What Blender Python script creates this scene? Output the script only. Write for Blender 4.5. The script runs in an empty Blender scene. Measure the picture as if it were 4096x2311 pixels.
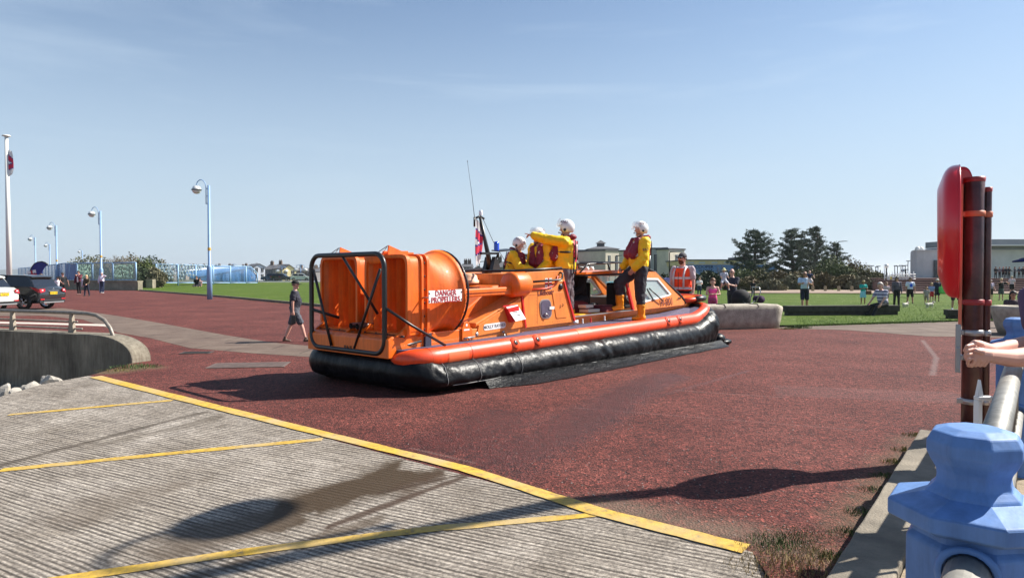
import bpy, bmesh, math, random
from mathutils import Vector, Matrix, Euler, noise
R=math.radians; rnd=random.Random(7)
scene=bpy.context.scene; COL=scene.collection
# ---------------------------------------------------------------- camera maths (source pixels of the 4096x2311 photograph)
F=2730.; PIT=math.atan((1155.5-1100)/F); CZ=1.65
def ray(x,y):
    X=(x-2048)/F; Y=-(y-1155.5)/F; c,s=math.cos(PIT),math.sin(PIT)
    return Vector((X,c+Y*s,-s+Y*c))
def G(x,y,z=0.):                      # point on the level z
    r=ray(x,y); t=(z-CZ)/r.z; return Vector((r.x*t,r.y*t,z))
def D(x,y,Y):                         # point at distance Y
    r=ray(x,y); t=Y/r.y; return Vector((r.x*t,Y,CZ+r.z*t))
# ---------------------------------------------------------------- materials
MAT={}
def mat(name,col,rough=.6,metal=0.,var=0.,vs=3.,bump=0.,bs=40.,coat=0.,alpha=None,trans=0.,emit=0.,spec=None,detail=6.,col2=None,streak=0.):
    if name in MAT: return MAT[name]
    m=bpy.data.materials.new(name); m.use_nodes=True; nt=m.node_tree; b=nt.nodes['Principled BSDF']; MAT[name]=m
    b.inputs['Base Color'].default_value=(*col,1); b.inputs['Roughness'].default_value=rough; b.inputs['Metallic'].default_value=metal
    b.inputs['Coat Weight'].default_value=coat
    if spec is not None: b.inputs['Specular IOR Level'].default_value=spec
    if alpha is not None: b.inputs['Alpha'].default_value=alpha
    if trans: b.inputs['Transmission Weight'].default_value=trans
    if emit: b.inputs['Emission Color'].default_value=(*col,1); b.inputs['Emission Strength'].default_value=emit
    if var or bump:
        tc=nt.nodes.new('ShaderNodeTexCoord')
    if var:
        n=nt.nodes.new('ShaderNodeTexNoise'); n.inputs['Scale'].default_value=vs; n.inputs['Detail'].default_value=detail; n.inputs['Roughness'].default_value=.65
        nt.links.new(tc.outputs['Object'],n.inputs['Vector'])
        cr=nt.nodes.new('ShaderNodeValToRGB'); cr.color_ramp.elements[0].position=.3; cr.color_ramp.elements[1].position=.7
        c2=col2 or tuple(min(1,c*(1+var)) for c in col)
        cr.color_ramp.elements[0].color=(*(c*(1-var) for c in col),1); cr.color_ramp.elements[1].color=(*c2,1)
        nt.links.new(n.outputs['Fac'],cr.inputs['Fac']); nt.links.new(cr.outputs['Color'],b.inputs['Base Color'])
    if streak:                     # rain streaks and scuffs of the surface itself
        if not (var or bump): tc=nt.nodes.new('ShaderNodeTexCoord')
        mp=nt.nodes.new('ShaderNodeMapping'); mp.inputs['Scale'].default_value=(9,9,1.1); nt.links.new(tc.outputs['Object'],mp.inputs['Vector'])
        n3=nt.nodes.new('ShaderNodeTexNoise'); n3.inputs['Scale'].default_value=1.6; n3.inputs['Detail'].default_value=8; n3.inputs['Roughness'].default_value=.7; nt.links.new(mp.outputs['Vector'],n3.inputs['Vector'])
        c3=nt.nodes.new('ShaderNodeValToRGB'); c3.color_ramp.elements[0].position=.36; c3.color_ramp.elements[1].position=.62; c3.color_ramp.elements[0].color=(1-streak,1-streak*1.05,1-streak*1.1,1); c3.color_ramp.elements[1].color=(1,1,1,1); nt.links.new(n3.outputs['Fac'],c3.inputs['Fac'])
        m3=nt.nodes.new('ShaderNodeMixRGB'); m3.blend_type='MULTIPLY'; m3.inputs['Fac'].default_value=1; m3.inputs['Color1'].default_value=(*col,1)
        if var: nt.links.new(cr.outputs['Color'],m3.inputs['Color1'])
        nt.links.new(c3.outputs['Color'],m3.inputs['Color2']); nt.links.new(m3.outputs['Color'],b.inputs['Base Color'])
        r3=nt.nodes.new('ShaderNodeMapRange'); r3.inputs['To Min'].default_value=min(1,rough+.25); r3.inputs['To Max'].default_value=rough; nt.links.new(n3.outputs['Fac'],r3.inputs['Value']); nt.links.new(r3.outputs[0],b.inputs['Roughness'])
    if bump:
        n2=nt.nodes.new('ShaderNodeTexNoise'); n2.inputs['Scale'].default_value=bs; n2.inputs['Detail'].default_value=4
        nt.links.new(tc.outputs['Object'],n2.inputs['Vector'])
        bp=nt.nodes.new('ShaderNodeBump'); bp.inputs['Strength'].default_value=bump; bp.inputs['Distance'].default_value=.02
        nt.links.new(n2.outputs['Fac'],bp.inputs['Height']); nt.links.new(bp.outputs['Normal'],b.inputs['Normal'])
    return m
def hx(h): # sRGB hex to linear
    v=[int(h[i:i+2],16)/255 for i in (0,2,4)]
    return tuple(c/12.92 if c<=.04045 else ((c+.055)/1.055)**2.4 for c in v)
# ---------------------------------------------------------------- mesh builder
class MB:
    def __init__(s,M=None): s.v=[]; s.f=[]; s.mi=[]; s.sm=[]; s.M=M; s.cur=0
    def add(s,vs,fs,smooth=False):
        o=len(s.v)
        for p in vs:
            p=Vector(p)
            if s.M: p=s.M@p
            s.v.append(p)
        for f in fs: s.f.append([i+o for i in f]); s.mi.append(s.cur); s.sm.append(smooth)
        return s
    def box(s,lo,hi,rot=None,c=None):
        x0,y0,z0=lo; x1,y1,z1=hi
        vs=[Vector(p) for p in ((x0,y0,z0),(x1,y0,z0),(x1,y1,z0),(x0,y1,z0),(x0,y0,z1),(x1,y0,z1),(x1,y1,z1),(x0,y1,z1))]
        if rot is not None:
            c=Vector(c) if c is not None else (Vector(lo)+Vector(hi))/2
            m=Euler(rot).to_matrix(); vs=[m@(p-c)+c for p in vs]
        return s.add(vs,[(0,3,2,1),(4,5,6,7),(0,1,5,4),(1,2,6,5),(2,3,7,6),(3,0,4,7)])
    def bbox(s,lo,hi,b=.02):           # box with chamfered edges
        x0,y0,z0=lo; x1,y1,z1=hi; bm=bmesh.new(); bmesh.ops.create_cube(bm,size=1)
        for v in bm.verts: v.co=Vector(((x0+x1)/2+v.co.x*(x1-x0),(y0+y1)/2+v.co.y*(y1-y0),(z0+z1)/2+v.co.z*(z1-z0)))
        bmesh.ops.bevel(bm,geom=bm.edges[:],offset=b,segments=2,affect='EDGES',profile=.5)
        bm.verts.index_update(); vs=[v.co.copy() for v in bm.verts]; fs=[[v.index for v in f.verts] for f in bm.faces]; bm.free()
        return s.add(vs,fs)
    def tube(s,pts,r,n=8,closed=False,cap=True,smooth=True):
        pts=[Vector(p) for p in pts]; N=len(pts); rs=r if isinstance(r,(list,tuple)) else [r]*N
        vs=[]; up=None
        for i,p in enumerate(pts):
            a=pts[(i-1)%N] if (closed or i>0) else p; b=pts[(i+1)%N] if (closed or i<N-1) else p
            t=(b-a).normalized() if (b-a).length>1e-9 else Vector((0,0,1))
            if up is None:
                up=Vector((0,0,1)) if abs(t.z)<.9 else Vector((0,1,0))
            x=t.cross(up); 
            if x.length<1e-6: x=t.cross(Vector((1,0,.1)))
            x.normalize(); y=x.cross(t).normalized(); up=y
            for k in range(n):
                an=2*math.pi*k/n; vs.append(p+(x*math.cos(an)+y*math.sin(an))*rs[i])
        fs=[]
        for i in range(N if closed else N-1):
            j=(i+1)%N
            for k in range(n):
                k2=(k+1)%n; fs.append((i*n+k,i*n+k2,j*n+k2,j*n+k))
        if cap and not closed: fs.append(tuple(range(n))[::-1]); fs.append(tuple((N-1)*n+k for k in range(n)))
        return s.add(vs,fs,smooth)
    def prism(s,poly,axis,a,b):        # poly in the two other axes, extruded along axis
        def P(p,t):
            if axis=='y': return (p[0],t,p[1])
            if axis=='x': return (t,p[0],p[1])
            return (p[0],p[1],t)
        n=len(poly); vs=[P(p,a) for p in poly]+[P(p,b) for p in poly]
        fs=[tuple(range(n)),tuple(range(n,2*n))[::-1]]+[(i,i+n,(i+1)%n+n,(i+1)%n) for i in range(n)]
        return s.add(vs,fs)
    def ell(s,c,r,u=12,w=8,rot=None,smooth=True,fn=None):
        c=Vector(c); m=Euler(rot).to_matrix() if rot is not None else None; vs=[]; fs=[]
        for j in range(w+1):
            th=math.pi*j/w
            for i in range(u):
                ph=2*math.pi*i/u; p=Vector((math.sin(th)*math.cos(ph),math.sin(th)*math.sin(ph),math.cos(th)))
                if fn: p=fn(p)
                p=Vector((p.x*r[0],p.y*r[1],p.z*r[2]))
                if m: p=m@p
                vs.append(c+p)
        for j in range(w):
            for i in range(u):
                i2=(i+1)%u; fs.append((j*u+i,(j+1)*u+i,(j+1)*u+i2,j*u+i2))
        return s.add(vs,fs,smooth)
    def lathe(s,prof,c=(0,0,0),n=16,axis='z',smooth=True,sy=1.,ph0=0.):
        vs=[]; fs=[]; c=Vector(c); k=len(prof)
        for i in range(n):
            a=2*math.pi*i/n+ph0
            for (r,h) in prof:
                x,y=r*math.cos(a),r*math.sin(a)*sy
                vs.append(c+(Vector((x,y,h)) if axis=='z' else Vector((h,x,y)) if axis=='x' else Vector((x,h,y))))
        for i in range(n):
            i2=(i+1)%n
            for j in range(k-1): fs.append((i*k+j,i2*k+j,i2*k+j+1,i*k+j+1))
        return s.add(vs,fs,smooth)
    def loft(s,rings,smooth=True,cap=True):
        n=len(rings[0]); vs=[p for r in rings for p in r]; fs=[]
        for i in range(len(rings)-1):
            for k in range(n):
                k2=(k+1)%n; fs.append((i*n+k,i*n+k2,(i+1)*n+k2,(i+1)*n+k))
        if cap: fs.append(tuple(range(n))[::-1]); fs.append(tuple((len(rings)-1)*n+k for k in range(n)))
        return s.add(vs,fs,smooth)
    def cap(s,p,r1,q,r2,n=10):         # capsule between two joints
        p=Vector(p);q=Vector(q);d=(q-p)
        if d.length<1e-6: return s.ell(p,(r1,)*3)
        d.normalize(); pts=[];rs=[]
        for t in (-1,-.8,-.4): pts.append(p+d*r1*t); rs.append(max(.001,r1*math.sqrt(1-t*t)))
        pts+= [p,q]; rs+=[r1,r2]
        for t in (.4,.8,1): pts.append(q+d*r2*t); rs.append(max(.001,r2*math.sqrt(1-t*t)))
        return s.tube(pts,rs,n)
    def mesh(s,name,mats):
        me=bpy.data.meshes.new(name); me.from_pydata([tuple(p) for p in s.v],[],s.f)
        for m in (mats if isinstance(mats,(list,tuple)) else [mats]): me.materials.append(m)
        me.polygons.foreach_set('material_index',s.mi); me.polygons.foreach_set('use_smooth',s.sm); me.validate(); me.update()
        return me
    def build(s,name,mats,parent=None,M=None,fix=True):
        me=s.mesh(name,mats)
        if fix:
            bm=bmesh.new(); bm.from_mesh(me); bmesh.ops.recalc_face_normals(bm,faces=bm.faces[:]); bm.to_mesh(me); bm.free()
        o=bpy.data.objects.new(name,me); COL.objects.link(o)
        if parent: o.parent=parent
        if M: o.matrix_local=M
        return o
def empty(name,loc=(0,0,0),rz=0.,parent=None):
    o=bpy.data.objects.new(name,None); COL.objects.link(o); o.location=loc; o.rotation_euler=(0,0,rz); o.empty_display_size=.2
    if parent: o.parent=parent
    return o
def tag(o,label=None,cat=None,group=None,kind=None):
    if label: o['label']=label
    if cat: o['category']=cat
    if group: o['group']=group
    if kind: o['kind']=kind
    return o
def copy_tree(o,parent=None):
    c=o.copy(); COL.objects.link(c)
    if parent: c.parent=parent
    for ch in list(o.children): copy_tree(ch,c)
    return c
def smod(o,bev=0,seg=2):
    if bev:
        m=o.modifiers.new('b','BEVEL'); m.width=bev; m.segments=seg; m.limit_method='ANGLE'; m.angle_limit=R(40)
    return o
def text(s,size,M,m,parent,name='lettering',ext=.002,ax='CENTER',sx=1.,sp=1.):
    c=bpy.data.curves.new(name,'FONT'); c.body=s; c.size=size; c.extrude=ext; c.align_x=ax; c.align_y='CENTER'; c.space_character=sp; c.resolution_u=3; c.offset=.006*size
    o=bpy.data.objects.new(name,c); COL.objects.link(o); c.materials.append(m)
    if parent: o.parent=parent
    o.matrix_local=M@Matrix.Diagonal((sx,1,1,1)); return o
def frame(o,x,y):                      # matrix with text running along x, up along y
    x=Vector(x).normalized(); y=Vector(y); z=x.cross(y).normalized(); y=z.cross(x)
    m=Matrix((x,y,z)).transposed().to_4x4(); m.translation=Vector(o); return m
def sheet(name,pts,m,z=None,kind='structure',sub=0):
    mb=MB(); mb.add([(p[0],p[1],p[2] if len(p)>2 and z is None else z) for p in pts],[tuple(range(len(pts)))])
    o=mb.build(name,m,fix=False)
    me=o.data
    if me.polygons[0].normal.z<0: me.flip_normals()
    o['kind']=kind; return o
HZC=(4.5,5.1,6.0); SKY_SAT=.84; SKY_TINT=(.93,1.01,1.03); SKY_STR=.066; SUN_STR=4.7; EXPO=1.04
# ================================================================ world, sun, camera
w=bpy.data.worlds.new('World'); scene.world=w; w.use_nodes=True; nt=w.node_tree
bg=nt.nodes['Background']; sky=nt.nodes.new('ShaderNodeTexSky'); sky.sky_type='NISHITA'; sky.sun_disc=False
SUN_EL=R(43.5); SDX,SDY=.958,.287
sky.sun_elevation=SUN_EL; sky.sun_rotation=math.atan2(SDX,SDY); sky.air_density=1.0; sky.dust_density=.25; sky.ozone_density=4.0; sky.altitude=0
# thin wisps of cirrus laid out by direction in the sky itself
tc=nt.nodes.new('ShaderNodeTexCoord'); mp=nt.nodes.new('ShaderNodeMapping'); mp.inputs['Scale'].default_value=(1.2,1.2,9.); mp.inputs['Rotation'].default_value=(0,R(6),0)
nt.links.new(tc.outputs['Generated'],mp.inputs['Vector'])
n1=nt.nodes.new('ShaderNodeTexNoise'); n1.inputs['Scale'].default_value=1.7; n1.inputs['Detail'].default_value=7; n1.inputs['Roughness'].default_value=.55; n1.inputs['Distortion'].default_value=.4
nt.links.new(mp.outputs['Vector'],n1.inputs['Vector'])
cr=nt.nodes.new('ShaderNodeValToRGB'); cr.color_ramp.elements[0].position=.52; cr.color_ramp.elements[1].position=.85
cr.color_ramp.elements[0].color=(0,0,0,1); cr.color_ramp.elements[1].color=(.34,.34,.34,1)
nt.links.new(n1.outputs['Fac'],cr.inputs['Fac'])
mx=nt.nodes.new('ShaderNodeMixRGB'); mx.inputs['Color2'].default_value=(6.2,6.9,8.0,1)
nt.links.new(cr.outputs['Color'],mx.inputs['Fac']); nt.links.new(sky.outputs['Color'],mx.inputs['Color1'])
hs=nt.nodes.new('ShaderNodeHueSaturation'); hs.inputs['Saturation'].default_value=SKY_SAT; hs.inputs['Value'].default_value=1.
# summer haze bank low on the horizon
sx=nt.nodes.new('ShaderNodeSeparateXYZ'); nt.links.new(tc.outputs['Generated'],sx.inputs[0])
hr=nt.nodes.new('ShaderNodeValToRGB'); hr.color_ramp.interpolation='EASE'; hr.color_ramp.elements[0].position=0; hr.color_ramp.elements[0].color=(.85,.85,.85,1); hr.color_ramp.elements[1].position=.42; hr.color_ramp.elements[1].color=(0,0,0,1)
nt.links.new(sx.outputs['Z'],hr.inputs['Fac']); hzm=nt.nodes.new('ShaderNodeMixRGB'); hzm.inputs['Color2'].default_value=(*HZC,1)
nt.links.new(hr.outputs['Color'],hzm.inputs['Fac']); nt.links.new(mx.outputs['Color'],hzm.inputs['Color1']); nt.links.new(hzm.outputs['Color'],hs.inputs['Color'])
tint=nt.nodes.new('ShaderNodeMixRGB'); tint.blend_type='MULTIPLY'; tint.inputs['Fac'].default_value=1; tint.inputs['Color2'].default_value=(*SKY_TINT,1)
nt.links.new(hs.outputs['Color'],tint.inputs['Color1']); nt.links.new(tint.outputs['Color'],bg.inputs['Color']); bg.inputs['Strength'].default_value=SKY_STR
sl=bpy.data.lights.new('sun','SUN'); sl.energy=SUN_STR; sl.angle=R(.5); sl.color=(1,.95,.86)
so=bpy.data.objects.new('sun',sl); COL.objects.link(so)
sd=Vector((SDX*math.cos(SUN_EL),SDY*math.cos(SUN_EL),math.sin(SUN_EL))); so.rotation_euler=sd.to_track_quat('Z','Y').to_euler(); so.location=(20,5,30)
cam=bpy.data.cameras.new('camera'); cam.lens=F/4096*36; cam.sensor_width=36; cam.clip_end=20000; cam.clip_start=.05
co=bpy.data.objects.new('camera',cam); COL.objects.link(co); co.location=(0,0,CZ); co.rotation_euler=(R(90)-PIT,0,0); scene.camera=co
scene.view_settings.view_transform='Standard'; scene.view_settings.look='None'; scene.view_settings.exposure=EXPO; scene.view_settings.gamma=1
scene.render.film_transparent=False
# ================================================================ ground materials
def nodes(m): return m.node_tree.nodes,m.node_tree.links
def N(ns,t,**kw):
    n=ns.new(t)
    for k,v in kw.items():
        if k in n.inputs: n.inputs[k].default_value=v
        else: setattr(n,k,v)
    return n
def ramp(ns,ls,src,stops):
    r=ns.new('ShaderNodeValToRGB'); e=r.color_ramp.elements
    e[0].position=stops[0][0]; e[0].color=(*stops[0][1],1); e[1].position=stops[-1][0]; e[1].color=(*stops[-1][1],1)
    for p,c in stops[1:-1]:
        x=e.new(p); x.color=(*c,1)
    ls.new(src,r.inputs['Fac']); return r
def mixc(ns,ls,fac,a,b,mode='MIX'):
    m=ns.new('ShaderNodeMixRGB'); m.blend_type=mode
    for k,x in (('Fac',fac),('Color1',a),('Color2',b)):
        if hasattr(x,'is_linked') or hasattr(x,'links'): ls.new(x,m.inputs[k])
        elif isinstance(x,tuple): m.inputs[k].default_value=(*x,1)
        else: m.inputs[k].default_value=x
    return m.outputs['Color']
def band(ns,ls,vec,p,q,wd,soft,dist=.12,nscale=3.):
    """mask 0..1 along the segment p-q on the ground, width wd, edges broken up by noise"""
    p=Vector(p[:2]);q=Vector(q[:2]); d=(q-p); L=d.length; d/=L; nrm=Vector((-d.y,d.x))
    no=N(ns,'ShaderNodeTexNoise',Scale=nscale,Detail=6.); ls.new(vec,no.inputs['Vector'])
    def lin(ax,off):
        dp=ns.new('ShaderNodeVectorMath'); dp.operation='DOT_PRODUCT'; ls.new(vec,dp.inputs[0]); dp.inputs[1].default_value=(ax.x,ax.y,0)
        s=ns.new('ShaderNodeMath'); s.operation='SUBTRACT'; ls.new(dp.outputs['Value'],s.inputs[0]); s.inputs[1].default_value=off; return s.outputs[0]
    mid=(p+q)/2
    outs=[]
    for ax,half in ((nrm,wd/2),(d,L/2)):
        a=lin(ax,mid.dot(ax)); ab=ns.new('ShaderNodeMath'); ab.operation='ABSOLUTE'; ls.new(a,ab.inputs[0])
        nz=ns.new('ShaderNodeMath'); nz.operation='MULTIPLY_ADD'; ls.new(no.outputs['Fac'],nz.inputs[0]); nz.inputs[1].default_value=dist*(1 if half==wd/2 else 3); ls.new(ab.outputs[0],nz.inputs[2])
        mr=ns.new('ShaderNodeMapRange'); mr.interpolation_type='SMOOTHSTEP'; ls.new(nz.outputs[0],mr.inputs['Value']); off=dist*.5*(1 if half==wd/2 else 3)
        mr.inputs['From Min'].default_value=half+off-soft; mr.inputs['From Max'].default_value=half+off+soft; mr.inputs['To Min'].default_value=1; mr.inputs['To Max'].default_value=0
        outs.append(mr.outputs[0])
    m=ns.new('ShaderNodeMath'); m.operation='MULTIPLY'; ls.new(outs[0],m.inputs[0]); ls.new(outs[1],m.inputs[1]); return m.outputs[0]
def mathn(ns,ls,op,a,b):
    m=ns.new('ShaderNodeMath'); m.operation=op
    for i,x in enumerate((a,b)):
        if isinstance(x,(int,float)): m.inputs[i].default_value=x
        else: ls.new(x,m.inputs[i])
    return m.outputs[0]
def ground_mat():
    m=bpy.data.materials.new('red_tarmac'); m.use_nodes=True; ns,ls=nodes(m); b=ns['Principled BSDF']
    vec=ns.new('ShaderNodeTexCoord').outputs['Object']
    big=N(ns,'ShaderNodeTexNoise',Scale=.5,Detail=9.,Roughness=.72); ls.new(vec,big.inputs['Vector'])
    base=ramp(ns,ls,big.outputs['Fac'],[(.3,(.078,.0185,.0145)),(.5,(.132,.034,.026)),(.72,(.190,.060,.047))]).outputs['Color']
    # grit: pale and dark stones of the dressing
    vo=N(ns,'ShaderNodeTexVoronoi',Scale=62.); ls.new(vec,vo.inputs['Vector'])
    g=ramp(ns,ls,vo.outputs['Color'],[(.12,(.10,.09,.09)),(.42,(.75,.75,.75)),(.78,(1.45,1.4,1.38)),(.96,(3.2,3.1,3.0))]).outputs['Color']
    col=mixc(ns,ls,.85,base,g,'MULTIPLY')
    med=N(ns,'ShaderNodeTexNoise',Scale=9.,Detail=8.,Roughness=.8); ls.new(vec,med.inputs['Vector'])
    col=mixc(ns,ls,.8,col,ramp(ns,ls,med.outputs['Fac'],[(.38,(.25,.24,.26)),(.5,(.9,.9,.9)),(.68,(1.45,1.42,1.4))]).outputs['Color'],'MULTIPLY')
    # wet tracks left by the craft between the slipway and its skirt
    w1=band(ns,ls,vec,G(1960,1880),G(2650,1500),.75,.25,.5,1.3); w2=band(ns,ls,vec,G(1720,1840),G(2060,1640),.9,.3,.6,1.1)
    wet=mathn(ns,ls,'MAXIMUM',w1,w2)
    w3=band(ns,ls,vec,G(1700,1850),G(3000,1480),.10,.04,.12,2.5); w4=band(ns,ls,vec,G(2000,2000),G(2560,1560),.07,.03,.1,2.)
    wet=mathn(ns,ls,'MAXIMUM',wet,mathn(ns,ls,'MULTIPLY',mathn(ns,ls,'MAXIMUM',w3,w4),.5))
    col=mixc(ns,ls,mathn(ns,ls,'MULTIPLY',wet,.75),col,(.42,.22,.24),'MULTIPLY')
    # repaired strips and tar joints
    p1=band(ns,ls,vec,G(3100,1560),G(3860,1590),.95,.03,.08,2.); col=mixc(ns,ls,mathn(ns,ls,'MULTIPLY',p1,.18),col,(.16,.10,.095))
    for a,bb,wd,k,cc in ((G(2930,1385),G(3560,1500),.03,.8,(.02,.015,.015)),(G(3560,1500),G(3900,1512),.03,.8,(.02,.015,.015)),
                       (G(2300,1630),G(3450,1720),.02,.22,(.35,.24,.22)),(G(2700,1560),G(3150,1590),.02,.4,(.35,.24,.22)),
                       (G(3690,1360),G(3745,1430),.09,.35,(.26,.22,.21)),(G(3745,1430),G(3730,1500),.09,.35,(.26,.22,.21)),
                       (G(1640,1790),G(1900,1850),.04,.2,(.3,.22,.19)),
                       (G(840,1395),G(1260,1440),.03,.5,(.03,.02,.02)),(G(2900,1480),G(3900,1470),.02,.4,(.05,.03,.03))):
        col=mixc(ns,ls,mathn(ns,ls,'MULTIPLY',band(ns,ls,vec,a,bb,wd,wd*.4,wd*.8,5.),k),col,cc)
    # soil and sand drifted along the slipway edge
    s1=band(ns,ls,vec,G(2300,1990),G(3350,2230),.35,.25,.5,2.2); col=mixc(ns,ls,mathn(ns,ls,'MULTIPLY',s1,.55),col,(.20,.155,.11))
    s2=band(ns,ls,vec,G(3380,2150),G(3700,1740),.3,.2,.4,3.); col=mixc(ns,ls,mathn(ns,ls,'MULTIPLY',s2,.6),col,(.13,.10,.06))
    s3=band(ns,ls,vec,G(380,1495),G(620,1465),.5,.2,.5,2.2); col=mixc(ns,ls,mathn(ns,ls,'MULTIPLY',s3,.7),col,(.13,.10,.055))
    ls.new(col,b.inputs['Base Color'])
    rr=ns.new('ShaderNodeMapRange'); ls.new(wet,rr.inputs['Value']); rr.inputs['To Min'].default_value=.85; rr.inputs['To Max'].default_value=.42; ls.new(rr.outputs[0],b.inputs['Roughness'])
    b.inputs['Specular IOR Level'].default_value=.3
    bp=N(ns,'ShaderNodeBump',Strength=1.,Distance=.012); mm=mathn(ns,ls,'ADD',vo.outputs['Distance'],mathn(ns,ls,'MULTIPLY',med.outputs['Fac'],2.2)); ls.new(mm,bp.inputs['Height']); ls.new(bp.outputs['Normal'],b.inputs['Normal'])
    return m
def concrete_path_mat(name,c1,c2,s=1.2,joint=True):
    m=bpy.data.materials.new(name); m.use_nodes=True; ns,ls=nodes(m); b=ns['Principled BSDF']; vec=ns.new('ShaderNodeTexCoord').outputs['Object']
    a=N(ns,'ShaderNodeTexNoise',Scale=s,Detail=9.,Roughness=.7); ls.new(vec,a.inputs['Vector'])
    col=ramp(ns,ls,a.outputs['Fac'],[(.3,c1),(.7,c2)]).outputs['Color']
    if joint:
        br=N(ns,'ShaderNodeTexBrick',Scale=.28); br.inputs['Mortar Size'].default_value=.006; br.inputs['Color1'].default_value=(1,1,1,1); br.inputs['Color2'].default_value=(.86,.86,.86,1); br.inputs['Mortar'].default_value=(.35,.33,.3,1)
        ls.new(vec,br.inputs['Vector']); col=mixc(ns,ls,.9,col,br.outputs['Color'],'MULTIPLY')
    f=N(ns,'ShaderNodeTexNoise',Scale=45.,Detail=3.); ls.new(vec,f.inputs['Vector']); col=mixc(ns,ls,.5,col,ramp(ns,ls,f.outputs['Fac'],[(.35,(.6,.6,.6)),(.65,(1.25,1.25,1.25))]).outputs['Color'],'MULTIPLY')
    ls.new(col,b.inputs['Base Color']); b.inputs['Roughness'].default_value=.9
    bp=N(ns,'ShaderNodeBump',Strength=.5,Distance=.01); ls.new(f.outputs['Fac'],bp.inputs['Height']); ls.new(bp.outputs['Normal'],b.inputs['Normal']); return m
def grass_mat(name='grass',k=.72):
    m=bpy.data.materials.new(name); m.use_nodes=True; ns,ls=nodes(m); b=ns['Principled BSDF']; vec=ns.new('ShaderNodeTexCoord').outputs['Object']
    a=N(ns,'ShaderNodeTexNoise',Scale=.30,Detail=10.,Roughness=.74); ls.new(vec,a.inputs['Vector'])
    col=ramp(ns,ls,a.outputs['Fac'],[(.3,(.070*k,.120*k,.010*k)),(.55,(.105*k,.17*k,.014*k)),(.75,(.21*k,.22*k,.06*k))]).outputs['Color']
    f=N(ns,'ShaderNodeTexNoise',Scale=14.,Detail=8.,Roughness=.85); ls.new(vec,f.inputs['Vector']); col=mixc(ns,ls,.9,col,ramp(ns,ls,f.outputs['Fac'],[(.36,(.30,.34,.3)),(.5,(.9,.9,.9)),(.68,(1.5,1.4,1.2))]).outputs['Color'],'MULTIPLY')
    d=N(ns,'ShaderNodeTexVoronoi',Scale=2.6,Randomness=1.); ls.new(vec,d.inputs['Vector'])
    pt=N(ns,'ShaderNodeTexNoise',Scale=.5,Detail=3.); ls.new(vec,pt.inputs['Vector'])
    dm=mathn(ns,ls,'MULTIPLY',mathn(ns,ls,'LESS_THAN',d.outputs['Distance'],.13),mathn(ns,ls,'GREATER_THAN',pt.outputs['Fac'],.5))
    col=mixc(ns,ls,dm,col,(.38,.42,.22))
    ls.new(col,b.inputs['Base Color']); b.inputs['Roughness'].default_value=.8; b.inputs['Specular IOR Level'].default_value=.15
    bp=N(ns,'ShaderNodeBump',Strength=.8,Distance=.05); ls.new(f.outputs['Fac'],bp.inputs['Height']); ls.new(bp.outputs['Normal'],b.inputs['Normal']); return m
M_tar=ground_mat(); M_path=concrete_path_mat('path_concrete',(.09,.053,.040),(.185,.135,.10)); M_grass=grass_mat()
M_earth=mat('earth',(.16,.12,.08),.95,var=.45,vs=2.,bump=.6,bs=30)
M_conc=mat('weathered_concrete',(.20,.17,.13),.9,var=.4,vs=2.5,bump=.5,bs=60)
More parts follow.
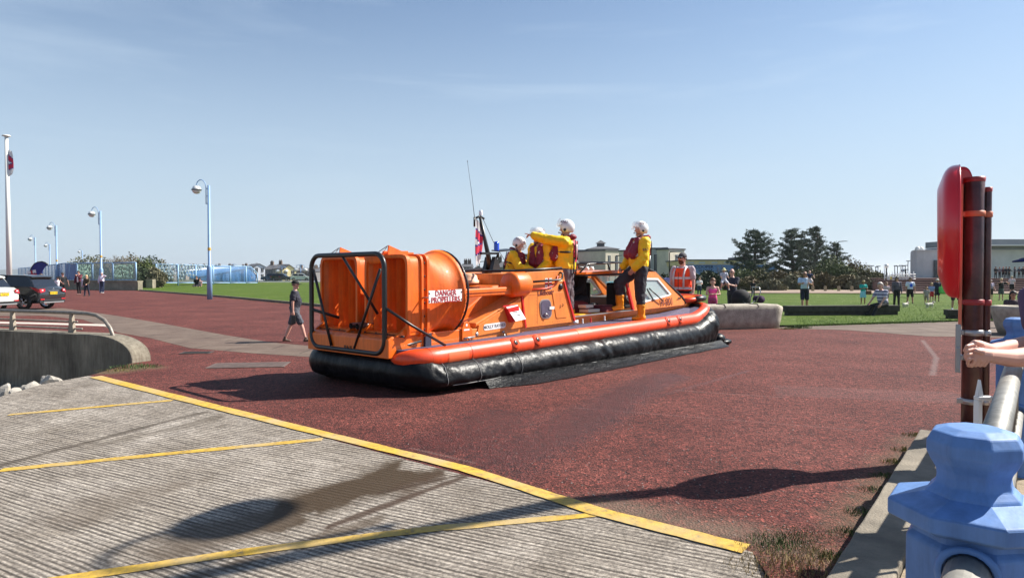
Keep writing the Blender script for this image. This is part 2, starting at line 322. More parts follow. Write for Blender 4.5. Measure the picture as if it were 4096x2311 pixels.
# ================================================================ slipway plane
L1=G(382,1506); L2=G(2990,2200); LD=(L2-L1).normalized(); LN=Vector((LD.y,-LD.x,0)); 
if LN.y>0: LN=-LN
SK=.11
def S(x,y,dz=0.):                      # point on the sloping slipway below the yellow edge line
    r=ray(x,y); n=Vector((LN.x*SK,LN.y*SK,1.)) # z = -SK*(p-L1).LN
    o=Vector((0,0,CZ)); t=(L1.dot(Vector((n.x,n.y,0)))-CZ+dz)/(r.dot(n)); return o+r*t
def slip_mat():
    m=bpy.data.materials.new('slipway_concrete'); m.use_nodes=True; ns,ls=nodes(m); b=ns['Principled BSDF']; vec=ns.new('ShaderNodeTexCoord').outputs['Object']
    a=N(ns,'ShaderNodeTexNoise',Scale=1.1,Detail=9.,Roughness=.7); ls.new(vec,a.inputs['Vector'])
    col=ramp(ns,ls,a.outputs['Fac'],[(.3,(.22,.185,.15)),(.55,(.36,.315,.27)),(.75,(.48,.43,.38))]).outputs['Color']
    # tamped grooves
    mp=ns.new('ShaderNodeMapping'); mp.inputs['Rotation'].default_value=(0,0,math.atan2(.515,.857)); ls.new(vec,mp.inputs['Vector'])
    wv=N(ns,'ShaderNodeTexWave',Scale=7.6,Distortion=.9,Detail=3.); wv.inputs['Detail Scale'].default_value=1.6; wv.bands_direction='Y'; ls.new(mp.outputs['Vector'],wv.inputs['Vector'])
    st=ns.new('ShaderNodeMapping'); st.inputs['Scale'].default_value=(1.0,40.,1.); ls.new(mp.outputs['Vector'],st.inputs['Vector'])
    sn=N(ns,'ShaderNodeTexNoise',Scale=1.6,Detail=6.,Roughness=.75); ls.new(st.outputs['Vector'],sn.inputs['Vector'])
    hgt=mathn(ns,ls,'ADD',mathn(ns,ls,'MULTIPLY',wv.outputs['Fac'],.20),mathn(ns,ls,'MULTIPLY',sn.outputs['Fac'],.95))
    col=mixc(ns,ls,.8,col,ramp(ns,ls,hgt,[(.46,(.10,.085,.075)),(.56,(.66,.65,.64)),(.72,(1.25,1.25,1.22))]).outputs['Color'],'MULTIPLY')
    fn=N(ns,'ShaderNodeTexNoise',Scale=38.,Detail=4.,Roughness=.8); ls.new(vec,fn.inputs['Vector']); col=mixc(ns,ls,.75,col,ramp(ns,ls,fn.outputs['Fac'],[(.35,(.32,.31,.31)),(.5,(.95,.95,.95)),(.66,(1.7,1.7,1.7))]).outputs['Color'],'MULTIPLY')
    # mud blotches low on the slope
    bl=N(ns,'ShaderNodeTexNoise',Scale=1.9,Detail=8.,Roughness=.75); ls.new(vec,bl.inputs['Vector'])
    bm_=ramp(ns,ls,bl.outputs['Fac'],[(.56,(0,0,0)),(.72,(1,1,1))]).outputs['Color']
    col=mixc(ns,ls,mathn(ns,ls,'MULTIPLY',bm_,.55),col,(.075,.052,.032))
    def st_(a,c,wd,k,cc,so=.1,di=.3): 
        nonlocal col
        col=mixc(ns,ls,mathn(ns,ls,'MULTIPLY',band(ns,ls,vec,a,c,wd,so,di,2.6),k),col,cc)
    st_(S(1670,1870),S(1080,2080),.60,.96,(.050,.030,.014),.10,.55)      # brown wet run
    st_(S(1200,2040),S(560,2220),.5,.75,(.09,.065,.045),.15,.4)
    st_(S(1500,2080),S(700,2330),.10,.7,(.08,.055,.035),.04,.2)
    st_(S(600,1950),S(200,2100),.5,.4,(.12,.09,.065),.2,.7)
    st_(S(1870,1900),S(1300,2110),.08,.9,(.06,.035,.022),.03,.1)
    st_(S(1780,1900),S(1600,1960),.2,.6,(.06,.035,.02),.06,.3)
    st_(S(1880,1890),S(1500,1975),.05,.8,(.05,.03,.018),.02,.1)
    st_(S(800,1650),S(0,1860),.13,.75,(.06,.045,.032),.05,.2); st_(S(900,1665),S(300,1800),.22,.5,(.09,.07,.05),.1,.3)
    ls.new(col,b.inputs['Base Color']); b.inputs['Roughness'].default_value=.85; b.inputs['Specular IOR Level'].default_value=.3
    bp=N(ns,'ShaderNodeBump',Strength=1.,Distance=.012); ls.new(mathn(ns,ls,'ADD',hgt,mathn(ns,ls,'MULTIPLY',fn.outputs['Fac'],.5)),bp.inputs['Height']); ls.new(bp.outputs['Normal'],b.inputs['Normal'])
    return m
M_slip=slip_mat()
# slipway slab (a real thick slab), its upper edge is the yellow line
SE=G(3010,2206); lowR=SE+Vector((-.35,-4.2,0)); lowR.z=-SK*((lowR-L1).dot(LN)); 
e1=G(355,1502); e1.z=0; e2=S(165,1537); e3=S(0,1586); e4=e3+(e3-e2).normalized()*9; 
far=lowR+Vector((-14,1,0)); far.z=-SK*((far-L1).dot(LN)); e4.z=-SK*((e4-L1).dot(LN))
pl=[e1,L1,SE,lowR,far,e4,e3,e2]
mb=MB(); n=len(pl); mb.add(pl+[p-Vector((0,0,.6)) for p in pl],[tuple(range(n)),tuple(range(n,2*n))[::-1]]+[(i,(i+1)%n,(i+1)%n+n,i+n) for i in range(n)])
o=mb.build('slipway',M_slip); o['kind']='structure'
# painted yellow lines
M_yel=bpy.data.materials.new('worn_yellow_paint'); M_yel.use_nodes=True; ns,ls=nodes(M_yel); b=ns['Principled BSDF']; vec=ns.new('ShaderNodeTexCoord').outputs['Object']
a=N(ns,'ShaderNodeTexNoise',Scale=14.,Detail=8.,Roughness=.75); ls.new(vec,a.inputs['Vector'])
cY=ramp(ns,ls,a.outputs['Fac'],[(.34,(.15,.12,.07)),(.43,(.42,.26,.04)),(.56,(.58,.36,.04)),(.72,(.62,.42,.08))]).outputs['Color']
a2=N(ns,'ShaderNodeTexNoise',Scale=2.,Detail=5.); ls.new(vec,a2.inputs['Vector']); cY=mixc(ns,ls,ramp(ns,ls,a2.outputs['Fac'],[(.42,(0,0,0)),(.66,(.85,.85,.85))]).outputs['Color'],cY,(.44,.33,.17))
ls.new(cY,b.inputs['Base Color']); b.inputs['Roughness'].default_value=.75
bp=N(ns,'ShaderNodeBump',Strength=.7,Distance=.01); ls.new(a.outputs['Fac'],bp.inputs['Height']); ls.new(bp.outputs['Normal'],b.inputs['Normal'])
def strip(name,pts,wds,fn,lab):
    mb=MB(); vs=[]; rr=random.Random(len(pts)+int(pts[0][0]))
    P=[]; W=[]
    for i in range(len(pts)-1):
        for k in range(10):
            t=k/10; P.append(Vector(pts[i]).lerp(Vector(pts[i+1]),t)); W.append(wds[i]*(1-t)+wds[i+1]*t)
    P.append(Vector(pts[-1])); W.append(wds[-1])
    for i,p in enumerate(P):
        d=(P[min(i+1,len(P)-1)]-P[max(i-1,0)]).normalized(); nr=Vector((-d.y,d.x,0)); wv=W[i]/2
        for sg in (-1,1):
            q=p+nr*sg*(wv+rr.uniform(-.006,.006)); q.z=fn(q)+.005; vs.append(q)
    mb.add(vs,[(2*i,2*i+1,2*i+3,2*i+2) for i in range(len(P)-1)])
    o=mb.build(name,M_yel,fix=False); 
    if o.data.polygons[0].normal.z<0: o.data.flip_normals()
    tag(o,kind='structure'); return o
zs=lambda q: -SK*max(0.,(q-L1).dot(LN))
strip('road_marking',[G(382,1506),G(795,1611),G(1272,1731),G(1861,1876),G(2386,2044),G(2985,2196)],[.17,.16,.15,.14,.13,.14],lambda q:.004 if (q-L1).dot(LN)<0 else zs(q)+.004,'')
strip('road_marking',[S(690,1601),S(35,1659)],[.09,.09],zs,'')
strip('road_marking',[S(1290,1757),S(700,1812),S(0,1881)],[.09,.1,.1],zs,'')
strip('road_marking',[S(2420,2056),S(1700,2118),S(900,2218),S(170,2330)],[.07,.09,.10,.11],zs,'')
# ================================================================ ground sheet (red tarmac promenade reaching inland) with the pit beside the wall left open
WE=G(528,1452); WDv=Vector((.93,-.37,0)).normalized(); WFAR=WE-WDv*30
slp=[tuple(L1.xy),tuple(SE.xy),tuple(lowR.xy)]
gp=[tuple(WE.xy),tuple(e1.xy)]+slp+[(4,-3),(60,-10),(6000,-10),(9000,9000),(-1500,9000),(-400,520),(-120,160),(-75,95),(-38,46),tuple(WFAR.xy)]
sheet('ground',gp,mat('inland_ground',(.10,.10,.06),.95,var=.4,vs=.05),z=-.012)
rp=[tuple(WE.xy),tuple(e1.xy)]+slp+[(2.2,-2),(9,3),(19,13.5),tuple(G(4096,1345).xy),tuple(G(3703,1344).xy),tuple(G(3400,1320).xy),tuple(G(3060,1312).xy),tuple(G(2850,1312).xy),tuple(G(2050,1272).xy),tuple(G(1300,1228).xy),tuple(G(900,1190).xy),tuple(G(556,1163).xy),tuple(G(540,1157).xy),(-62,90),(-75,88),(-38,46),tuple(WFAR.xy)]
sheet('plaza',rp,M_tar,z=0.)
# concrete carriageway crossing the plaza at the left, pavement strip at the right
def gl(l,z): return [(*G(x,y).xy,z) for x,y in l]
sheet('path',gl([(-260,1240),(250,1232),(330,1243),(480,1265),(640,1292),(900,1340),(1090,1370),(1290,1388),(1400,1392),(1300,1432),(1000,1412),(760,1392),(600,1352),(470,1330),(430,1312),(330,1278),(160,1262),(-300,1268)],.004),M_path)
sheet('path',gl([(-300,1281),(120,1289),(425,1297),(425,1305),(120,1296),(-300,1288)],.005),mat('pale_line',(.5,.42,.36),.8,var=.2,vs=8))
sheet('pavement',gl([(3050,1311),(3400,1300),(3843,1286),(4200,1281),(4500,1281),(4500,1360),(4096,1352),(3703,1345),(3400,1321)],.006),M_path)
for (x,y,w_,h_,a_) in ((787,1411,.62,.4,0),(997,1461,1.35,.7,.1)):
    c=G(x,y); mb=MB(); mb.bbox((-w_/2,-h_/2,0),(w_/2,h_/2,.008),.003)
    for i in range(5): mb.box((-w_/2+.05,-h_/2+.04+i*h_/5.5,.0085),(w_/2-.05,-h_/2+.07+i*h_/5.5,.012))
    o=mb.build('manhole_cover',mat('cast_iron',(.07,.06,.055),.7,.3,var=.4,vs=20) if w_<1 else mat('cover_slab',(.12,.085,.075),.9,var=.35,vs=6)); o.location=(c.x,c.y,.004); o.rotation_euler=(0,0,.15)
    tag(o,'small dark iron cover set in the red tarmac' if w_<1 else 'larger grey slab cover in the tarmac behind the hovercraft stern','manhole cover')
# ---------------------------------------------------------------- lawns
KB=[G(520,1160),G(556,1163),G(900,1190),G(1300,1228),G(1700,1252),G(2050,1270)]
def kdist(p):
    best=1e9
    for a,b_ in zip(KB[:-1],KB[1:]):
        d=(b_-a); t=max(0,min(1,(p-a).dot(d)/d.length_squared)); best=min(best,(p-a-d*t).length)
    return best
def ybound(x):
    pts=[(k.x,k.y) for k in KB]
    pts=[(-300,pts[0][1]+100)]+pts+[(G(2850,1306).x,G(2850,1306).y),(G(3060,1311).x,G(3060,1311).y),(G(3400,1300).x,G(3400,1300).y),(G(3843,1286).x,G(3843,1286).y),(60,24.5)]
    for (x0,y0),(x1,y1) in zip(pts[:-1],pts[1:]):
        if x0<=x<=x1: return y0+(y1-y0)*(x-x0)/(x1-x0)
    return 24.5
def smst(t): t=max(0,min(1,t)); return t*t*(3-2*t)
def lawnz(x,y):
    d=kdist(Vector((x,y,0))); left=smst((-x-2)/12)
    return .05+.58*smst(d/38)*left*smst((150-y)/60)+.02*noise.noise(Vector((x*.2,y*.2,0)))
mb=MB(); xs=[-60+i*1.6 for i in range(95)]; ny=60; vs=[]
xs=[x for x in xs if x<70]
for x in xs:
    y0=ybound(x)+.12
    for j in range(ny):
        t=(j/(ny-1))**1.6; y=y0+(150-y0)*t; vs.append((x,y,lawnz(x,y) if j else .055))
fs=[(i*ny+j,(i+1)*ny+j,(i+1)*ny+j+1,i*ny+j+1) for i in range(len(xs)-1) for j in range(ny-1)]
mb.add(vs,fs,True); o=mb.build('lawn',M_grass,fix=False); o['kind']='structure'
if o.data.polygons[5].normal.z<0: o.data.flip_normals()
# kerb along the lawn
mb=MB(); kk=[KB[1],KB[2],KB[3],KB[4],KB[5],G(2850,1307)]
for a,b_ in zip(kk[:-1],kk[1:]):
    d=(b_-a).normalized(); nr=Vector((-d.y,d.x,0))*.14
    mb.add([a,b_,b_+nr,a+nr]+[p+Vector((0,0,.13)) for p in (a,b_,b_+nr,a+nr)],[(0,3,2,1),(4,5,6,7),(0,1,5,4),(1,2,6,5),(2,3,7,6),(3,0,4,7)])
tag(mb.build('kerb',mat('kerb_stone',(.17,.15,.11),.9,var=.5,vs=3.,bump=.5)),kind='structure')
# footpath on the far side of the right-hand lawn
sheet('footpath',[(*G(2900,1176).xy,.115),(*G(3650,1178).xy,.115),(*G(4400,1178).xy,.115),(*G(4400,1163).xy,.115),(*G(3100,1163).xy,.115)],mat('dust_path',(.26,.19,.14),.95,var=.25,vs=.8))
# seawall pit floor
sheet('beach',[(-200,60,-1.3),(-200,-60,-1.3),(-2,-60,-1.3),(-3,13.5,-1.3),(-30,26,-1.3)],M_earth)
# sea and far shore
sheet('sea',[(-9000,-50,-3.),(30,-50,-3.),(30,9500,-3.),(-9000,9500,-3.)],mat('sea',(.05,.075,.09),.25,var=.25,vs=.02,bump=.35,bs=.6))
hm=MB(); hv=[]; nn=60; hx0,hx1=-5200,1200
for i in range(nn+1):
    x=hx0+(hx1-hx0)*i/nn; h=30+26*noise.noise(Vector((x*.0011,3.3,0)))+14*noise.noise(Vector((x*.004,8,0)))
    h*=smst((1200-x)/2600)*.95+.3
    for (dy,hh) in ((0,-6),(120,h*.35),(450,h),(1200,h*.9),(2200,-6)): hv.append((x,4300+dy,hh))
hm.add(hv,[(i*5+j,(i+1)*5+j,(i+1)*5+j+1,i*5+j+1) for i in range(nn) for j in range(4)],True)
tag(hm.build('hills',mat('far_shore',(.075,.10,.085),.95,var=.5,vs=.004)),kind='structure')
# ================================================================ THE HOVERCRAFT (local x = towards the bow, y = across to the far side, z up)
TH=R(48.3)
CR=empty('hovercraft',(-1.,9.2,0),TH)
tag(CR,'orange rescue hovercraft with black rubber skirt, twin rear propeller ducts and open cabin','hovercraft')
def sh(p):                             # the whole upper works ride slightly nose-up on the slack skirt
    return Vector((p[0],p[1],p[2]+.022*p[0]*max(0.,min(1.,p[2]/.4))))
def cb(mb,name,m,par=None,bev=0):
    mb.v=[sh(p) for p in mb.v]; o=mb.build(name,m,par or CR)
    if bev: smod(o,bev)
    return o
def CW(p): p=sh(p); return CR_M@Vector(p)
CR_M=Matrix.Translation((-1.,9.2,0))@Matrix.Rotation(TH,4,'Z')
ORA=(.80,.20,.025); 
m_or=mat('orange_gelcoat',(.86,.160,.008),.30,var=.07,vs=5.,bump=.04,bs=30,coat=.35,streak=.22)
m_pan=mat('faded_orange_panel',(.80,.225,.030),.45,var=.2,vs=2.2,coat=.15,bump=.03,bs=14,streak=.20)
m_duct=mat('duct_orange',(.86,.150,.003),.45,var=.14,vs=3,bump=.12,bs=45,coat=.12,streak=.24)
m_tube=mat('orange_hypalon',(.84,.070,.010),.30,var=.09,vs=3,bump=.05,bs=12,coat=.25,streak=.15)
m_pur=mat('purple_grey_deck',(.075,.06,.11),.75,var=.25,vs=6,bump=.3,bs=120)
m_blk=mat('black_rubber',(.0055,.006,.0075),.38,var=.5,vs=5,bump=.6,bs=9,coat=0,spec=.19)
m_blk2=mat('wet_black_rubber',(.005,.0055,.007),.42,var=.4,vs=7,bump=.9,bs=22,coat=0,spec=.14)
m_bar=mat('black_bar',(.012,.012,.013),.38,coat=.1); m_red=mat('red_edge',(.62,.02,.02),.4); m_wh=mat('white_plate',(.75,.75,.74),.45,var=.06,vs=9)
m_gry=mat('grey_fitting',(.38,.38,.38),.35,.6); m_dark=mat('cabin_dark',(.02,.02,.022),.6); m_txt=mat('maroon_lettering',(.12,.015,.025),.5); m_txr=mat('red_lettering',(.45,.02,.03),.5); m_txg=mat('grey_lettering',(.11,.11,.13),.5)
m_gl=mat('tinted_glass',(.55,.66,.68),.04,alpha=.42,spec=.8); m_ylw=mat('yellow_gelcoat',(.85,.36,.02),.42,var=.08,vs=4,coat=.15)
def rrpath(u0,u1,v0,v1,rs,rb,step=.12):
    """rounded outline, starting at the stern near corner and running along the near side to the bow"""
    pts=[]; 
    def line(a,b_):
        n_=max(1,int((Vector(b_)-Vector(a)).length/step))
        for i in range(n_): t=i/n_; pts.append((a[0]+(b_[0]-a[0])*t,a[1]+(b_[1]-a[1])*t))
    def arc(cx,cy,r,a0,a1):
        n_=max(4,int(abs(a1-a0)*r/step)+3)
        for i in range(n_): a=a0+(a1-a0)*i/n_; pts.append((cx+r*math.cos(a),cy+r*math.sin(a)))
    P=math.pi
    line((u0+rs,v0),(u1-rb,v0)); arc(u1-rb,v0+rb,rb,-P/2,0); line((u1,v0+rb),(u1,v1-rb)); arc(u1-rb,v1-rb,rb,0,P/2)
    line((u1-rb,v1),(u0+rs,v1)); arc(u0+rs,v1-rs,rs,P/2,P); line((u0,v1-rs),(u0,v0+rs)); arc(u0+rs,v0+rs,rs,P,1.5*P)
    return pts
def sweep(path,sec,closed=True):
    """sec(i,p,nrm) returns the profile as (outward offset, height) pairs"""
    n=len(path); rings=[]
    for i in range(n):
        a=Vector(path[(i-1)%n]); b_=Vector(path[(i+1)%n])
        if not closed: a=Vector(path[max(i-1,0)]); b_=Vector(path[min(i+1,n-1)])
        d=(b_-a).normalized(); nr=Vector((d.y,-d.x)); rings.append([Vector((path[i][0]+nr.x*o_,path[i][1]+nr.y*o_,z_)) for o_,z_ in sec(i,path[i],nr)])
    return rings
HW=3.3
HS=3.16
pth=rrpath(-.27,9.12,0.,HS,.58,.75,.04)
def skirt_sec(i,p,nr):
    u=p[0]; bow=smst((u-7.7)/1.35); st=smst((.25-u)/.5)*(1 if nr.x<-.25 else smst(-nr.x*2))
    top=.40+.018*max(0,u)+.38*bow*(1 if nr.x>-.1 else 0)+.13*st; w=1.-.25*bow
    kp=[(-.42,top-.02),(-.30,top+.03),(-.19,top+.025),(-.09,top-.03),(-.02,top-.12),(.012,(top-.15)*.78),(.0,(top-.1)*.5),(-.04,.12),(-.13,.07),(-.3,.0)]
    pr=[kp[0]]
    for a_,b__ in zip(kp[:-1],kp[1:]): pr+=[((a_[0]+b__[0])/2,(a_[1]+b__[1])/2),b__]
    if bow>0: pr=[(o_+(.09*bow*math.sin(math.pi*min(1,z_/.9))),z_) for o_,z_ in pr]
    out=[]
    for k,(o_,z_) in enumerate(pr):
        if 2<=k<=15:
            q=Vector((p[0]*3.0+z_*2.6,p[1]*3.,z_*1.1)); q3=Vector((p[0]*8.5-z_*7,p[1]*8.5-z_*7,z_*1.8)); a=noise.noise(q)*.022-abs(noise.noise(q3))*.060*max(0,noise.noise(Vector((p[0]*1.1,p[1]*1.1,4)))+.35)
            a+=-.028*max(0,noise.noise(Vector((p[0]*7+z_*6,p[1]*7,0.5)))) if z_>.2 else 0
            o_+=a*(1.8 if bow>.2 else 1.)*(.5 if st>.5 else 1)
        out.append((o_,max(0.,z_)))
    return out
rings=sweep(pth,skirt_sec); mb=MB(); nprof=len(rings[0]); mb.loft(rings+[rings[0]],True,False)
# loft() closes the profile too: drop the face strip from last to first profile point
keep=[(f,mi,s_) for f,mi,s_ in zip(mb.f,mb.mi,mb.sm) if not ({f[0]%nprof,f[1]%nprof}=={0,nprof-1})]
mb.f=[k[0] for k in keep]; mb.mi=[k[1] for k in keep]; mb.sm=[k[2] for k in keep]
sk=mb.build('skirt',m_blk,CR,fix=True)
# seams and rope along the bag
mb=MB(); ip=[i for i,p in enumerate(pth) if p[1]<.01 and p[0]>.3 and p[0]<8.2]
mb.tube([rings[i][2]+Vector((0,-.015,.012)) for i in ip[::3]],.009,6)
mb.build('rope',mat('pale_rope',(.55,.45,.3),.8),sk)
mb=MB()
for u in (.15,.85,1.75,):
    i=min(range(len(pth)),key=lambda k:abs(pth[k][0]-u)+pth[k][1]*5); mb.tube([rings[i][k]+Vector((0,-.004,.003)) for k in range(2,15)],.005,5)
mb.tube([rings[i][14]+Vector((0,-.02,.0)) for i in ip[::3]],.006,5)
mb.build('seam',mat('seam_grey',(.22,.22,.22),.6),sk)
for k in range(11):
    u=1.3+k*.62; i=min(range(len(pth)),key=lambda q:abs(pth[q][0]-u)+pth[q][1]*5); p=rings[i][2]
    mb=MB(); mb.tube([p+Vector((-.03,-.01,0)),p+Vector((-.025,-.025,.04)),p+Vector((.025,-.025,.04)),p+Vector((.03,-.01,0))],.008,6); mb.build('lacing_loop',m_bar,sk)
# deflated finger apron lying out over the tarmac
mb=MB(); vs=[]; U=[.95+i*.07 for i in range(114)]; nk=9
for u in U:
    sp=(.10+.26*smst((u-.9)/.8)-.12*smst((u-3)/4)-.02*smst((u-7.5)/1.2)); e=min(1,(u-.9)/.5)
    for k in range(nk):
        t=k/(nk-1); v=.05-t*(sp+.05*noise.noise(Vector((u*1.7,2,0)))); z=.13*(1-t)**1.3+.012
        z+=(.018*noise.noise(Vector((u*3.,t*5,1)))+.030*abs(noise.noise(Vector((u*2.2+t*1.,t*5.,7)))))*math.sin(math.pi*t)
        vs.append((u+.05*t*noise.noise(Vector((u*5,0,0))),v,max(.006,z)))
mb.add(vs,[(i*nk+j,(i+1)*nk+j,(i+1)*nk+j+1,i*nk+j+1) for i in range(len(U)-1) for j in range(nk-1)],True); mb.build('apron',m_blk2,CR)
mb=MB(); mb.ell((9.25,.12,.07),(.26,.13,.07)); mb.ell((9.05,.2,.14),(.2,.16,.14)); mb.build('skirt_finger',m_blk,CR)
# orange inflatable tube round the deck (not across the stern)
def tube_c(u,bow): return .50+.022*u
full=rrpath(-.20,9.0,.30,HW-.30,.42,.62,.1)
seq=[p for p in full if not (p[0]<-.1 and .75<p[1]<HW-.75) and not (p[0]<.35 and p[1]>1.65)]
k0=min(range(len(seq)),key=lambda i:(Vector(seq[i])-Vector((-.29,.7))).length)
seq=seq[k0:]+seq[:k0]
cp=[];rr_=[]
for (u,v) in seq:
    bow=smst((u-7.9)/1.); cp.append((u,v,.485+.021*u+.21*bow)); rr_.append(.145-.02*bow)
rr_[:5]=[.04,.075,.10,.12,.135]; rr_[-1]=.06; rr_[-2]=.13
mb=MB(); mb.tube(cp,rr_,20); tb=mb.build('tube',m_tube,CR)
for u in (.02,.86,8.15,8.55): 
    mb=MB(); i=min(range(len(cp)),key=lambda k:abs(cp[k][0]-u)+abs(cp[k][1]-.3)*3); c=Vector(cp[i]); mb.tube([c+Vector((0,math.cos(a)*(rr_[i]+.002),math.sin(a)*(rr_[i]+.002))) for a in [R(60)+R(200)*k/14 for k in range(15)]],.004,4); mb.build('tube_seam',mat('tube_seam',(.45,.06,.015),.5),tb)
for (a,b_) in ((.35,.75),(3.45,3.85)):
    mb=MB(); n_=8; vs=[]
    for i in range(7):
        u=a+(b_-a)*i/6; 
        for k in range(n_): an=R(95)+R(60 if a>1 else 80)*k/(n_-1)+(R(60) if a<1 else 0); vs.append((u,.30+math.cos(an)*.149,.485+.021*u+math.sin(an)*.149))
    mb.add(vs,[(i*n_+k,(i+1)*n_+k,(i+1)*n_+k+1,i*n_+k+1) for i in range(6) for k in range(n_-1)],True); mb.build('patch',mat('tube_patch',(.74,.13,.04),.45),tb)
for u in (1.78,2.32,6.62,7.12):
    an=R(150); c=Vector((u,.30+math.cos(an)*.147,.485+.021*u+math.sin(an)*.147)); nn_=Vector((0,math.cos(an),math.sin(an)))
    M_=frame(c,(1,0,0),nn_.cross(Vector((1,0,0)))*-1 if False else Vector((0,-math.sin(an),math.cos(an)))*-1)
    mb=MB(); mb.lathe([(0,.012),(.045,.012),(.05,.0),(.095,.003),(.1,-.012)],n=18); 
    mb.v=[c+(Vector((1,0,0))*p.x+nn_.cross(Vector((1,0,0)))*p.y+nn_*p.z) for p in mb.v]; vv=mb.build('inflation_valve',m_tube,tb)
    mb=MB(); mb.lathe([(0,.022),(.03,.022),(.042,.014),(.046,.004)],n=14); mb.ell((.006,.004,.02),(.014,.01,.01),8,6)
    mb.v=[c+(Vector((1,0,0))*p.x+nn_.cross(Vector((1,0,0)))*p.y+nn_*p.z) for p in mb.v]; mb.build('valve_cap',m_bar,vv)
# deck
dk=[(u,v) for u,v in rrpath(-.2,8.9,.36,HW-.36,.3,.6,.2)]
mb=MB(); mb.prism([(u,v) for u,v in dk],'z',.5,.612)
# bow rises
for p in mb.v: p.z+=.13*smst((p.x-7.9)/1.)
cb(mb,'deck',m_pur)
# hull coaming
V0,V1=.66,HW-.66
mb=MB(); mb.prism([(-.34,.5),(-.34,.76),(-.28,.80),(1.3,.80),(1.3,.58),(1.3,.5)],'y',V0-.02,V1+.02); hull=cb(mb,'hull',m_ylw if False else m_or,bev=.012)
mb=MB(); mb.prism([(1.3,.52),(1.3,.78),(8.1,.80),(8.75,.83),(9.15,.80),(9.2,.6),(9.2,.52)],'y',V0,V1)
for p in mb.v:
    if p.x>8.0:
        t=(p.x-8.)/1.2; p.y=1.65+(p.y-1.65)*(1-.22*t*t)
cb(mb,'hull_side',m_pan,bev=.012)
# rivets and seams on the coaming
def rivets(mb,pts,v,r=.006):
    for (u,z) in pts: mb.ell((u,v,z),(r,r*.6,r),6,4)
mb=MB(); rivets(mb,[(.1+i*.065,.775) for i in range(18)]+[(.1+i*.065,.64) for i in range(18)],V0-.022,.005); rivets(mb,[(1.35+i*.09,.63) for i in range(76)]+[(3.98+i*.08,.755) for i in range(26)]+[(6.3+i*.09,.755) for i in range(20)],V0-.002,.005)
cb(mb,'rivet_row',mat('rivet',(.45,.13,.03),.5))['kind']='stuff'
# stern transom writing and light
text('RNLI',.12,frame(sh((-.345,1.55,.58)),(0,-1,0),(0,0,1)),m_bar,hull)
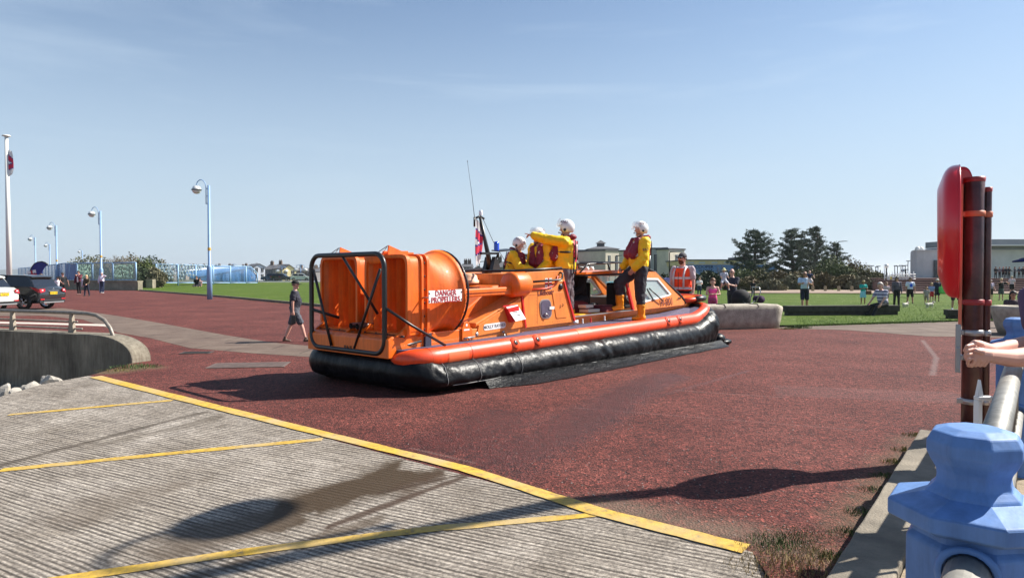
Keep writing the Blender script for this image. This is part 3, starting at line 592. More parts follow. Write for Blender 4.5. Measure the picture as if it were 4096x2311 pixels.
# ---------------------------------------------------------------- propeller ducts
def ring_sq(u,vc,zc,hv,hz,rad,n=48,flr=0.):
    """superellipse section: rad=1 circle, small = boxy"""
    out=[]
    for k in range(n):
        a=2*math.pi*k/n; c_,s_=math.cos(a),math.sin(a); e=rad
        x=math.copysign(abs(c_)**e,c_)*hv; z=math.copysign(abs(s_)**e,s_)*hz; out.append(Vector((u,vc+x,zc+z)))
    return out
DZ=1.345
def duct(vc,near):
    mb=MB(); secs=[(-.02,.475,.575,.22),(.28,.475,.575,.22),(.42,.49,.58,.35),(.62,.535,.59,.7),(.80,.57,.60,.95),(.98,.60,.615,1.),(1.03,.64,.645,1.),(1.07,.675,.675,1.)]
    secs=[(u if u<.3 else .28+(u-.28)*.80,a,b_,e) for u,a,b_,e in secs]; outer=[ring_sq(u,vc,DZ,a,b_,e) for u,a,b_,e in secs]; inner=[ring_sq(u,vc,DZ,a-.03,b_-.03,e) for u,a,b_,e in secs[::-1]]
    mb.loft(outer+inner+[outer[0]],True,False); d=cb(mb,'propeller_duct',m_duct)
    # stiffening ribs
    mb=MB()
    for u0,u1,t in ((.20,.235,.025),(.30,.345,.03)):
        a=ring_sq(u0,vc,DZ,.475+t,.575+t,.2); b_=ring_sq(u1,vc,DZ,.475+t,.575+t,.2); a2=ring_sq(u0,vc,DZ,.46,.56,.2); b2=ring_sq(u1,vc,DZ,.46,.56,.2)
        mb.loft([a2,a,b_,b2],False,False)
    # outlet frame
    f1=ring_sq(-.06,vc,DZ,.50,.60,.2); f2=ring_sq(.0,vc,DZ,.50,.60,.2); g1=ring_sq(-.06,vc,DZ,.455,.555,.2); g2=ring_sq(.0,vc,DZ,.455,.555,.2)
    mb.loft([g2,g1,f1,f2,g2],False,False); cb(mb,'duct_rib',m_duct,d)
    for k in range(6):
        z=DZ-.48+k*.19; 
        mb=MB(); mb.ell((.268,vc-.482,z),(.012,.008,.016),8,5); cb(mb,'bolt',m_bar,d)
    # rudder vanes behind the outlet
    for k in range(4):
        v=vc-.40+k*.265; mb=MB(); n_=8; r1=[];
        prof=[(.03,0),(.10,.012),(.28,.016),(.36,0),(.28,-.016),(.10,-.012)]
        mb.prism([(a,b_+v) for a,b_ in prof],'z',DZ-.54,DZ+.54); 
        sl_=Matrix.Rotation(R(-6),4,'Z'); 
        for p in mb.v:
            q=sl_@Vector((p.x,p.y-v,0)); p.x,p.y=q.x,q.y+v
        cb(mb,'rudder',m_duct,d)
    # lower rudder bar with brackets
    mb=MB(); mb.tube([(-.13,vc-.5,DZ-.55),(-.13,vc+.5,DZ-.55)],.014,8)
    for k in range(4): mb.tube([(-.13,vc-.40+k*.265,DZ-.60),(-.13,vc-.40+k*.265,DZ-.52)],.012,6)
    cb(mb,'steering_bar',m_bar,d)
    # fan: hub, blades, stator, and inlet guard
    mb=MB(); mb.lathe([(0,.86),(.05,.84),(.10,.76),(.12,.65),(.12,.45),(.06,.3),(0,.28)],(0,vc,DZ),16,'x'); mb.v=[Vector((p.x,p.y,p.z)) for p in mb.v]; hb=cb(mb,'hub',m_dark,d)
    for k in range(5):
        a=2*math.pi*k/5+.3; mb=MB(); vs=[]
        for t in range(7):
            r=.10+.46*t/6; tw=R(62-38*t/6); w_=.075-.03*t/6
            for sgn in (-1,1):
                x=.70+sgn*w_*math.cos(tw); off=sgn*w_*math.sin(tw)
                vs.append((x,vc+r*math.cos(a)-off*math.sin(a),DZ+r*math.sin(a)+off*math.cos(a)))
        mb.add(vs,[(2*i,2*i+1,2*i+3,2*i+2) for i in range(6)],True); ob=cb(mb,'blade',m_dark,hb); md=ob.modifiers.new('s','SOLIDIFY'); md.thickness=.012
    mb=MB()
    for rr2,x in ((.60,.98),(.48,1.04),(.36,1.06),(.24,1.08),(.12,1.09)): mb.tube([(x,vc+rr2*math.cos(2*math.pi*k/36),DZ+rr2*math.sin(2*math.pi*k/36)) for k in range(36)],.006,5,closed=True)
    mb.tube([(.97,vc+.66*math.cos(2*math.pi*k/40),DZ+.66*math.sin(2*math.pi*k/40)) for k in range(40)],.018,6,closed=True)
    for k in range(28):
        a=2*math.pi*k/28; c_,s_=math.cos(a),math.sin(a); mb.tube([(.91,vc+.665*c_,DZ+.665*s_),(.98,vc+.63*c_,DZ+.63*s_),(1.04,vc+.46*c_,DZ+.46*s_),(1.09,vc+.1*c_,DZ+.1*s_)],.005,5)
    cb(mb,'inlet_guard',m_bar,d)
    # plinth under the outlet
    mb=MB(); mb.prism([(-.22,.80),(-.02,.93),(.5,.80)],'y',vc-.45,vc-.40); mb.prism([(-.22,.80),(-.02,.93),(.5,.80)],'y',vc+.40,vc+.45); mb.box((-.1,vc-.4,.785),(.35,vc+.4,.83)); mb.box((.7,vc-.12,.78),(.86,vc+.12,.86)); cb(mb,'mounting',m_or,d)
    return d
d1=duct(1.06,True); d2=duct(2.24,False)
# lifting horns on top
for vc,u0 in ((1.15,.05),(2.3,.0)):
    mb=MB(); mb.prism([(u0,DZ+.56),(u0+.02,DZ+.74),(u0+.42,DZ+.60),(u0+.42,DZ+.56)],'y',vc-.012,vc+.012); mb.prism([(u0,DZ+.56),(u0+.03,DZ+.66),(u0+.5,DZ+.66),(u0+.5,DZ+.56)],'y',vc+.13,vc+.15); mb.box((u0+.02,vc,DZ+.6),(u0+.5,vc+.14,DZ+.635))
    cb(mb,'lifting_horn',m_duct)
    mb=MB(); mb.tube([(u0,vc,DZ+.73),(u0-.16,vc+.1,DZ+.60)],.006,5); mb.tube([(u0,vc,DZ+.73),(u0-.16,vc-.08,DZ+.60)],.006,5); cb(mb,'stay_wire',m_bar)
mb=MB(); mb.ell((-.03,1.35,DZ+.555),(.04,.26,.09)); cb(mb,'rudder_cap',m_duct)
# danger plate on the near duct
mb=MB(); mb.bbox((.19,.40,DZ-.098),(.84,.412,DZ+.078),.004)
for p in mb.v: p.y+=(.075-(p.x-.36)*.02)*0
sg=cb(mb,'danger_plate',m_wh)
mb=MB()
for u in (.20,.83):
    for z in (DZ-.07,DZ+.04): mb.ell((u,.398,z),(.012,.008,.012),8,5)
cb(mb,'screw',m_bar,sg)
text('DANGER',.112,frame(sh((.515,.397,DZ+.035)),(1,0,.022),(0,0,1)),m_txr,sg,sx=.92); text('PROPELLERS',.112,frame(sh((.515,.397,DZ-.062)),(1,0,.022),(0,0,1)),m_txr,sg,sx=.92)
mb=MB(); mb.box((.36,.3965,DZ-.015),(.68,.399,DZ-.011)); cb(mb,'underline',m_txr,sg)
mb=MB(); mb.tube([(.22,.41,DZ-.02),(.22,.57,DZ-.02)],.012,6); mb.tube([(.82,.41,DZ-.02),(.82,.45,DZ-.02)],.012,6); cb(mb,'plate_bracket',m_gry,sg)
# stern exhausts
mb=MB()
for v in (1.52,1.68): mb.tube([(-.22,v,.90),(.2,v+.02,.90)],.045,14,cap=False); mb.tube([(-.22,v,.90),(.2,v+.02,.90)],.036,14,cap=False)
cb(mb,'exhaust_pipe',mat('burnt_steel',(.16,.14,.13),.5,.8,var=.4,vs=20))
# ---------------------------------------------------------------- propeller guard frame across the stern
def rrect(u,v0,v1,z0,z1,r,lean=0.,n=6):
    pts=[]
    for cx,cz,a0 in ((v1-r,z1-r,0),(v0+r,z1-r,90),(v0+r,z0+r,180),(v1-r,z0+r,270)):
        for k in range(n+1):
            a=R(a0+90*k/n); v=cx+r*math.cos(a); z=cz+r*math.sin(a); pts.append((u-lean*(z-z0),v,z))
    return pts
mb=MB(); mb.tube(rrect(-.33,.73,2.56,.555,1.955,.2),.036,12,closed=True); cage=cb(mb,'guard_frame',m_bar)
def brace(pts,r=.021):
    mb=MB(); mb.tube(pts,r,8); return cb(mb,'brace',m_bar,cage)
brace([(-.33,2.50,1.74),(-.36,1.98,.60)]); brace([(-.33,.82,1.74),(-.34,1.42,.60)]); brace([(-.33,1.72,1.93),(-.05,1.25,1.08)]); brace([(-.33,.70,1.2),(-.02,.53,.95),(.47,.36,.63)],.020)
brace([(-.33,2.53,1.12),(.0,2.3,.98)],.024); brace([(-.33,.74,.60),(.22,.60,.70)],.018); brace([(-.33,2.46,.64),(-.15,2.35,.66)],.02)
mb=MB(); mb.bbox((.30,.60,.60),(.42,.655,.80),.006); cb(mb,'strut_mount',mat('navy_block',(.03,.03,.06),.6))
# ---------------------------------------------------------------- drive cowl: beam and drum, near and far
for v in (.70,2.60):
    s_=1 if v<1.65 else -1
    mb=MB(); mb.bbox((1.06,v-.055,1.335-.055),(2.35,v+.055,1.335+.075),.02)
    mb.box((1.05,v-.07,1.345),(2.2,v-.058,1.355)); bm1=cb(mb,'drive_beam',m_or)
    mb=MB(); mb.lathe([(0,2.22),(.17,2.22),(.21,2.25),(.215,2.30),(.215,2.58),(.20,2.62),(0,2.63)],(0,v+.02*s_,1.44),28,'x'); cb(mb,'belt_housing',m_or)
# ---------------------------------------------------------------- engine house and side panels
mb=MB(); mb.prism([(1.42,.78),(1.42,.86),(2.52,1.26),(2.52,1.62),(3.58,1.64),(3.93,.78)],'y',V0+.03,V1-.03); eh=cb(mb,'engine_house',m_pan,bev=.015)
mb=MB(); mb.prism([(1.40,.66),(1.45,.83),(2.45,1.22),(2.50,.72)],'y',V0-.014,V0+.03); pn=cb(mb,'side_panel',m_pan,bev=.006)
mb=MB(); rivets(mb,[(1.50+i*.068,.745) for i in range(15)]+[(1.52+i*.085,.85+i*.033) for i in range(11)],V0-.016,.005)
cb(mb,'rivet_row',mat('rivet3',(.35,.11,.03),.5),pn)['kind']='stuff'
# name plate with rounded ends
mb=MB(); pp=[]
for cx,a0 in ((2.02,-90),(1.60,90)):
    for k in range(9): a=R(a0+180*k/8); pp.append((cx+.055*math.cos(a),.79+.05*math.sin(a)+ (cx-1.81)*.02))
mb.prism(pp,'y',V0-.018,V0-.0145); npz=cb(mb,'name_plate',m_wh,pn)
text('MOLLY RAYNER',.072,frame(sh((1.81,V0-.019,.79)),(1,0,.04),(0,0,1)),m_txg,npz)
# red flap box with white instruction card
mb=MB(); mb.prism([(2.03,1.06),(2.30,1.09),(2.34,.86),(2.14,.83)],'y',V0-.10,V0-.01); mb.box((2.0,V0-.03,1.085),(2.32,V0-.012,1.11)); fb=cb(mb,'flap_box',m_red)
mb=MB(); mb.add([(2.03,V0-.06,1.085),(2.31,V0-.06,1.105),(2.42,V0-.15,.865),(2.16,V0-.15,.845)],[(0,1,2,3)]); ob=cb(mb,'instruction_card',m_wh,fb); md=ob.modifiers.new('s','SOLIDIFY'); md.thickness=.006
mb=MB(); mb.tube([(2.16,V0-.108,1.01),(2.20,V0-.112,.995),(2.27,V0-.112,1.0)],.004,4); mb.tube([(2.24,V0-.126,.955),(2.27,V0-.13,.94),(2.30,V0-.126,.955),(2.28,V0-.135,.92)],.004,4); cb(mb,'card_marks',m_txg,fb)
mb=MB(); mb.prism([(2.47,1.25),(2.50,1.25),(2.60,.70),(2.57,.70)],'y',V0-.02,V0+.02); cb(mb,'panel_edge',m_red,eh)
# tall cabin side with its own panel lines
mb=MB(); mb.prism([(2.54,.70),(2.54,1.20),(2.60,1.64),(3.62,1.66),(3.95,.70)],'y',V0-.006,V0+.03); cs=cb(mb,'cabin_side',m_pan,bev=.006)
mb=MB(); mb.prism([(3.62,1.46),(3.655,1.46),(3.985,.72),(3.94,.72)],'y',V0-.03,V0+.05); cb(mb,'door_edge',m_red,cs)
mb=MB(); rivets(mb,[(2.62+i*.07,.745) for i in range(19)]+[(2.88,.78+i*.06) for i in range(8)]+[(2.62+i*.09,1.24) for i in range(3)]+[(3.50+.036*i,1.58-.085*i) for i in range(10)],V0-.008,.006); mb.box((2.90,V0-.0075,.75),(2.905,V0-.004,1.24)); mb.box((2.6,V0-.0075,1.25),(2.9,V0-.004,1.255)); cb(mb,'rivet_row',mat('rivet2',(.35,.11,.03),.5),cs)['kind']='stuff'
pp=[]
def rr2d(u0,u1,z0,z1,r,sk_=0.,n=5):
    out=[]
    for cx,cz,a0 in ((u1-r,z1-r,0),(u0+r,z1-r,90),(u0+r,z0+r,180),(u1-r,z0+r,270)):
        for k in range(n+1):
            a=R(a0+90*k/n); u=cx+r*math.cos(a); z=cz+r*math.sin(a); out.append((u+sk_*(z-z0),z))
    return out
mb=MB(); mb.prism(rr2d(2.90+.08,3.30,.82,1.16,.10,-.12),'y',V0-.016,V0-.007); hr=cb(mb,'hatch_rim',mat('steel_rim',(.45,.40,.38),.35,.7),cs)
mb=MB(); mb.prism(rr2d(3.0,3.28,.84,1.14,.09,-.12),'y',V0-.024,V0-.0165); hh=cb(mb,'hatch',m_pur,cs,bev=.006)
mb=MB(); mb.bbox((3.20,V0-.036,.97),(3.34,V0-.0245,1.02),.004); cb(mb,'hinge',m_wh,hh)
mb=MB(); mb.tube([(3.06,V0-.03,.90),(3.09,V0-.05,.905),(3.15,V0-.05,.865)],.012,8); cb(mb,'latch_handle',m_gry,hh)
mb=MB(); mb.prism(rr2d(3.42,3.75,.80,1.27,.03,-.25),'y',V0-.016,V0-.007); cb(mb,'access_panel',m_pan,cs,bev=.004)
for (u,z,wd) in ((3.53,1.01,.0),(3.60,1.03,.0)):
    mb=MB(); mb.tube([(u,V0-.022,z+.03),(u+.01,V0-.03,z),(u-.015,V0-.022,z-.03)],.005,5); cb(mb,'catch',m_txt,cs)
mb=MB(); mb.lathe([(0,-.03),(.035,-.03),(.055,-.015),(.06,0)],(3.55,V0-.006,1.36),16,'y'); cb(mb,'vent_knob',m_bar,cs)
mb=MB(); mb.bbox((3.50,V0-.012,1.455),(3.60,V0-.006,1.485),.002); cb(mb,'sticker',mat('cream_sticker',(.8,.65,.35),.5),cs)
# handrail pipe on the cabin side
mb=MB(); mb.tube([(2.66,V0-.06,1.475),(3.46,V0-.06,1.49),(3.53,V0-.06,1.52),(3.55,V0-.05,1.60),(3.52,V0-.01,1.62)],.018,8); mb.tube([(2.66,V0-.06,1.475),(2.66,V0,1.475)],.018,8); cb(mb,'grab_handle',m_bar,cs)
mb=MB(); mb.tube([(2.72,V0-.02,1.345),(3.1,V0-.02,1.345),(3.3,V0-.02,1.38),(3.42,V0-.02,1.46),(3.45,V0-.02,1.56)],.014,6); cb(mb,'cable',m_tube,cs)
# house flag emblem and lettering
def emblem(par,c,s,yv,ox=None):
    """four white quarters with a red cross edged in blue, R N L I in the quarters, crown and anchor at the middle"""
    x,z=c; q=s*.36
    mb=MB()
    for dx,dz in ((-1,1),(1,1),(-1,-1),(1,-1)): mb.box((x+dx*s*.30-q/2,yv-.002,z+dz*s*.30-q/2),(x+dx*s*.30+q/2,yv,z+dz*s*.30+q/2))
    e_=cb(mb,'emblem',m_wh,par)
    mb=MB(); mb.box((x-s*.48,yv-.003,z-s*.085),(x+s*.48,yv-.0012,z+s*.085)); mb.box((x-s*.085,yv-.0035,z+s*.086),(x+s*.085,yv-.0012,z+s*.48)); mb.box((x-s*.085,yv-.0035,z-s*.48),(x+s*.085,yv-.0012,z-s*.086)); cb(mb,'emblem_cross',m_txr,e_)
    mb=MB(); mb.box((x-s*.05,yv-.006,z+s*.02),(x+s*.05,yv-.0036,z+s*.09)); mb.tube([(x,yv-.006,z-s*.12),(x,yv-.006,z)],s*.02,5); mb.tube([(x-s*.07,yv-.006,z-s*.06),(x,yv-.006,z-s*.12),(x+s*.07,yv-.006,z-s*.06)],s*.018,5); cb(mb,'emblem_crown',mat('gold',(.7,.45,.08),.4),e_)
    for ch,dx,dz in (('R',-1,1),('N',1,1),('L',-1,-1),('I',1,-1)): text(ch,s*.30,frame(sh((x+dx*s*.30,yv-.004,z+dz*s*.30)),(1,0,.022),(0,0,1)),m_txg,e_)
emblem(cs,(3.20,1.43),.20,V0-.008)
text('Lifeboats',.135,frame(sh((3.13,V0-.01,1.275)),(1,0,.04),(0,0,1)),m_txt,cs,sx=.95)
# top rail of the cabin
mb=MB(); mb.tube([(2.35,V0+.02,1.67),(3.60,V0+.02,1.70),(3.66,V0+.03,1.66)],.02,8); mb.tube([(2.35,V0+.02,1.67),(2.35,V1-.02,1.67),(3.6,V1-.02,1.70)],.02,8); mb.box((2.5,V0+.05,1.64),(3.5,V0+.08,1.665)); cb(mb,'top_rail',m_bar,eh)
# engine deck behind the house: ramp, humps, two filler domes, dark T mark
mb=MB(); mb.prism([(1.42,.82),(1.42,1.0),(2.2,1.42),(2.9,1.45),(2.9,.9)],'y',1.05,2.25); er=cb(mb,'engine_cover',m_or,bev=.03)
mb=MB(); mb.add([(1.95,1.25,1.315),(2.1,1.25,1.395),(2.1,1.75,1.395),(1.95,1.75,1.315)],[(0,1,2,3)]); mb.v=[p+Vector((0,0,.006)) for p in mb.v]; cb(mb,'non_slip_patch',m_bar,er)
for (u,v) in ((2.3,1.7),(2.45,2.35)):
    mb=MB(); mb.lathe([(0,.17),(.06,.165),(.12,.13),(.14,.05),(.16,.045),(.16,0)],(u,v,1.46),20); cb(mb,'filler_dome',mat('pale_orange_dome',(.78,.45,.28),.5))
mb=MB(); mb.ell((1.75,2.4,1.42),(.45,.2,.16)); cb(mb,'air_hump',m_or)
# lashing eyes on the coaming
for (u,z) in ((1.18,.70),(2.02,.62)):
    mb=MB(); mb.tube([(u,V0-.03,z+.05),(u+.01,V0-.04,z-.05),(u+.05,V0-.04,z-.09)],.009,6); mb.lathe([(0,-.02),(.018,-.02),(.02,0)],(u,V0-.0,z+.06),10,'y'); cb(mb,'lashing_eye',m_gry)
mb=MB(); mb.prism([(1.05,.62),(1.05,.82),(1.09,.90),(1.16,.92),(1.21,.86),(1.24,.78),(1.24,.70)],'y',V0-.05,V0-.024); ob=cb(mb,'lifting_plate',m_or,bev=.004)
mb=MB(); mb.lathe([(0,-.03),(.022,-.03)],(1.14,V0-.024,.86),12,'y'); mb.box((1.08,V0-.053,.775),(1.20,V0-.051,.80)); cb(mb,'lifting_eye',m_wh,ob)
mb=MB(); mb.tube([(1.08,V0-.06,.66),(1.3,V0-.06,.665)],.014,8); mb.lathe([(0,-.07),(.03,-.065),(.035,-.05),(.01,-.02)],(1.36,V0,.70),12,'y'); cb(mb,'tow_pin',m_gry)
for u,wh in ((3.98,1),(4.22,0),(4.48,2),(4.95,0)):
    mb=MB()
    if wh==1: mb.lathe([(0,-.035),(.028,-.03),(.032,0)],(u,V0,.70),12,'y'); mb.bbox((u+.04,V0-.03,.67),(u+.09,V0,.73),.006)
    else: mb.bbox((u-.012,V0-.025,.665),(u+.012,V0,.74),.005); mb.ell((u,V0-.02,.66),(.018,.012,.014),8,6)
    cb(mb,'cleat',m_red if wh==2 else m_wh)
# ---------------------------------------------------------------- open cockpit
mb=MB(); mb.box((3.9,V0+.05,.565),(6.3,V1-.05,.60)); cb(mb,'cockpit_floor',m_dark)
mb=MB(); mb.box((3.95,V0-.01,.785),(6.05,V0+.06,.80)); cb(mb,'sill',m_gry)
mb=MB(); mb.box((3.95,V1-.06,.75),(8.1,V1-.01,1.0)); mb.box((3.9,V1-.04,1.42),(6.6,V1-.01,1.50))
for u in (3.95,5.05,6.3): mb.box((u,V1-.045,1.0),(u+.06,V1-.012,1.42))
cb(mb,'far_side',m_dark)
mb=MB(); mb.box((4.01,V1-.03,1.0),(5.05,V1-.024,1.42)); mb.box((5.11,V1-.03,1.0),(6.3,V1-.024,1.42)); cb(mb,'far_window',mat('far_glass',(.6,.7,.68),.05,alpha=.18))
# roof with dark underside
mb=MB(); mb.prism([(4.7,1.555),(4.72,1.60),(5.8,1.625),(7.05,1.60),(7.05,1.555)],'y',.92,V1-.15)
for p in mb.v: p.z+=.03*(1-((p.y-1.7)/.8)**2)
rf=cb(mb,'roof',m_or,bev=.01)
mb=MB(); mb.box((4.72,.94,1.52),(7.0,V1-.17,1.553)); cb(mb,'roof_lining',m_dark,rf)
mb=MB()
mb.prism([(5.75,1.53),(5.95,1.53),(6.15,.79),(6.02,.79)],'y',V0+.0,V0+.05); cb(mb,'door_post',m_pan,rf,bev=.006)
mb=MB(); mb.prism([(5.70,1.40),(5.77,1.40),(6.03,.80),(5.97,.80)],'y',V0-.03,V0+.02); cb(mb,'post_edge',m_red,rf)
# front quarter: side panel with window opening, sloping screen
def warp(mb):
    for p in mb.v:                      # sides lean inwards above the coaming
        t=max(0,(p.z-.78)/.8); p.y=1.65+(p.y-1.65)*(1-.10*t)
    return mb
oA=[(6.05,.78),(5.98,1.56),(6.35,1.58),(7.10,1.565),(8.30,.83),(8.35,.78)]
wA=[(6.42,1.45),(7.16,1.425),(7.68,1.055),(7.60,1.02),(6.45,.92)]
def framed(outer,inner,v0,v1,mb):
    """plate with a hole: bridges the outer loop to the inner loop"""
    bm=bmesh.new(); vo=[bm.verts.new((a,0,b_)) for a,b_ in outer]; vi=[bm.verts.new((a,0,b_)) for a,b_ in inner]
    eo=[bm.edges.new((vo[i],vo[(i+1)%len(vo)])) for i in range(len(vo))]; ei=[bm.edges.new((vi[i],vi[(i+1)%len(vi)])) for i in range(len(vi))]
    r=bmesh.ops.triangle_fill(bm,use_beauty=True,use_dissolve=False,edges=eo+ei); bm.verts.index_update(); fs=[[v.index for v in f.verts] for f in bm.faces]; vs=[v.co.copy() for v in bm.verts]; bm.free(); n=len(vs); no,ni=len(outer),len(inner)
    mb.add([(p.x,v0,p.z) for p in vs]+[(p.x,v1,p.z) for p in vs],fs+[[i+n for i in f] for f in fs]+[(i,(i+1)%no,(i+1)%no+n,i+n) for i in range(no)]+[(no+i,no+(i+1)%ni,no+(i+1)%ni+n,no+i+n) for i in range(ni)])
for v0,v1 in ((V0,V0+.05),(V1-.05,V1)):
    mb=MB(); framed(oA,wA,v0,v1,mb); fq=cb(warp(mb),'front_quarter',m_pan)
    wi=[(6.47,1.41),(7.14,1.385),(7.60,1.06),(7.56,1.045),(6.50,.955)]
    mb=MB(); framed(wA,wi,v0-.008 if v0<1 else v0+.01,v1-.01 if v0<1 else v1+.008,mb); cb(warp(mb),'window_frame',m_wh,fq)
    mb=MB(); mb.prism(wi,'y',v0+.02,v0+.026); cb(warp(mb),'side_window',m_gl,fq)
    if v0<1:
        text('H-001',.235,frame(sh((7.42,V0-.004,.885)),(1,0,.03),(0,.06,1)),m_txt,fq,sx=.95)
        mb=MB(); mb.tube([(6.66,V0-.0,1.22),(6.95,V0-.03,1.05),(7.18,V0-.04,.93)],.014,6); mb.box((6.58,V0-.0,1.02),(6.97,V0+.012,1.055),rot=(0,R(43),0),c=(6.80,V0,1.13)); cb(mb,'wiper',m_bar,fq)
        mb=MB(); mb.prism([(7.90,.93),(8.15,.96),(8.02,.94),(8.18,.975),(7.95,.96)],'y',V0-.006,V0-.002); cb(mb,'emblem_mark',m_bar,fq)
        mb=MB(); rivets(mb,[(6.2+i*.09,.81) for i in range(20)],V0-.004,.006); cb(mb,'rivet_row',MAT['rivet2'],fq)['kind']='stuff'
# sloping windscreen between the quarters
mb=MB(); 
def quad(u0,z0,u1,z1,va,vb,th=.03): mb.prism([(u0,z0),(u1,z1),(u1-.02,z1-th),(u0-.02,z0-th)],'y',va,vb)
quad(7.10,1.57,7.22,1.50,.85,2.45); quad(7.95,1.045,8.35,.80,.70,2.60); quad(7.2,1.51,7.97,1.04,.80,.88); quad(7.2,1.51,7.97,1.04,2.42,2.5); quad(7.2,1.51,7.97,1.04,1.62,1.68)
cb(mb,'screen_frame',m_pan)
mb=MB(); mb.prism([(7.22,1.48),(7.95,1.03),(7.94,1.02),(7.21,1.47)],'y',.88,2.42); cb(mb,'windscreen',m_gl)
# inside: dash, wheel, seats, bags
mb=MB(); mb.bbox((6.9,.8,.62),(7.7,2.5,1.0),.03); mb.tube([(6.82,1.2+.15*math.cos(2*math.pi*k/16),1.05+.15*math.sin(2*math.pi*k/16)) for k in range(16)],.015,6,closed=True); cb(mb,'dashboard',mat('grey_dash',(.30,.30,.29),.6))
for v in (1.0,1.9):
    mb=MB(); mb.bbox((6.25,v,.6),(6.6,v+.45,.88),.04); mb.bbox((6.18,v,.8),(6.28,v+.45,1.35),.04); cb(mb,'seat',m_dark)
# roll hoops and roof rails
mb=MB(); mb.tube([(6.25,.86,1.70),(6.45,.86,1.67),(6.85,.86,1.66),(7.15,.80,1.56),(8.20,.70,.97),(8.30,.68,.86),(8.28,.66,.80)],.024,8); mb.tube([(6.25,2.4,1.70),(6.85,2.4,1.66),(7.15,2.4,1.56),(8.25,2.5,.92)],.024,8)
cb(mb,'grab_rail',m_bar)
mb=MB(); 
for v in (.95,2.35): mb.tube([(4.55,v,1.60),(4.8,v,1.76),(6.35,v,1.79),(6.5,v,1.62)],.018,8)
mb.tube([(4.8,.95,1.76),(4.8,2.35,1.76)],.018,8); mb.tube([(6.35,.95,1.79),(6.35,2.35,1.79)],.018,8); mb.tube([(5.5,.95,1.77),(5.6,.95,1.62)],.016,6)
cb(mb,'roof_rail',m_bar)
mb=MB(); mb.ell((4.98,1.45,1.99),(.12,.10,.11)); mb.tube([(4.98,1.45,1.63),(4.98,1.45,1.92)],.03,8); mb.bbox((4.90,1.30,1.9),(4.94,1.36,2.05),.01); cb(mb,'search_light',m_bar)
for (u,v) in ((5.3,1.2),(5.55,1.5)):
    mb=MB(); mb.lathe([(0,.07),(.03,.065),(.05,.03),(.05,0)],(u,v,1.64),12); cb(mb,'aerial_dome',m_wh)
# bow: coaming box with black fender ring
mb=MB(); mb.prism([(8.28,.80),(8.34,.97),(8.4,.97),(8.4,.80)],'y',.85,2.45); mb.prism([(8.3,.82),(8.3,1.0),(8.75,.98),(9.1,.93),(9.1,.82)],'y',.72,.76); mb.prism([(8.3,.82),(8.3,1.0),(8.75,.98),(9.1,.93),(9.1,.82)],'y',2.54,2.58)
cb(mb,'bow_coaming',m_or)
fr=[(8.30,.66,.90)]+[(8.62,.60,.90)]
arc=[]
for k in range(17):
    a=-math.pi/2+math.pi*k/16; arc.append((9.00+.55*math.cos(a),1.65+1.1*math.sin(a)*.97,.895+.01*math.cos(a)))
mb=MB(); mb.tube([(8.3,.70,.875),(8.62,.62,.885),(8.8,.585,.89)],.055,12); mb.tube([(8.3,2.6,.875),(8.8,2.72,.89)],.055,12); cb(mb,'fender_bracket',m_tube)
mb=MB(); mb.tube([(8.66,.60,.89)]+arc+[(8.66,2.70,.89)],.068,14); cb(mb,'bow_fender',m_bar)
mb=MB(); vs=[(8.32,.72,.875)]+[(p[0]-.03,p[1]+(.05 if p[1]<1.65 else -.05),.872) for p in arc]+[(8.32,2.58,.875)]; mb.add(vs,[tuple(range(len(vs)))]); ob=cb(mb,'bow_deck',m_ylw); 
mb=MB(); mb.tube([(p[0]-.05,p[1]*.97+.05,p[2]+.04) for p in arc],.03,8); cb(mb,'fender_lip',m_tube)
# ---------------------------------------------------------------- mast
mb=MB(); mb.prism([(2.62,1.44),(2.98,1.44),(2.84,1.86),(2.76,1.92)],'y',1.52,1.60); mb.prism([(2.62,1.44),(2.98,1.44),(2.84,1.86),(2.76,1.92)],'y',1.70,1.78); mb.tube([(2.83,1.65,1.5),(2.70,1.65,1.98),(2.50,1.65,2.62)],[.05,.042,.024],10)
mb.box((2.50,1.60,1.96),(2.95,1.70,2.0)); mb.tube([(2.80,1.65,1.72),(2.98,1.65,1.97)],.02,6); mb.box((2.9,1.55,2.03),(3.30,1.75,2.05),rot=(R(6),R(-4),0)); mb.tube([(2.38,1.65,2.60),(2.50,1.65,2.64),(2.60,1.65,2.60)],.02,8); ms=cb(mb,'mast',m_bar)
mb=MB(); mb.lathe([(0,.09),(.03,.085),(.035,.05),(.035,0)],(2.52,1.65,2.66),10); cb(mb,'nav_light',mat('clear_lens',(.85,.87,.9),.1),ms)
mb=MB(); mb.lathe([(0,.17),(.045,.165),(.05,.12),(.05,0)],(2.93,1.65,2.03),16); cb(mb,'blue_beacon',mat('blue_lens',(.01,.08,.65),.1,coat=.5),ms)
mb=MB(); mb.tube([(2.36,1.65,2.45),(2.36,1.65,2.62)],.018,8); mb.tube([(2.36,1.65,2.62),(2.26,1.62,3.05),(2.14,1.6,3.56)],[.006,.004,.003],5); mb.ell((2.14,1.6,3.57),(.008,.008,.014),6,4); cb(mb,'whip_aerial',m_bar,ms)
mb=MB(); mb.tube([(2.56,1.65,2.62),(2.95,1.75,2.2),(3.55,1.9,1.72)],.005,5); mb.tube([(2.42,1.64,2.6),(2.40,1.6,1.75)],.003,4); cb(mb,'halyard',m_bar,ms)
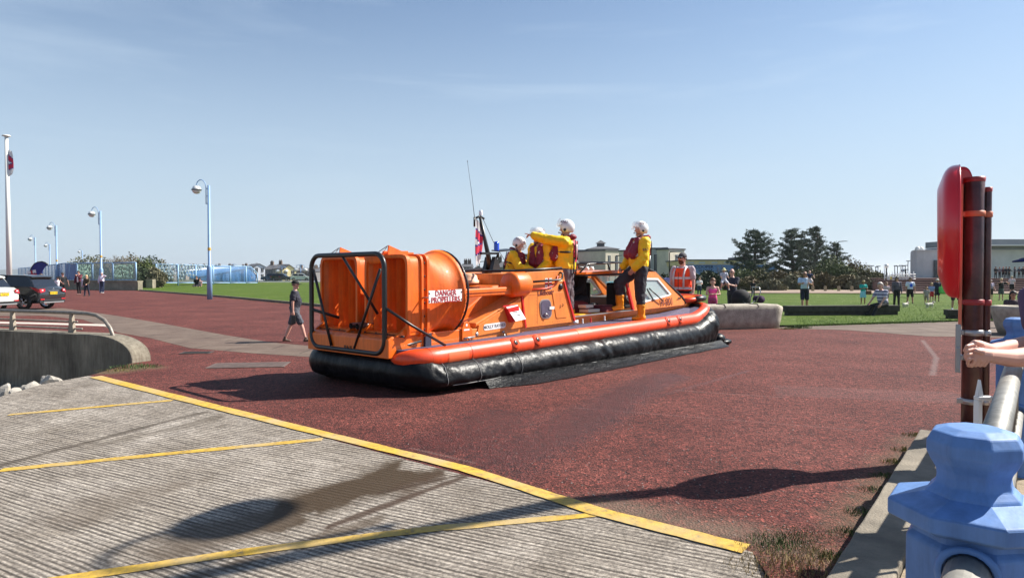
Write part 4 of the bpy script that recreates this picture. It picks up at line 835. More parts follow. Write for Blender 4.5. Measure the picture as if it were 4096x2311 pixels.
# mast flag: hanging folds, built as a cloth with red and blue cross
fm=[m_wh,mat('flag_red',(.60,.02,.06),.7),mat('flag_blue',(.04,.02,.22),.7)]
def flag(name,par,top,hgt,wid,mats,seed=0,sx=1):
    mb=MB(); nu,nv=10,26; vs=[]
    for j in range(nv+1):
        t=j/nv; wd=wid*(.35+.65*math.sin(math.pi*min(1,.15+t*.85))**.7)*(1 if t<.93 else .4)
        for i in range(nu+1):
            s_=i/nu; fold=math.sin(s_*9+t*4+seed)*.035*wid*2; vs.append((top[0]+s_*wd*sx+.05*wid*math.sin(t*7+seed),top[1]+fold,top[2]-t*hgt-s_*.10*hgt*(1-t)))
    for j in range(nv):
        for i in range(nu):
            a=j*(nu+1)+i; u,v=i/nu,j/nv
            d1_=abs(v-.28-.12*u); d2_=abs(v-.64+.1*u); k=0
            if d1_<.085 or d2_<.08: k=1
            elif d1_<.12 or d2_<.115: k=2
            mb.cur=k; mb.add([vs[a],vs[a+1],vs[a+nu+2],vs[a+nu+1]],[(0,1,2,3)],True)
    return mb
mb=flag('flag',ms,(2.40,1.66,2.60),.86,.17,fm); mb.v=[sh(p) for p in mb.v]; ob=mb.build('flag',fm,ms,fix=False); md=ob.modifiers.new('w','WELD'); md.merge_threshold=.0005
# ================================================================ PEOPLE
SKN={'fair':(.55,.30,.21),'pink':(.62,.33,.25),'tan':(.42,.21,.13),'brown':(.30,.15,.09)}
def skin_mat(k): return mat('skin_'+k,SKN[k],.5,var=.08,vs=12)
def cl(name,hexcol,var=.18,vs=9.,rough=.85,bump=.25,bs=30): return mat('cloth_'+name,hx(hexcol),rough,var=var,vs=vs,bump=bump,bs=bs)
M_eye=mat('eye_dark',(.02,.015,.012),.2); M_lip=mat('lips',(.38,.13,.11),.5); M_sole=mat('sole',(.04,.035,.03),.8)
BODIES=[]
def dirv(p,o,side):
    p=R(p);o=R(o); return Vector((side*math.sin(o),math.sin(p)*math.cos(o),-math.cos(p)*math.cos(o)))
def hand_geo(mb,w,d,palm,curl=.5,s=1.,point=False,side=1):
    """palm and five fingers; d: forearm direction, palm: direction the palm faces"""
    d=d.normalized(); palm=(palm-d*palm.dot(d)).normalized(); x=d.cross(palm)*side
    mb.loft([[w+d*t*s+x*(a*wd*s)+palm*(b_*th*s) for a,b_ in ((-1,-.6),(0,-1),(1,-.6),(1,.6),(0,.9),(-1,.6))] for t,wd,th in ((-.02,.025,.022),(.02,.034,.017),(.06,.041,.015),(.092,.040,.011))],True)
    for i,(off,L) in enumerate(((-.031,.060),(-.010,.074),(.011,.078),(.032,.068))):
        i2=3-i; c=curl
        if point and i==3: c=.05
        elif point: c=1.6
        p=w+d*.088*s+x*off*s; pts=[p]; dd=d.copy(); rs=[.0092*s]
        for k in range(3):
            a=c*(.55+.25*k); dd=(dd*math.cos(a)+palm*math.sin(a)).normalized(); newp=p+dd*L*s*(.42,.33,.25)[k]
            palm2=(palm*math.cos(a)-d*math.sin(a)); p=newp; pts.append(p); rs.append((.0088,.008,.006)[k]*s)
        mb.tube(pts,rs,6)
    tdir=(x*.75+d*.6+palm*.25).normalized(); p0=w+d*.025*s+x*.025*s; p1=p0+tdir*.045*s; p2=p1+(tdir*.5+d*.7+palm*.3).normalized()*.03*s
    mb.tube([p0,p1,p2],[.013*s,.010*s,.007*s],6)
def torso_rings(J,ex=0.,z0=0.,z1=1.,belly=0.,n=14,female=False):
    """elliptical sections along the spine from the hips to the shoulders"""
    pel,ch,nk=J['pelvis'],J['chest'],J['neck']; fw=J['fwd']; rt=J['rt']; out=[]
    prof=[(0.,.165,.115),(.18,.158,.112+belly*.6),(.38,.150-(.02 if female else 0),.108+belly),(.58,.165,.118+belly*.5),(.78,.182,.115),(.92,.165,.095),(1.0,.10,.075)]
    for t,rx,ry in prof:
        if t<z0-.01 or t>z1+.01: continue
        c=pel.lerp(ch,t/.6) if t<.6 else ch.lerp(nk,(t-.6)/.4)
        bf=belly*.5*math.sin(math.pi*min(1,t/.8))
        out.append([c+rt*((rx+ex)*math.cos(2*math.pi*k/n))+fw*((ry+ex)*math.sin(2*math.pi*k/n)+bf) for k in range(n)])
    return out
def person(x=0,foot=0,head=None,pos=None,h=None,face=270,label='',skin='fair',top=('tee','444444'),bottom=('trousers','222222'),shoes='1c1a18',hair=('short','2a1c12'),
           lean=0.,armL=(5,8,10,0),armR=(5,8,10,0),legL=(2,2,-2),legR=(-2,2,-2),headturn=0.,nod=0.,belly=0.,vox=.02,glasses=False,child=False,sit=None,group=None,mods=None,female=False,curl=.4,point=False,beard=None,twist=0.,tag_=True,extra=None,detail=False):
    """stand a figure at a ground pixel (x,foot) with its head top at pixel row head"""
    if pos is None:
        pos=G(x,foot); 
    pos=Vector(pos)
    if h is None: 
        r=ray(x,head); h=CZ+r.z*(pos.y/r.y)-pos.z
    s=h/1.78
    J={}
    fw=Vector((0,1,0)); rt=Vector((1,0,0)); up=Vector((0,0,1))
    kid=1.25 if child else 1.
    lg={}
    L_th,L_sh=.43,.42
    zmin=9
    for nm,sd,(tp,to,kb) in (('L',-1,legL),('R',1,legR)):
        hp=Vector((sd*.088,0,0)); kn=hp+dirv(tp,to,sd)*L_th; an=kn+dirv(tp+kb,to*.6,sd)*L_sh; lg[nm]=(hp,kn,an); zmin=min(zmin,an.z)
    pz=(.075-zmin) if sit is None else sit/s
    pel=Vector((0,0,pz+.03)); sp=Vector((0,math.sin(R(lean)),math.cos(R(lean)))); tl=.50
    f2=Vector((0,math.cos(R(lean)),-math.sin(R(lean)))); 
    J.update(pelvis=pel,chest=pel+sp*tl*.6,neck=pel+sp*tl,fwd=f2,rt=rt)
    WDT=1.12 if detail else (1.16 if belly>.045 else 1.04)
    hd=J['neck']+(sp*.8+up*.2).normalized()*.165+f2*.02
    body=MB()
    # limbs
    sh_={}
    for nm,sd,(ap,ao,fp,fo) in (('L',-1,armL),('R',1,armR)):
        S_=J['neck']+rt*sd*.185*WDT-sp*.055; E_=S_+dirv(ap,ao,sd)*.29; W_=E_+dirv(ap+fp,fo,sd)*.25; sh_[nm]=(S_,E_,W_)
        body.cap(S_-rt*sd*.05,.055,S_,.052)
        if not (mods and 'noarms' in mods): body.cap(S_,.050,E_,.038); body.cap(E_,.038,W_,.025)
    for nm in 'LR':
        hp,kn,an=lg[nm]; hp=hp+Vector((0,0,pz));kn=kn+Vector((0,0,pz));an=an+Vector((0,0,pz)); lg[nm]=(hp,kn,an)
        body.cap(hp,.083,kn,.053); body.cap(kn.lerp(hp,.05),.054,kn.lerp(an,.3),.056); body.cap(kn.lerp(an,.3),.056,an,.036)
    body.loft(torso_rings(J,-.008,0,1,belly,female=female),True); body.ell(pel-Vector((0,0,.02)),(.155,.11,.10))
    body.cap(J['neck']-sp*.04,.062,hd-up*.05,.055)
    # head
    rz=Matrix.Rotation(R(headturn),4,'Z')@Matrix.Rotation(R(-nod),4,'X')
    def HP(v): return hd+(rz@Vector(v))*kid
    def face_fn(p):
        q=p.copy()
        if q.z<-.2: 
            k=1-.30*((-q.z-.2)/.8); q.x*=k; q.y=q.y*k+.10*(-q.z-.2)
        if q.y>0: q.y*=.94
        return q
    hb=MB(); hb.ell((0,0,0),(.075,.093,.118),14,12,fn=face_fn)
    hb.cap((0,.088,.012),.010,(0,.108,-.020),.015,8)                   # nose
    for sd in (-1,1): hb.ell((sd*.077,-.005,-.01),(.012,.022,.032),8,6); hb.ell((sd*.035,.070,-.022),(.020,.020,.02),8,6) # ears, cheeks
    hb.ell((0,.080,.030),(.052,.018,.012),10,6); hb.ell((0,.074,-.092),(.025,.022,.02),8,6)  # brow, chin
    body.M=None
    off=len(body.v); body.add([HP(p) for p in hb.v],hb.f,True)
    o=body.build('person',skin_mat(skin),None,fix=False)
    md=o.modifiers.new('remesh','REMESH'); md.mode='VOXEL'; md.voxel_size=vox; md.use_smooth_shade=True
    m2=o.modifiers.new('smooth','SMOOTH'); m2.factor=.5; m2.iterations=2 if vox<=.014 else 1
    hands=MB()
    for nm,sd in (('L',-1),('R',1)):
        S_,E_,W_=sh_[nm]; d=(W_-E_).normalized(); pm=-rt*sd if abs(d.x)<.8 else -up
        if point and nm==point: pm=-up
        hands_=hand_geo(hands,W_-d*.012,d,pm,curl,1.,point==nm,side=-sd if nm=='L' else -sd)
    # eyes and mouth added to the same skin
    eyes=MB()
    if not glasses:
        for sd in (-1,1): eyes.ell(HP((sd*.030,.082,.012)),(.0125*kid,.008,.007),8,6)
    eyes2=MB(); eyes2.ell(HP((0,.088,-.055)),(.024*kid,.008,.006),8,6)
    BODIES.append((o,hands,eyes,eyes2))
    if tag_:
        tag(o,label,'person',group)
    rot=Matrix.Rotation(R(face-90),4,'Z'); o.matrix_world=Matrix.Translation(pos)@rot@Matrix.Diagonal((s,s,s,1))
    def child(mb,name,m,voxel=None,smooth=1,par=o):
        if not mb.v: return None
        c=mb.build(name,m,par,fix=voxel is None)
        if voxel:
            q=c.modifiers.new('remesh','REMESH'); q.mode='VOXEL'; q.voxel_size=voxel; q.use_smooth_shade=True
            q=c.modifiers.new('smooth','SMOOTH'); q.factor=.5; q.iterations=smooth
            if detail:
                tx=bpy.data.textures.get('folds') or bpy.data.textures.new('folds','CLOUDS'); tx.noise_scale=.07; tx.noise_depth=2
                q=c.modifiers.new('folds','DISPLACE'); q.texture=tx; q.strength=.035; q.mid_level=.5; q.texture_coords='LOCAL'
        return c
    # top garment
    tk,tc_=top[0],top[1]; tm=top[2] if len(top)>2 else cl(tc_,tc_)
    t=MB(); ex=.012 if tk!='jacket' else (.045 if detail else .03)
    if tk=='strap': t.loft(torso_rings(J,.010,.0,.80,belly,female=female),True); [t.cap(J['neck']+rt*sd*.10-sp*.02+f2*.05,.014,J['chest']+rt*sd*.10+f2*.09+sp*.06,.016) for sd in (-1,1)]
    else:
        t.loft(torso_rings(J,ex,-.01,1,belly,female=female),True)
        for nm,sd in (('L',-1),('R',1)):
            S_,E_,W_=sh_[nm]; b_=ex*.8
            t.cap(S_-rt*sd*.05,.062+b_,S_,.060+b_)
            if mods and 'noarms' in mods: pass
            elif tk in ('tee','polo','dress'): t.cap(S_,.060+b_,S_.lerp(E_,.62),.055+b_)
            elif tk in ('long','jacket'): t.cap(S_,.058+b_,E_,.047+b_); t.cap(E_,.047+b_,W_-(W_-E_)*.05,.036+b_)
        if tk=='dress': 
            c0=pel; t.loft([[Vector((rx*math.cos(2*math.pi*k/14),ry*math.sin(2*math.pi*k/14)+c0.y,z)) for k in range(14)] for z,rx,ry in ((pel.z+.12,.16,.12),(pel.z-.05,.19,.15),(pel.z-.38,.22,.17))],True)
    shirt=child(t,'dress' if tk=='dress' else 'jacket' if tk=='jacket' else 'shirt',tm,max(.014,vox*.95))
    # bottom garment
    bk,bc=bottom[0],bottom[1]; bmx=bottom[2] if len(bottom)>2 else cl(bc,bc)
    t=MB()
    if bk in ('trousers','shorts','dry'):
        b_=.014 if bk!='dry' else .042
        t.loft([[Vector((rx*math.cos(2*math.pi*k/14),ry*math.sin(2*math.pi*k/14),z)) for k in range(14)] for z,rx,ry in ((pel.z+.06,.168+b_*.6,.118+b_*.6+belly*.5),(pel.z-.03,.172+b_*.5,.125+b_*.5+belly*.2),(pel.z-.10,.165,.12))],True)
        for nm in 'LR':
            hp,kn,an=lg[nm]; t.cap(hp,.088+b_,kn if bk!='shorts' else hp.lerp(kn,.86),(.058+b_) if bk!='shorts' else .078+b_)
            if bk!='shorts': t.cap(kn,.057+b_,kn.lerp(an,.93 if bk!='dry' else .70),.042+b_*(1.2 if bk!='dry' else .75))
    elif bk=='skirt':
        t.loft([[Vector((rx*math.cos(2*math.pi*k/14),ry*math.sin(2*math.pi*k/14),z)) for k in range(14)] for z,rx,ry in ((pel.z+.06,.17,.125),(pel.z-.10,.19,.15),(pel.z-.42,.22,.18))],True)
    if t.v: child(t,{'shorts':'shorts','skirt':'skirt'}.get(bk,'trousers'),bmx,max(.014,vox*.95))
    # shoes
    for nm,sd in (('L',-1),('R',1)):
        hp,kn,an=lg[nm]; t=MB(); fd=(an-kn).normalized(); k_=Vector((0,1,0)); 
        tilt=max(-.6,min(.6,fd.y)); k_=Vector((0,math.cos(tilt*.5),math.sin(tilt)*.5)).normalized()
        t.cap(an-k_*.03-Vector((0,0,.035)),.040,an+k_*.13-Vector((0,0,.045)),.030); t.cap(an-Vector((0,0,.035)),.042,an+Vector((0,0,.03)),.043)
        if bk=='dry': t.cap(an,.062,an+(kn-an)*.44,.086); t.cap(an-k_*.03-Vector((0,0,.03)),.052,an+k_*.15-Vector((0,0,.04)),.042)
        child(t,'boot' if bk=='dry' else 'shoe',cl('shoe'+shoes,shoes,bump=0,rough=.5),.014)
        t=MB(); t.loft([[an+k_*a+Vector((bx,0,0))+Vector((0,0,zz)) for a,bx in ((-.065,-.03),(-.065,.03),(.06,.044),(.15,.03),(.15,-.03),(.06,-.044))] for zz in (-.088,-.070)],False); child(t,'sole',M_sole)
    # hair / headgear
    hk,hc=hair[0],hair[1]
    def shell(z0,ex,back=0.,front=.3):
        t=MB(); n_=16; vs=[]; fs=[]
        for j in range(9):
            for i in range(n_):
                ph=2*math.pi*i/n_; y=math.sin(ph); lim=(1.15 if y>.35 else 2.0 if y<-.1 else 1.55); th=lim*j/8
                p=Vector((math.sin(th)*math.cos(ph)*(.075+ex),math.sin(th)*y*(.093+ex),math.cos(th)*(.118+ex)))
                vs.append(HP(p))
        t.add(vs,[(j*n_+i,(j+1)*n_+i,(j+1)*n_+(i+1)%n_,j*n_+(i+1)%n_) for j in range(8) for i in range(n_)],True); return t
    if hk in ('short','long','pony'):
        t=shell(0,.012)
        if hk=='long': t.loft([[HP((rx*math.cos(2*math.pi*k/10),-.055+ry*math.sin(2*math.pi*k/10),z)) for k in range(10)] for z,rx,ry in ((.06,.075,.05),(-.06,.088,.05),(-.20,.075,.035))],True)
        if hk=='pony': t.cap(HP((0,-.10,.04)),.028,HP((0,-.14,-.10)),.016)
        c=child(t,'hair',mat('hair_'+hc,hx(hc),.6,var=.3,vs=40)); q=c.modifiers.new('s','SOLIDIFY'); q.thickness=.014; q.offset=1
    elif hk=='fringe':
        t=MB(); t.tube([HP((.079*math.cos(R(a)),.098*math.sin(R(a))*.95,-.01)) for a in range(150,391,20)],.016,6); child(t,'hair',mat('hair_'+hc,hx(hc),.7))
    if hk in ('cap','hat','sunhat','capback'):
        t=shell(0,.018); 
        t=MB(); t.ell(HP((0,-.004,.035)),(.088*kid,.105*kid,.095*kid),16,10)
        vs=[p for p in t.v]; zc=HP((0,0,.035)).z; t.v=[Vector((p.x,p.y,max(p.z,zc-.012))) for p in vs]
        if hk=='cap': t.loft([[HP((.072*math.cos(R(a)),.075+r_*math.sin(R(a)),z)) for a in range(0,181,20)] for r_,z in ((.02,.036),(.105,.022),(.105,.014),(.02,.026))],True)
        if hk in ('hat','sunhat'):
            w_=.165 if hk=='sunhat' else .125; t.lathe([(.08*kid,.03),(w_*kid,-.005),(w_*kid,-.012),(.08*kid,.02)],tuple(hd),18)
        child(t,'cap' if hk=='cap' else 'hat',cl('hat'+hc,hc,bump=0))
        if hk!='hat': 
            t=MB(); t.tube([HP((.078*math.cos(R(a)),.096*math.sin(R(a))*.95,-.005)) for a in range(165,376,15)],.016,6); child(t,'hair',mat('hair_3',(.03,.02,.015),.7))
    if hk=='helmet':
        t=MB(); n_=22; vs=[]; k_=11
        for j in range(k_+1):
            for i in range(n_):
                ph=2*math.pi*i/n_; y=math.sin(ph); lim=1.42 if y>.55 else (2.25 if y<.25 else 2.25-(y-.25)/.3*.83); th=lim*j/k_
                p=Vector((math.sin(th)*math.cos(ph)*.118,math.sin(th)*y*.142-.006,math.cos(th)*.138+.03))
                if th>1.7: p.x*=1-.12*(th-1.7)
                vs.append(HP(p))
        t.add(vs,[(j*n_+i,(j+1)*n_+i,(j+1)*n_+(i+1)%n_,j*n_+(i+1)%n_) for j in range(k_) for i in range(n_)],True)
        hm_=child(t,'helmet',mat('helmet_white',(.80,.80,.80),.25,coat=.5)); q=hm_.modifiers.new('s','SOLIDIFY'); q.thickness=.018; q.offset=-1
        t=MB()
        for sd in (-1,1): t.ell(HP((sd*.118,-.012,-.02)),(.012,.024,.024),12,8); [t.ell(HP((sd*.106,.035+.02*a,.066)),(.008,.006,.006),6,4) for a in range(2)]
        child(t,'ear_vent',m_bar,par=hm_)
        up_=mods.get('visor',45) if mods else 45
        t=MB(); nn=12; vs=[]
        for j in range(7):
            for i in range(nn+1):
                a=R(-62+124*i/nn); el=R(up_+4-j*9); p=Vector((math.sin(a)*.135*math.cos(el*.35),math.cos(a)*.165*math.cos(el)+.0,.045+.165*math.sin(el)))
                vs.append(HP(p))
        t.add(vs,[(j*(nn+1)+i,j*(nn+1)+i+1,(j+1)*(nn+1)+i+1,(j+1)*(nn+1)+i) for j in range(6) for i in range(nn)],True); child(t,'visor',mat('visor_clear',(.85,.88,.9),.06,alpha=.32),par=hm_)
        for sd in (-1,1):
            c=HP((sd*.108,-.005,.105)); tn=(HP((sd*.108,-.005-sd*0+.1,.105))-c)*(1 if sd>0 else -1); text('RNLI',.062,frame(c+(HP((sd*.012,0,.006))-HP((0,0,0))),tn,HP((-sd*.045,0,.1))-HP((0,0,0))),m_txt,hm_,name='lettering')
        t=MB(); t.tube([HP((-.09,.03,-.08)),HP((-.05,.10,-.065)),HP((-.01,.118,-.055))],.005,5); t.ell(HP((-.005,.12,-.055)),(.014,.012,.012),8,6); t.tube([HP((-.085,.01,-.09)),HP((-.04,.05,-.125)),HP((.04,.05,-.125)),HP((.085,.01,-.09))],.009,6); child(t,'chin_strap',m_bar,par=hm_)
    if glasses:
        t=MB(); t.ell(HP((-.032,.088,.010)),(.026,.010,.018),10,6); t.ell(HP((.032,.088,.010)),(.026,.010,.018),10,6)
        for sd in (-1,1): t.tube([HP((sd*.055,.085,.014)),HP((sd*.078,.0,.012))],.005,5)
        t.tube([HP((-.012,.096,.014)),HP((.012,.096,.014))],.005,5); child(t,'sunglasses',mat('sunglass',(.01,.01,.012),.15,coat=.4))
    if beard:
        t=MB(); t.ell(HP((0,.045,-.078)),(.062,.058,.05),12,8); t.ell(HP((0,.095,-.042)),(.028,.012,.010),8,5); child(t,'beard',mat('hair_'+beard,hx(beard),.8,var=.3,vs=60),max(.01,vox*.7))
    info=dict(J=J,sh=sh_,lg=lg,hd=hd,HP=HP,child=child,o=o,rt=rt,f2=f2,sp=sp,pel=pel,s=s,shirt=shirt)
    return info
def lifejacket(I,rear=False):
    """maroon rescue jacket: bulky front lobes, back panel, belt, white patches with lettering"""
    J=I['J']; rt,f2,sp=I['rt'],I['f2'],I['sp']; nk,pel=J['neck'],J['pelvis']
    mr=mat('lifejacket_maroon',(.20,.008,.03),.6,var=.2,vs=12,bump=.3,bs=25); mrd=mat('lifejacket_red',(.50,.01,.04),.55,var=.15,vs=12,bump=.3,bs=25)
    t=MB(); 
    for sd in (-1,1): t.cap(nk+rt*sd*.085+f2*.10-sp*.03,.065,nk+rt*sd*.09+f2*.17-sp*.28,.105); t.cap(nk+rt*sd*.085+f2*.10-sp*.03,.05,nk+rt*sd*.09-f2*.07+sp*.02,.045)
    t.cap(nk+rt*-.07-f2*.10+sp*.04,.05,nk+rt*.07-f2*.10+sp*.04,.05)
    lj=I['child'](t,'life_jacket',mr,.014,2)
    t=MB(); t.loft([[nk+rt*a-f2*(b_)-sp*h_ for a,b_ in ((-w_,.10),(-w_*.6,.165),(w_*.6,.165),(w_,.10),(0,.08))] for h_,w_ in ((.02,.11),(.10,.155),(.25,.15),(.38,.12))],True)
    I['child'](t,'back_panel',mrd,.014,2,par=lj)
    t=MB(); t.tube([J['chest']+rt*(.20*math.cos(2*math.pi*k/20))+f2*(.155*math.sin(2*math.pi*k/20)+.01)-sp*.02 for k in range(20)],.02,6,closed=True)
    for sd in (-1,1): t.tube([nk+rt*sd*.11-f2*.165-sp*.02,nk+rt*sd*.10-f2*.172-sp*.34],.010,5)
    for sd in (-1,1): t.tube([pel+rt*sd*.10-f2*.15+sp*.2,pel+rt*sd*.12-f2*.15-sp*.06,pel+rt*sd*.11+f2*.02-sp*.2],.014,5)
    I['child'](t,'harness',m_bar,par=lj)
    t=MB(); 
    for a in (-.04,.04): t.tube([nk+rt*a-f2*.172-sp*.08,nk+rt*a-f2*.175-sp*.30],.006,5)
    t.bbox((-.03,-.01,-.02),(.03,.01,.02),.004); c=J['chest']-f2*.165-sp*.02
    for p in t.v[-1:]: pass
    I['child'](t,'reflective_strip',mat('reflective',(.75,.75,.72),.3),par=lj)
    # white patch and letters on the side lobe facing outwards
    for sd in (-1,1):
        c=nk+rt*sd*.168+f2*.15-sp*.26; t=MB(); M_=frame(c,f2*(-sd)*-1*(1 if sd>0 else 1) if False else (f2*(1 if sd>0 else -1)),sp)
        a=f2*(1 if sd>0 else -1); c2=nk+rt*sd*.178+f2*.155-sp*.27
        M_=frame(c2,(sp*-.85+a*.5),sp*.5+a*.85 if False else sp)
        t.box((-.055,-.025,-.004),(.055,.025,0)); t.v=[M_@p for p in t.v]; pt=I['child'](t,'patch',m_wh,par=lj); text('RNLI',.045,M_@Matrix.Translation((0,0,.001)),m_txg,pt)
        c3=nk+rt*sd*.11+f2*.155-sp*.09; M3=frame(c3,a,sp); t=MB(); 
        for q in range(3): t.box((-.03,-.03+q*.022,-.004),(.03,-.02+q*.022,.012))
        t.box((-.036,-.03,-.004),(-.03,.022,.012)); t.v=[M3@p for p in t.v]; I['child'](t,'reflective_patch',MAT['reflective'],par=lj)
    return lj
def finish_bodies():
    dg=bpy.context.evaluated_depsgraph_get(); dg.update()
    for o,hands,eyes,mouth in BODIES:
        me=bpy.data.meshes.new_from_object(o.evaluated_get(dg)); o.modifiers.clear(); old=o.data
        bm=bmesh.new(); bm.from_mesh(me)
        for part,mi in ((hands,0),(eyes,1),(mouth,2)):
            if not part.v: continue
            vs=[bm.verts.new(p) for p in part.v]
            for f in part.f:
                try:
                    nf=bm.faces.new([vs[i] for i in f]); nf.material_index=mi; nf.smooth=True
                except Exception: pass
        bm.to_mesh(me); bm.free()
        m0=old.materials[0]; me.materials.clear()
        for m in (m0,M_eye,M_lip): me.materials.append(m)
        o.data=me
# ---------------------------------------------------------------- crew
def CP(u,v,z): return CW((u,v,z))
cy=cl('crew_yellow','f2c200',.12,8,.6,.5,14); cdk=cl('crew_dark','2b2830',.3,8,.7,.5,12); cgr=cl('crew_grey','5a4f55',.25,8,.75,.5,12)
def crew(**k):
    k.setdefault('skin','fair'); k.setdefault('hair',('helmet','ffffff')); k.setdefault('top',('jacket','crew',cy)); k.setdefault('bottom',('dry','crew',cdk)); k.setdefault('vox',.012); k.setdefault('shoes','e89400'); k['detail']=True
    return person(**k)
# man on the side deck, one boot up on the sill, facing aft
p=CW((5.88,.44,.615)); d0=crew(pos=p,h=2.0,face=193,label='crew member in yellow jacket and dark waders standing on side deck, one boot on sill',lean=-4,armL=(12,10,28,-6),armR=(20,14,22,-14),legL=(4,3,-8),legR=(52,6,-58),headturn=-4,belly=.035,mods={'visor':38},group='hovercraft crew'); lifejacket(d0)
for sd in (-1,1):
    S_,E_,W_=d0['sh']['L' if sd<0 else 'R']; ax=(E_-S_).normalized(); text('RNLI',.07,frame(S_.lerp(E_,.5)+Vector((sd*.09,0,0)),Vector((0,1 if sd>0 else -1,.15)),-ax),m_txt,d0['o'])
# pointing man
p=CW((4.36,1.15,.55)); d1_=crew(pos=p,h=2.08,face=166,label='crew member in yellow jacket pointing with a raised arm beside the cabin',lean=-2,armL=(98,-4,8,-2),armR=(8,10,20,0),bottom=('dry','crew2',cgr),legL=(3,2,-4),legR=(-3,2,-4),headturn=-6,mods={'visor':46},point='L',belly=.03,group='hovercraft crew'); lifejacket(d1_)
# bending man in front of him, helmet visible over the arm
p=CW((4.36,1.62,.60)); d2_=crew(pos=p,h=1.93,face=222,label='crew member stooping behind the pointing man, red life jacket forward',lean=20,armL=(8,2,50,0),armR=(8,2,50,0),nod=0,mods={'visor':40},belly=.03,group='hovercraft crew'); lifejacket(d2_)
# man bent over at the cabin, looking down and to the right
p=CW((3.88,2.15,.60)); d3_=crew(pos=p,h=1.74,face=-18,label='crew member with lowered visor looking down beside the mast',lean=14,armL=(30,6,50,-10),armR=(30,10,50,-20),nod=22,mods={'visor':-2},group='hovercraft crew'); lifejacket(d3_)
# man sitting in the cockpit
p=CW((5.62,1.75,.60)); d4_=person(pos=p,h=1.9,face=225,label='seated crew member in the dark cockpit with yellow knee pads',skin='tan',top=('jacket','1c1216'),bottom=('dry','crew3',cdk),shoes='1a1614',hair=('short','1a120c'),sit=.40,lean=12,armL=(30,8,40,-10),armR=(30,8,40,-10),legL=(80,8,-80),legR=(80,12,-80),vox=.014,group='hovercraft crew')
t=MB()
for nm in 'LR': hp,kn,an=d4_['lg'][nm]; t.cap(hp.lerp(kn,.55),.098,kn,.09)
d4_['child'](t,'knee_pad',cy,.014)
# bags and cases on the cockpit floor
def bag(name,lo,hi,m,label,cat,b_=.05,rz=0.):
    c=[(a+b__)/2 for a,b__ in zip(lo,hi)]; mb=MB(); mb.bbox([a-q for a,q in zip(lo,(c[0],c[1],lo[2]))],[a-q for a,q in zip(hi,(c[0],c[1],lo[2]))],b_); o=mb.build(name,m); o.matrix_world=Matrix.Translation(CW((c[0],c[1],lo[2])))@Matrix.Rotation(TH+rz,4,'Z'); tag(o,label,cat); return o
o=bag('kit_case',(4.35,.82,.60),(5.05,1.15,.80),cl('case_yellow','d9a400'),'yellow kit case with a red strap on the cockpit floor','case',.015)
mb=MB(); mb.box((.0,-.17,.0),(.05,-.166,.205)); mb.box((.0,-.17,.201),(.05,.16,.206)); mb.build('strap',m_red,o); mb=MB(); mb.box((-.35,-.169,.10),(.35,-.1645,.112)); mb.build('lid_seam',m_bar,o)
bag('white_box',(4.7,.86,.81),(5.1,1.08,.87),mat('pale_box',(.55,.48,.42),.7),'flat pale box lying on the yellow kit case','box',.006)
bag('white_box',(4.68,.92,.90),(4.98,1.1,.96),MAT['pale_box'],'smaller pale box wedged above the flat one','box',.006,.1)
bag('kit_bag',(4.25,1.2,.60),(5.3,1.7,1.02),cl('bag_red','7d1c1e',.3,6),'dark red kit bag heaped behind the yellow case','bag',.12)
bag('kit_bag',(5.2,.85,.60),(5.75,1.25,.92),cl('bag_red2','5d1a24',.3,6),'maroon kit bag beneath the raised boot','bag',.10)
o=bag('rucksack',(5.1,1.9,1.0),(5.5,2.25,1.28),cl('bag_white','c9b8bd',.25,14),'pale crumpled bag piled in the cockpit','bag',.10)
for (u,v,z) in ((5.15,1.9,1.0),): 
    mb=MB(); mb.bbox((u-.1,v-.1,.6),(u+.5,v+.4,1.0),.04); mb.v=[sh(p) for p in mb.v]; mb.build('console',m_dark,CR)
# ================================================================ FOREGROUND RIGHT: railing posts, rails, kerb, life ring
m_blue=mat('blue_cast_iron',(.115,.24,.53),.48,var=.14,vs=8,bump=.14,bs=16,coat=.1,streak=.22)
m_galv=mat('galvanised_pipe',(.27,.26,.235),.5,.3,var=.3,vs=14,bump=.05,bs=50)
RP1=Vector((1.13,1.66,0)); RP2=Vector((3.83,5.15,0)); RDv=(RP2-RP1).normalized(); RA=math.atan2(RDv.y,RDv.x)
def rail_post(loc,label,topz):
    e=empty('railing_post',loc,RA); tag(e,label,'railing post','blue cast railing posts'); P8=math.pi/8
    z=topz
    mb=MB(); mb.lathe([(0,z),(.060,z-.001),(.092,z-.012),(.105,z-.036),(.105,z-.062),(.095,z-.084),(.084,z-.102),(.081,z-.118),(.084,z-.138),(.102,z-.157),(.106,z-.168)],n=8,smooth=False,ph0=P8)
    for f in range(0): pass
    k=mb.build('post_cap',m_blue,e); q=k.modifiers.new('b','BEVEL'); q.width=.004; q.segments=2; q.limit_method='ANGLE'; q.angle_limit=R(8)
    mb=MB(); mb.lathe([(.05,z-.162),(.105,z-.163),(.186,z-.186),(.190,z-.192),(.190,z-.226),(.160,z-.240),(.130,z-.246)],n=8,smooth=False,ph0=P8); k=mb.build('collar',m_blue,e); smod(k,.004,2)
    mb=MB(); mb.lathe([(.132,z-.243),(.134,z-.262),(.148,z-.275),(.148,z-.30),(.148,.12),(.17,.09),(.17,.0),(0,.0)],n=8,smooth=False,ph0=P8); k=mb.build('shaft',m_blue,e); smod(k,.006,2)
    for sgn in (-1,1):
        for zz in ((z-.315 if sgn<0 else z-.225),z-.70):
            mb=MB(); mb.lathe([(.060,0),(.068,.012),(.060,.02),(.052,.018)],n=20,axis='x'); 
            for p in mb.v: p.x=(p.x+.136)*sgn; p.z+=zz
            mb.build('socket',m_blue,e)
    return e
rail_post(RP1,'nearest pale blue railing post with octagonal collar and rounded cap',1.28)
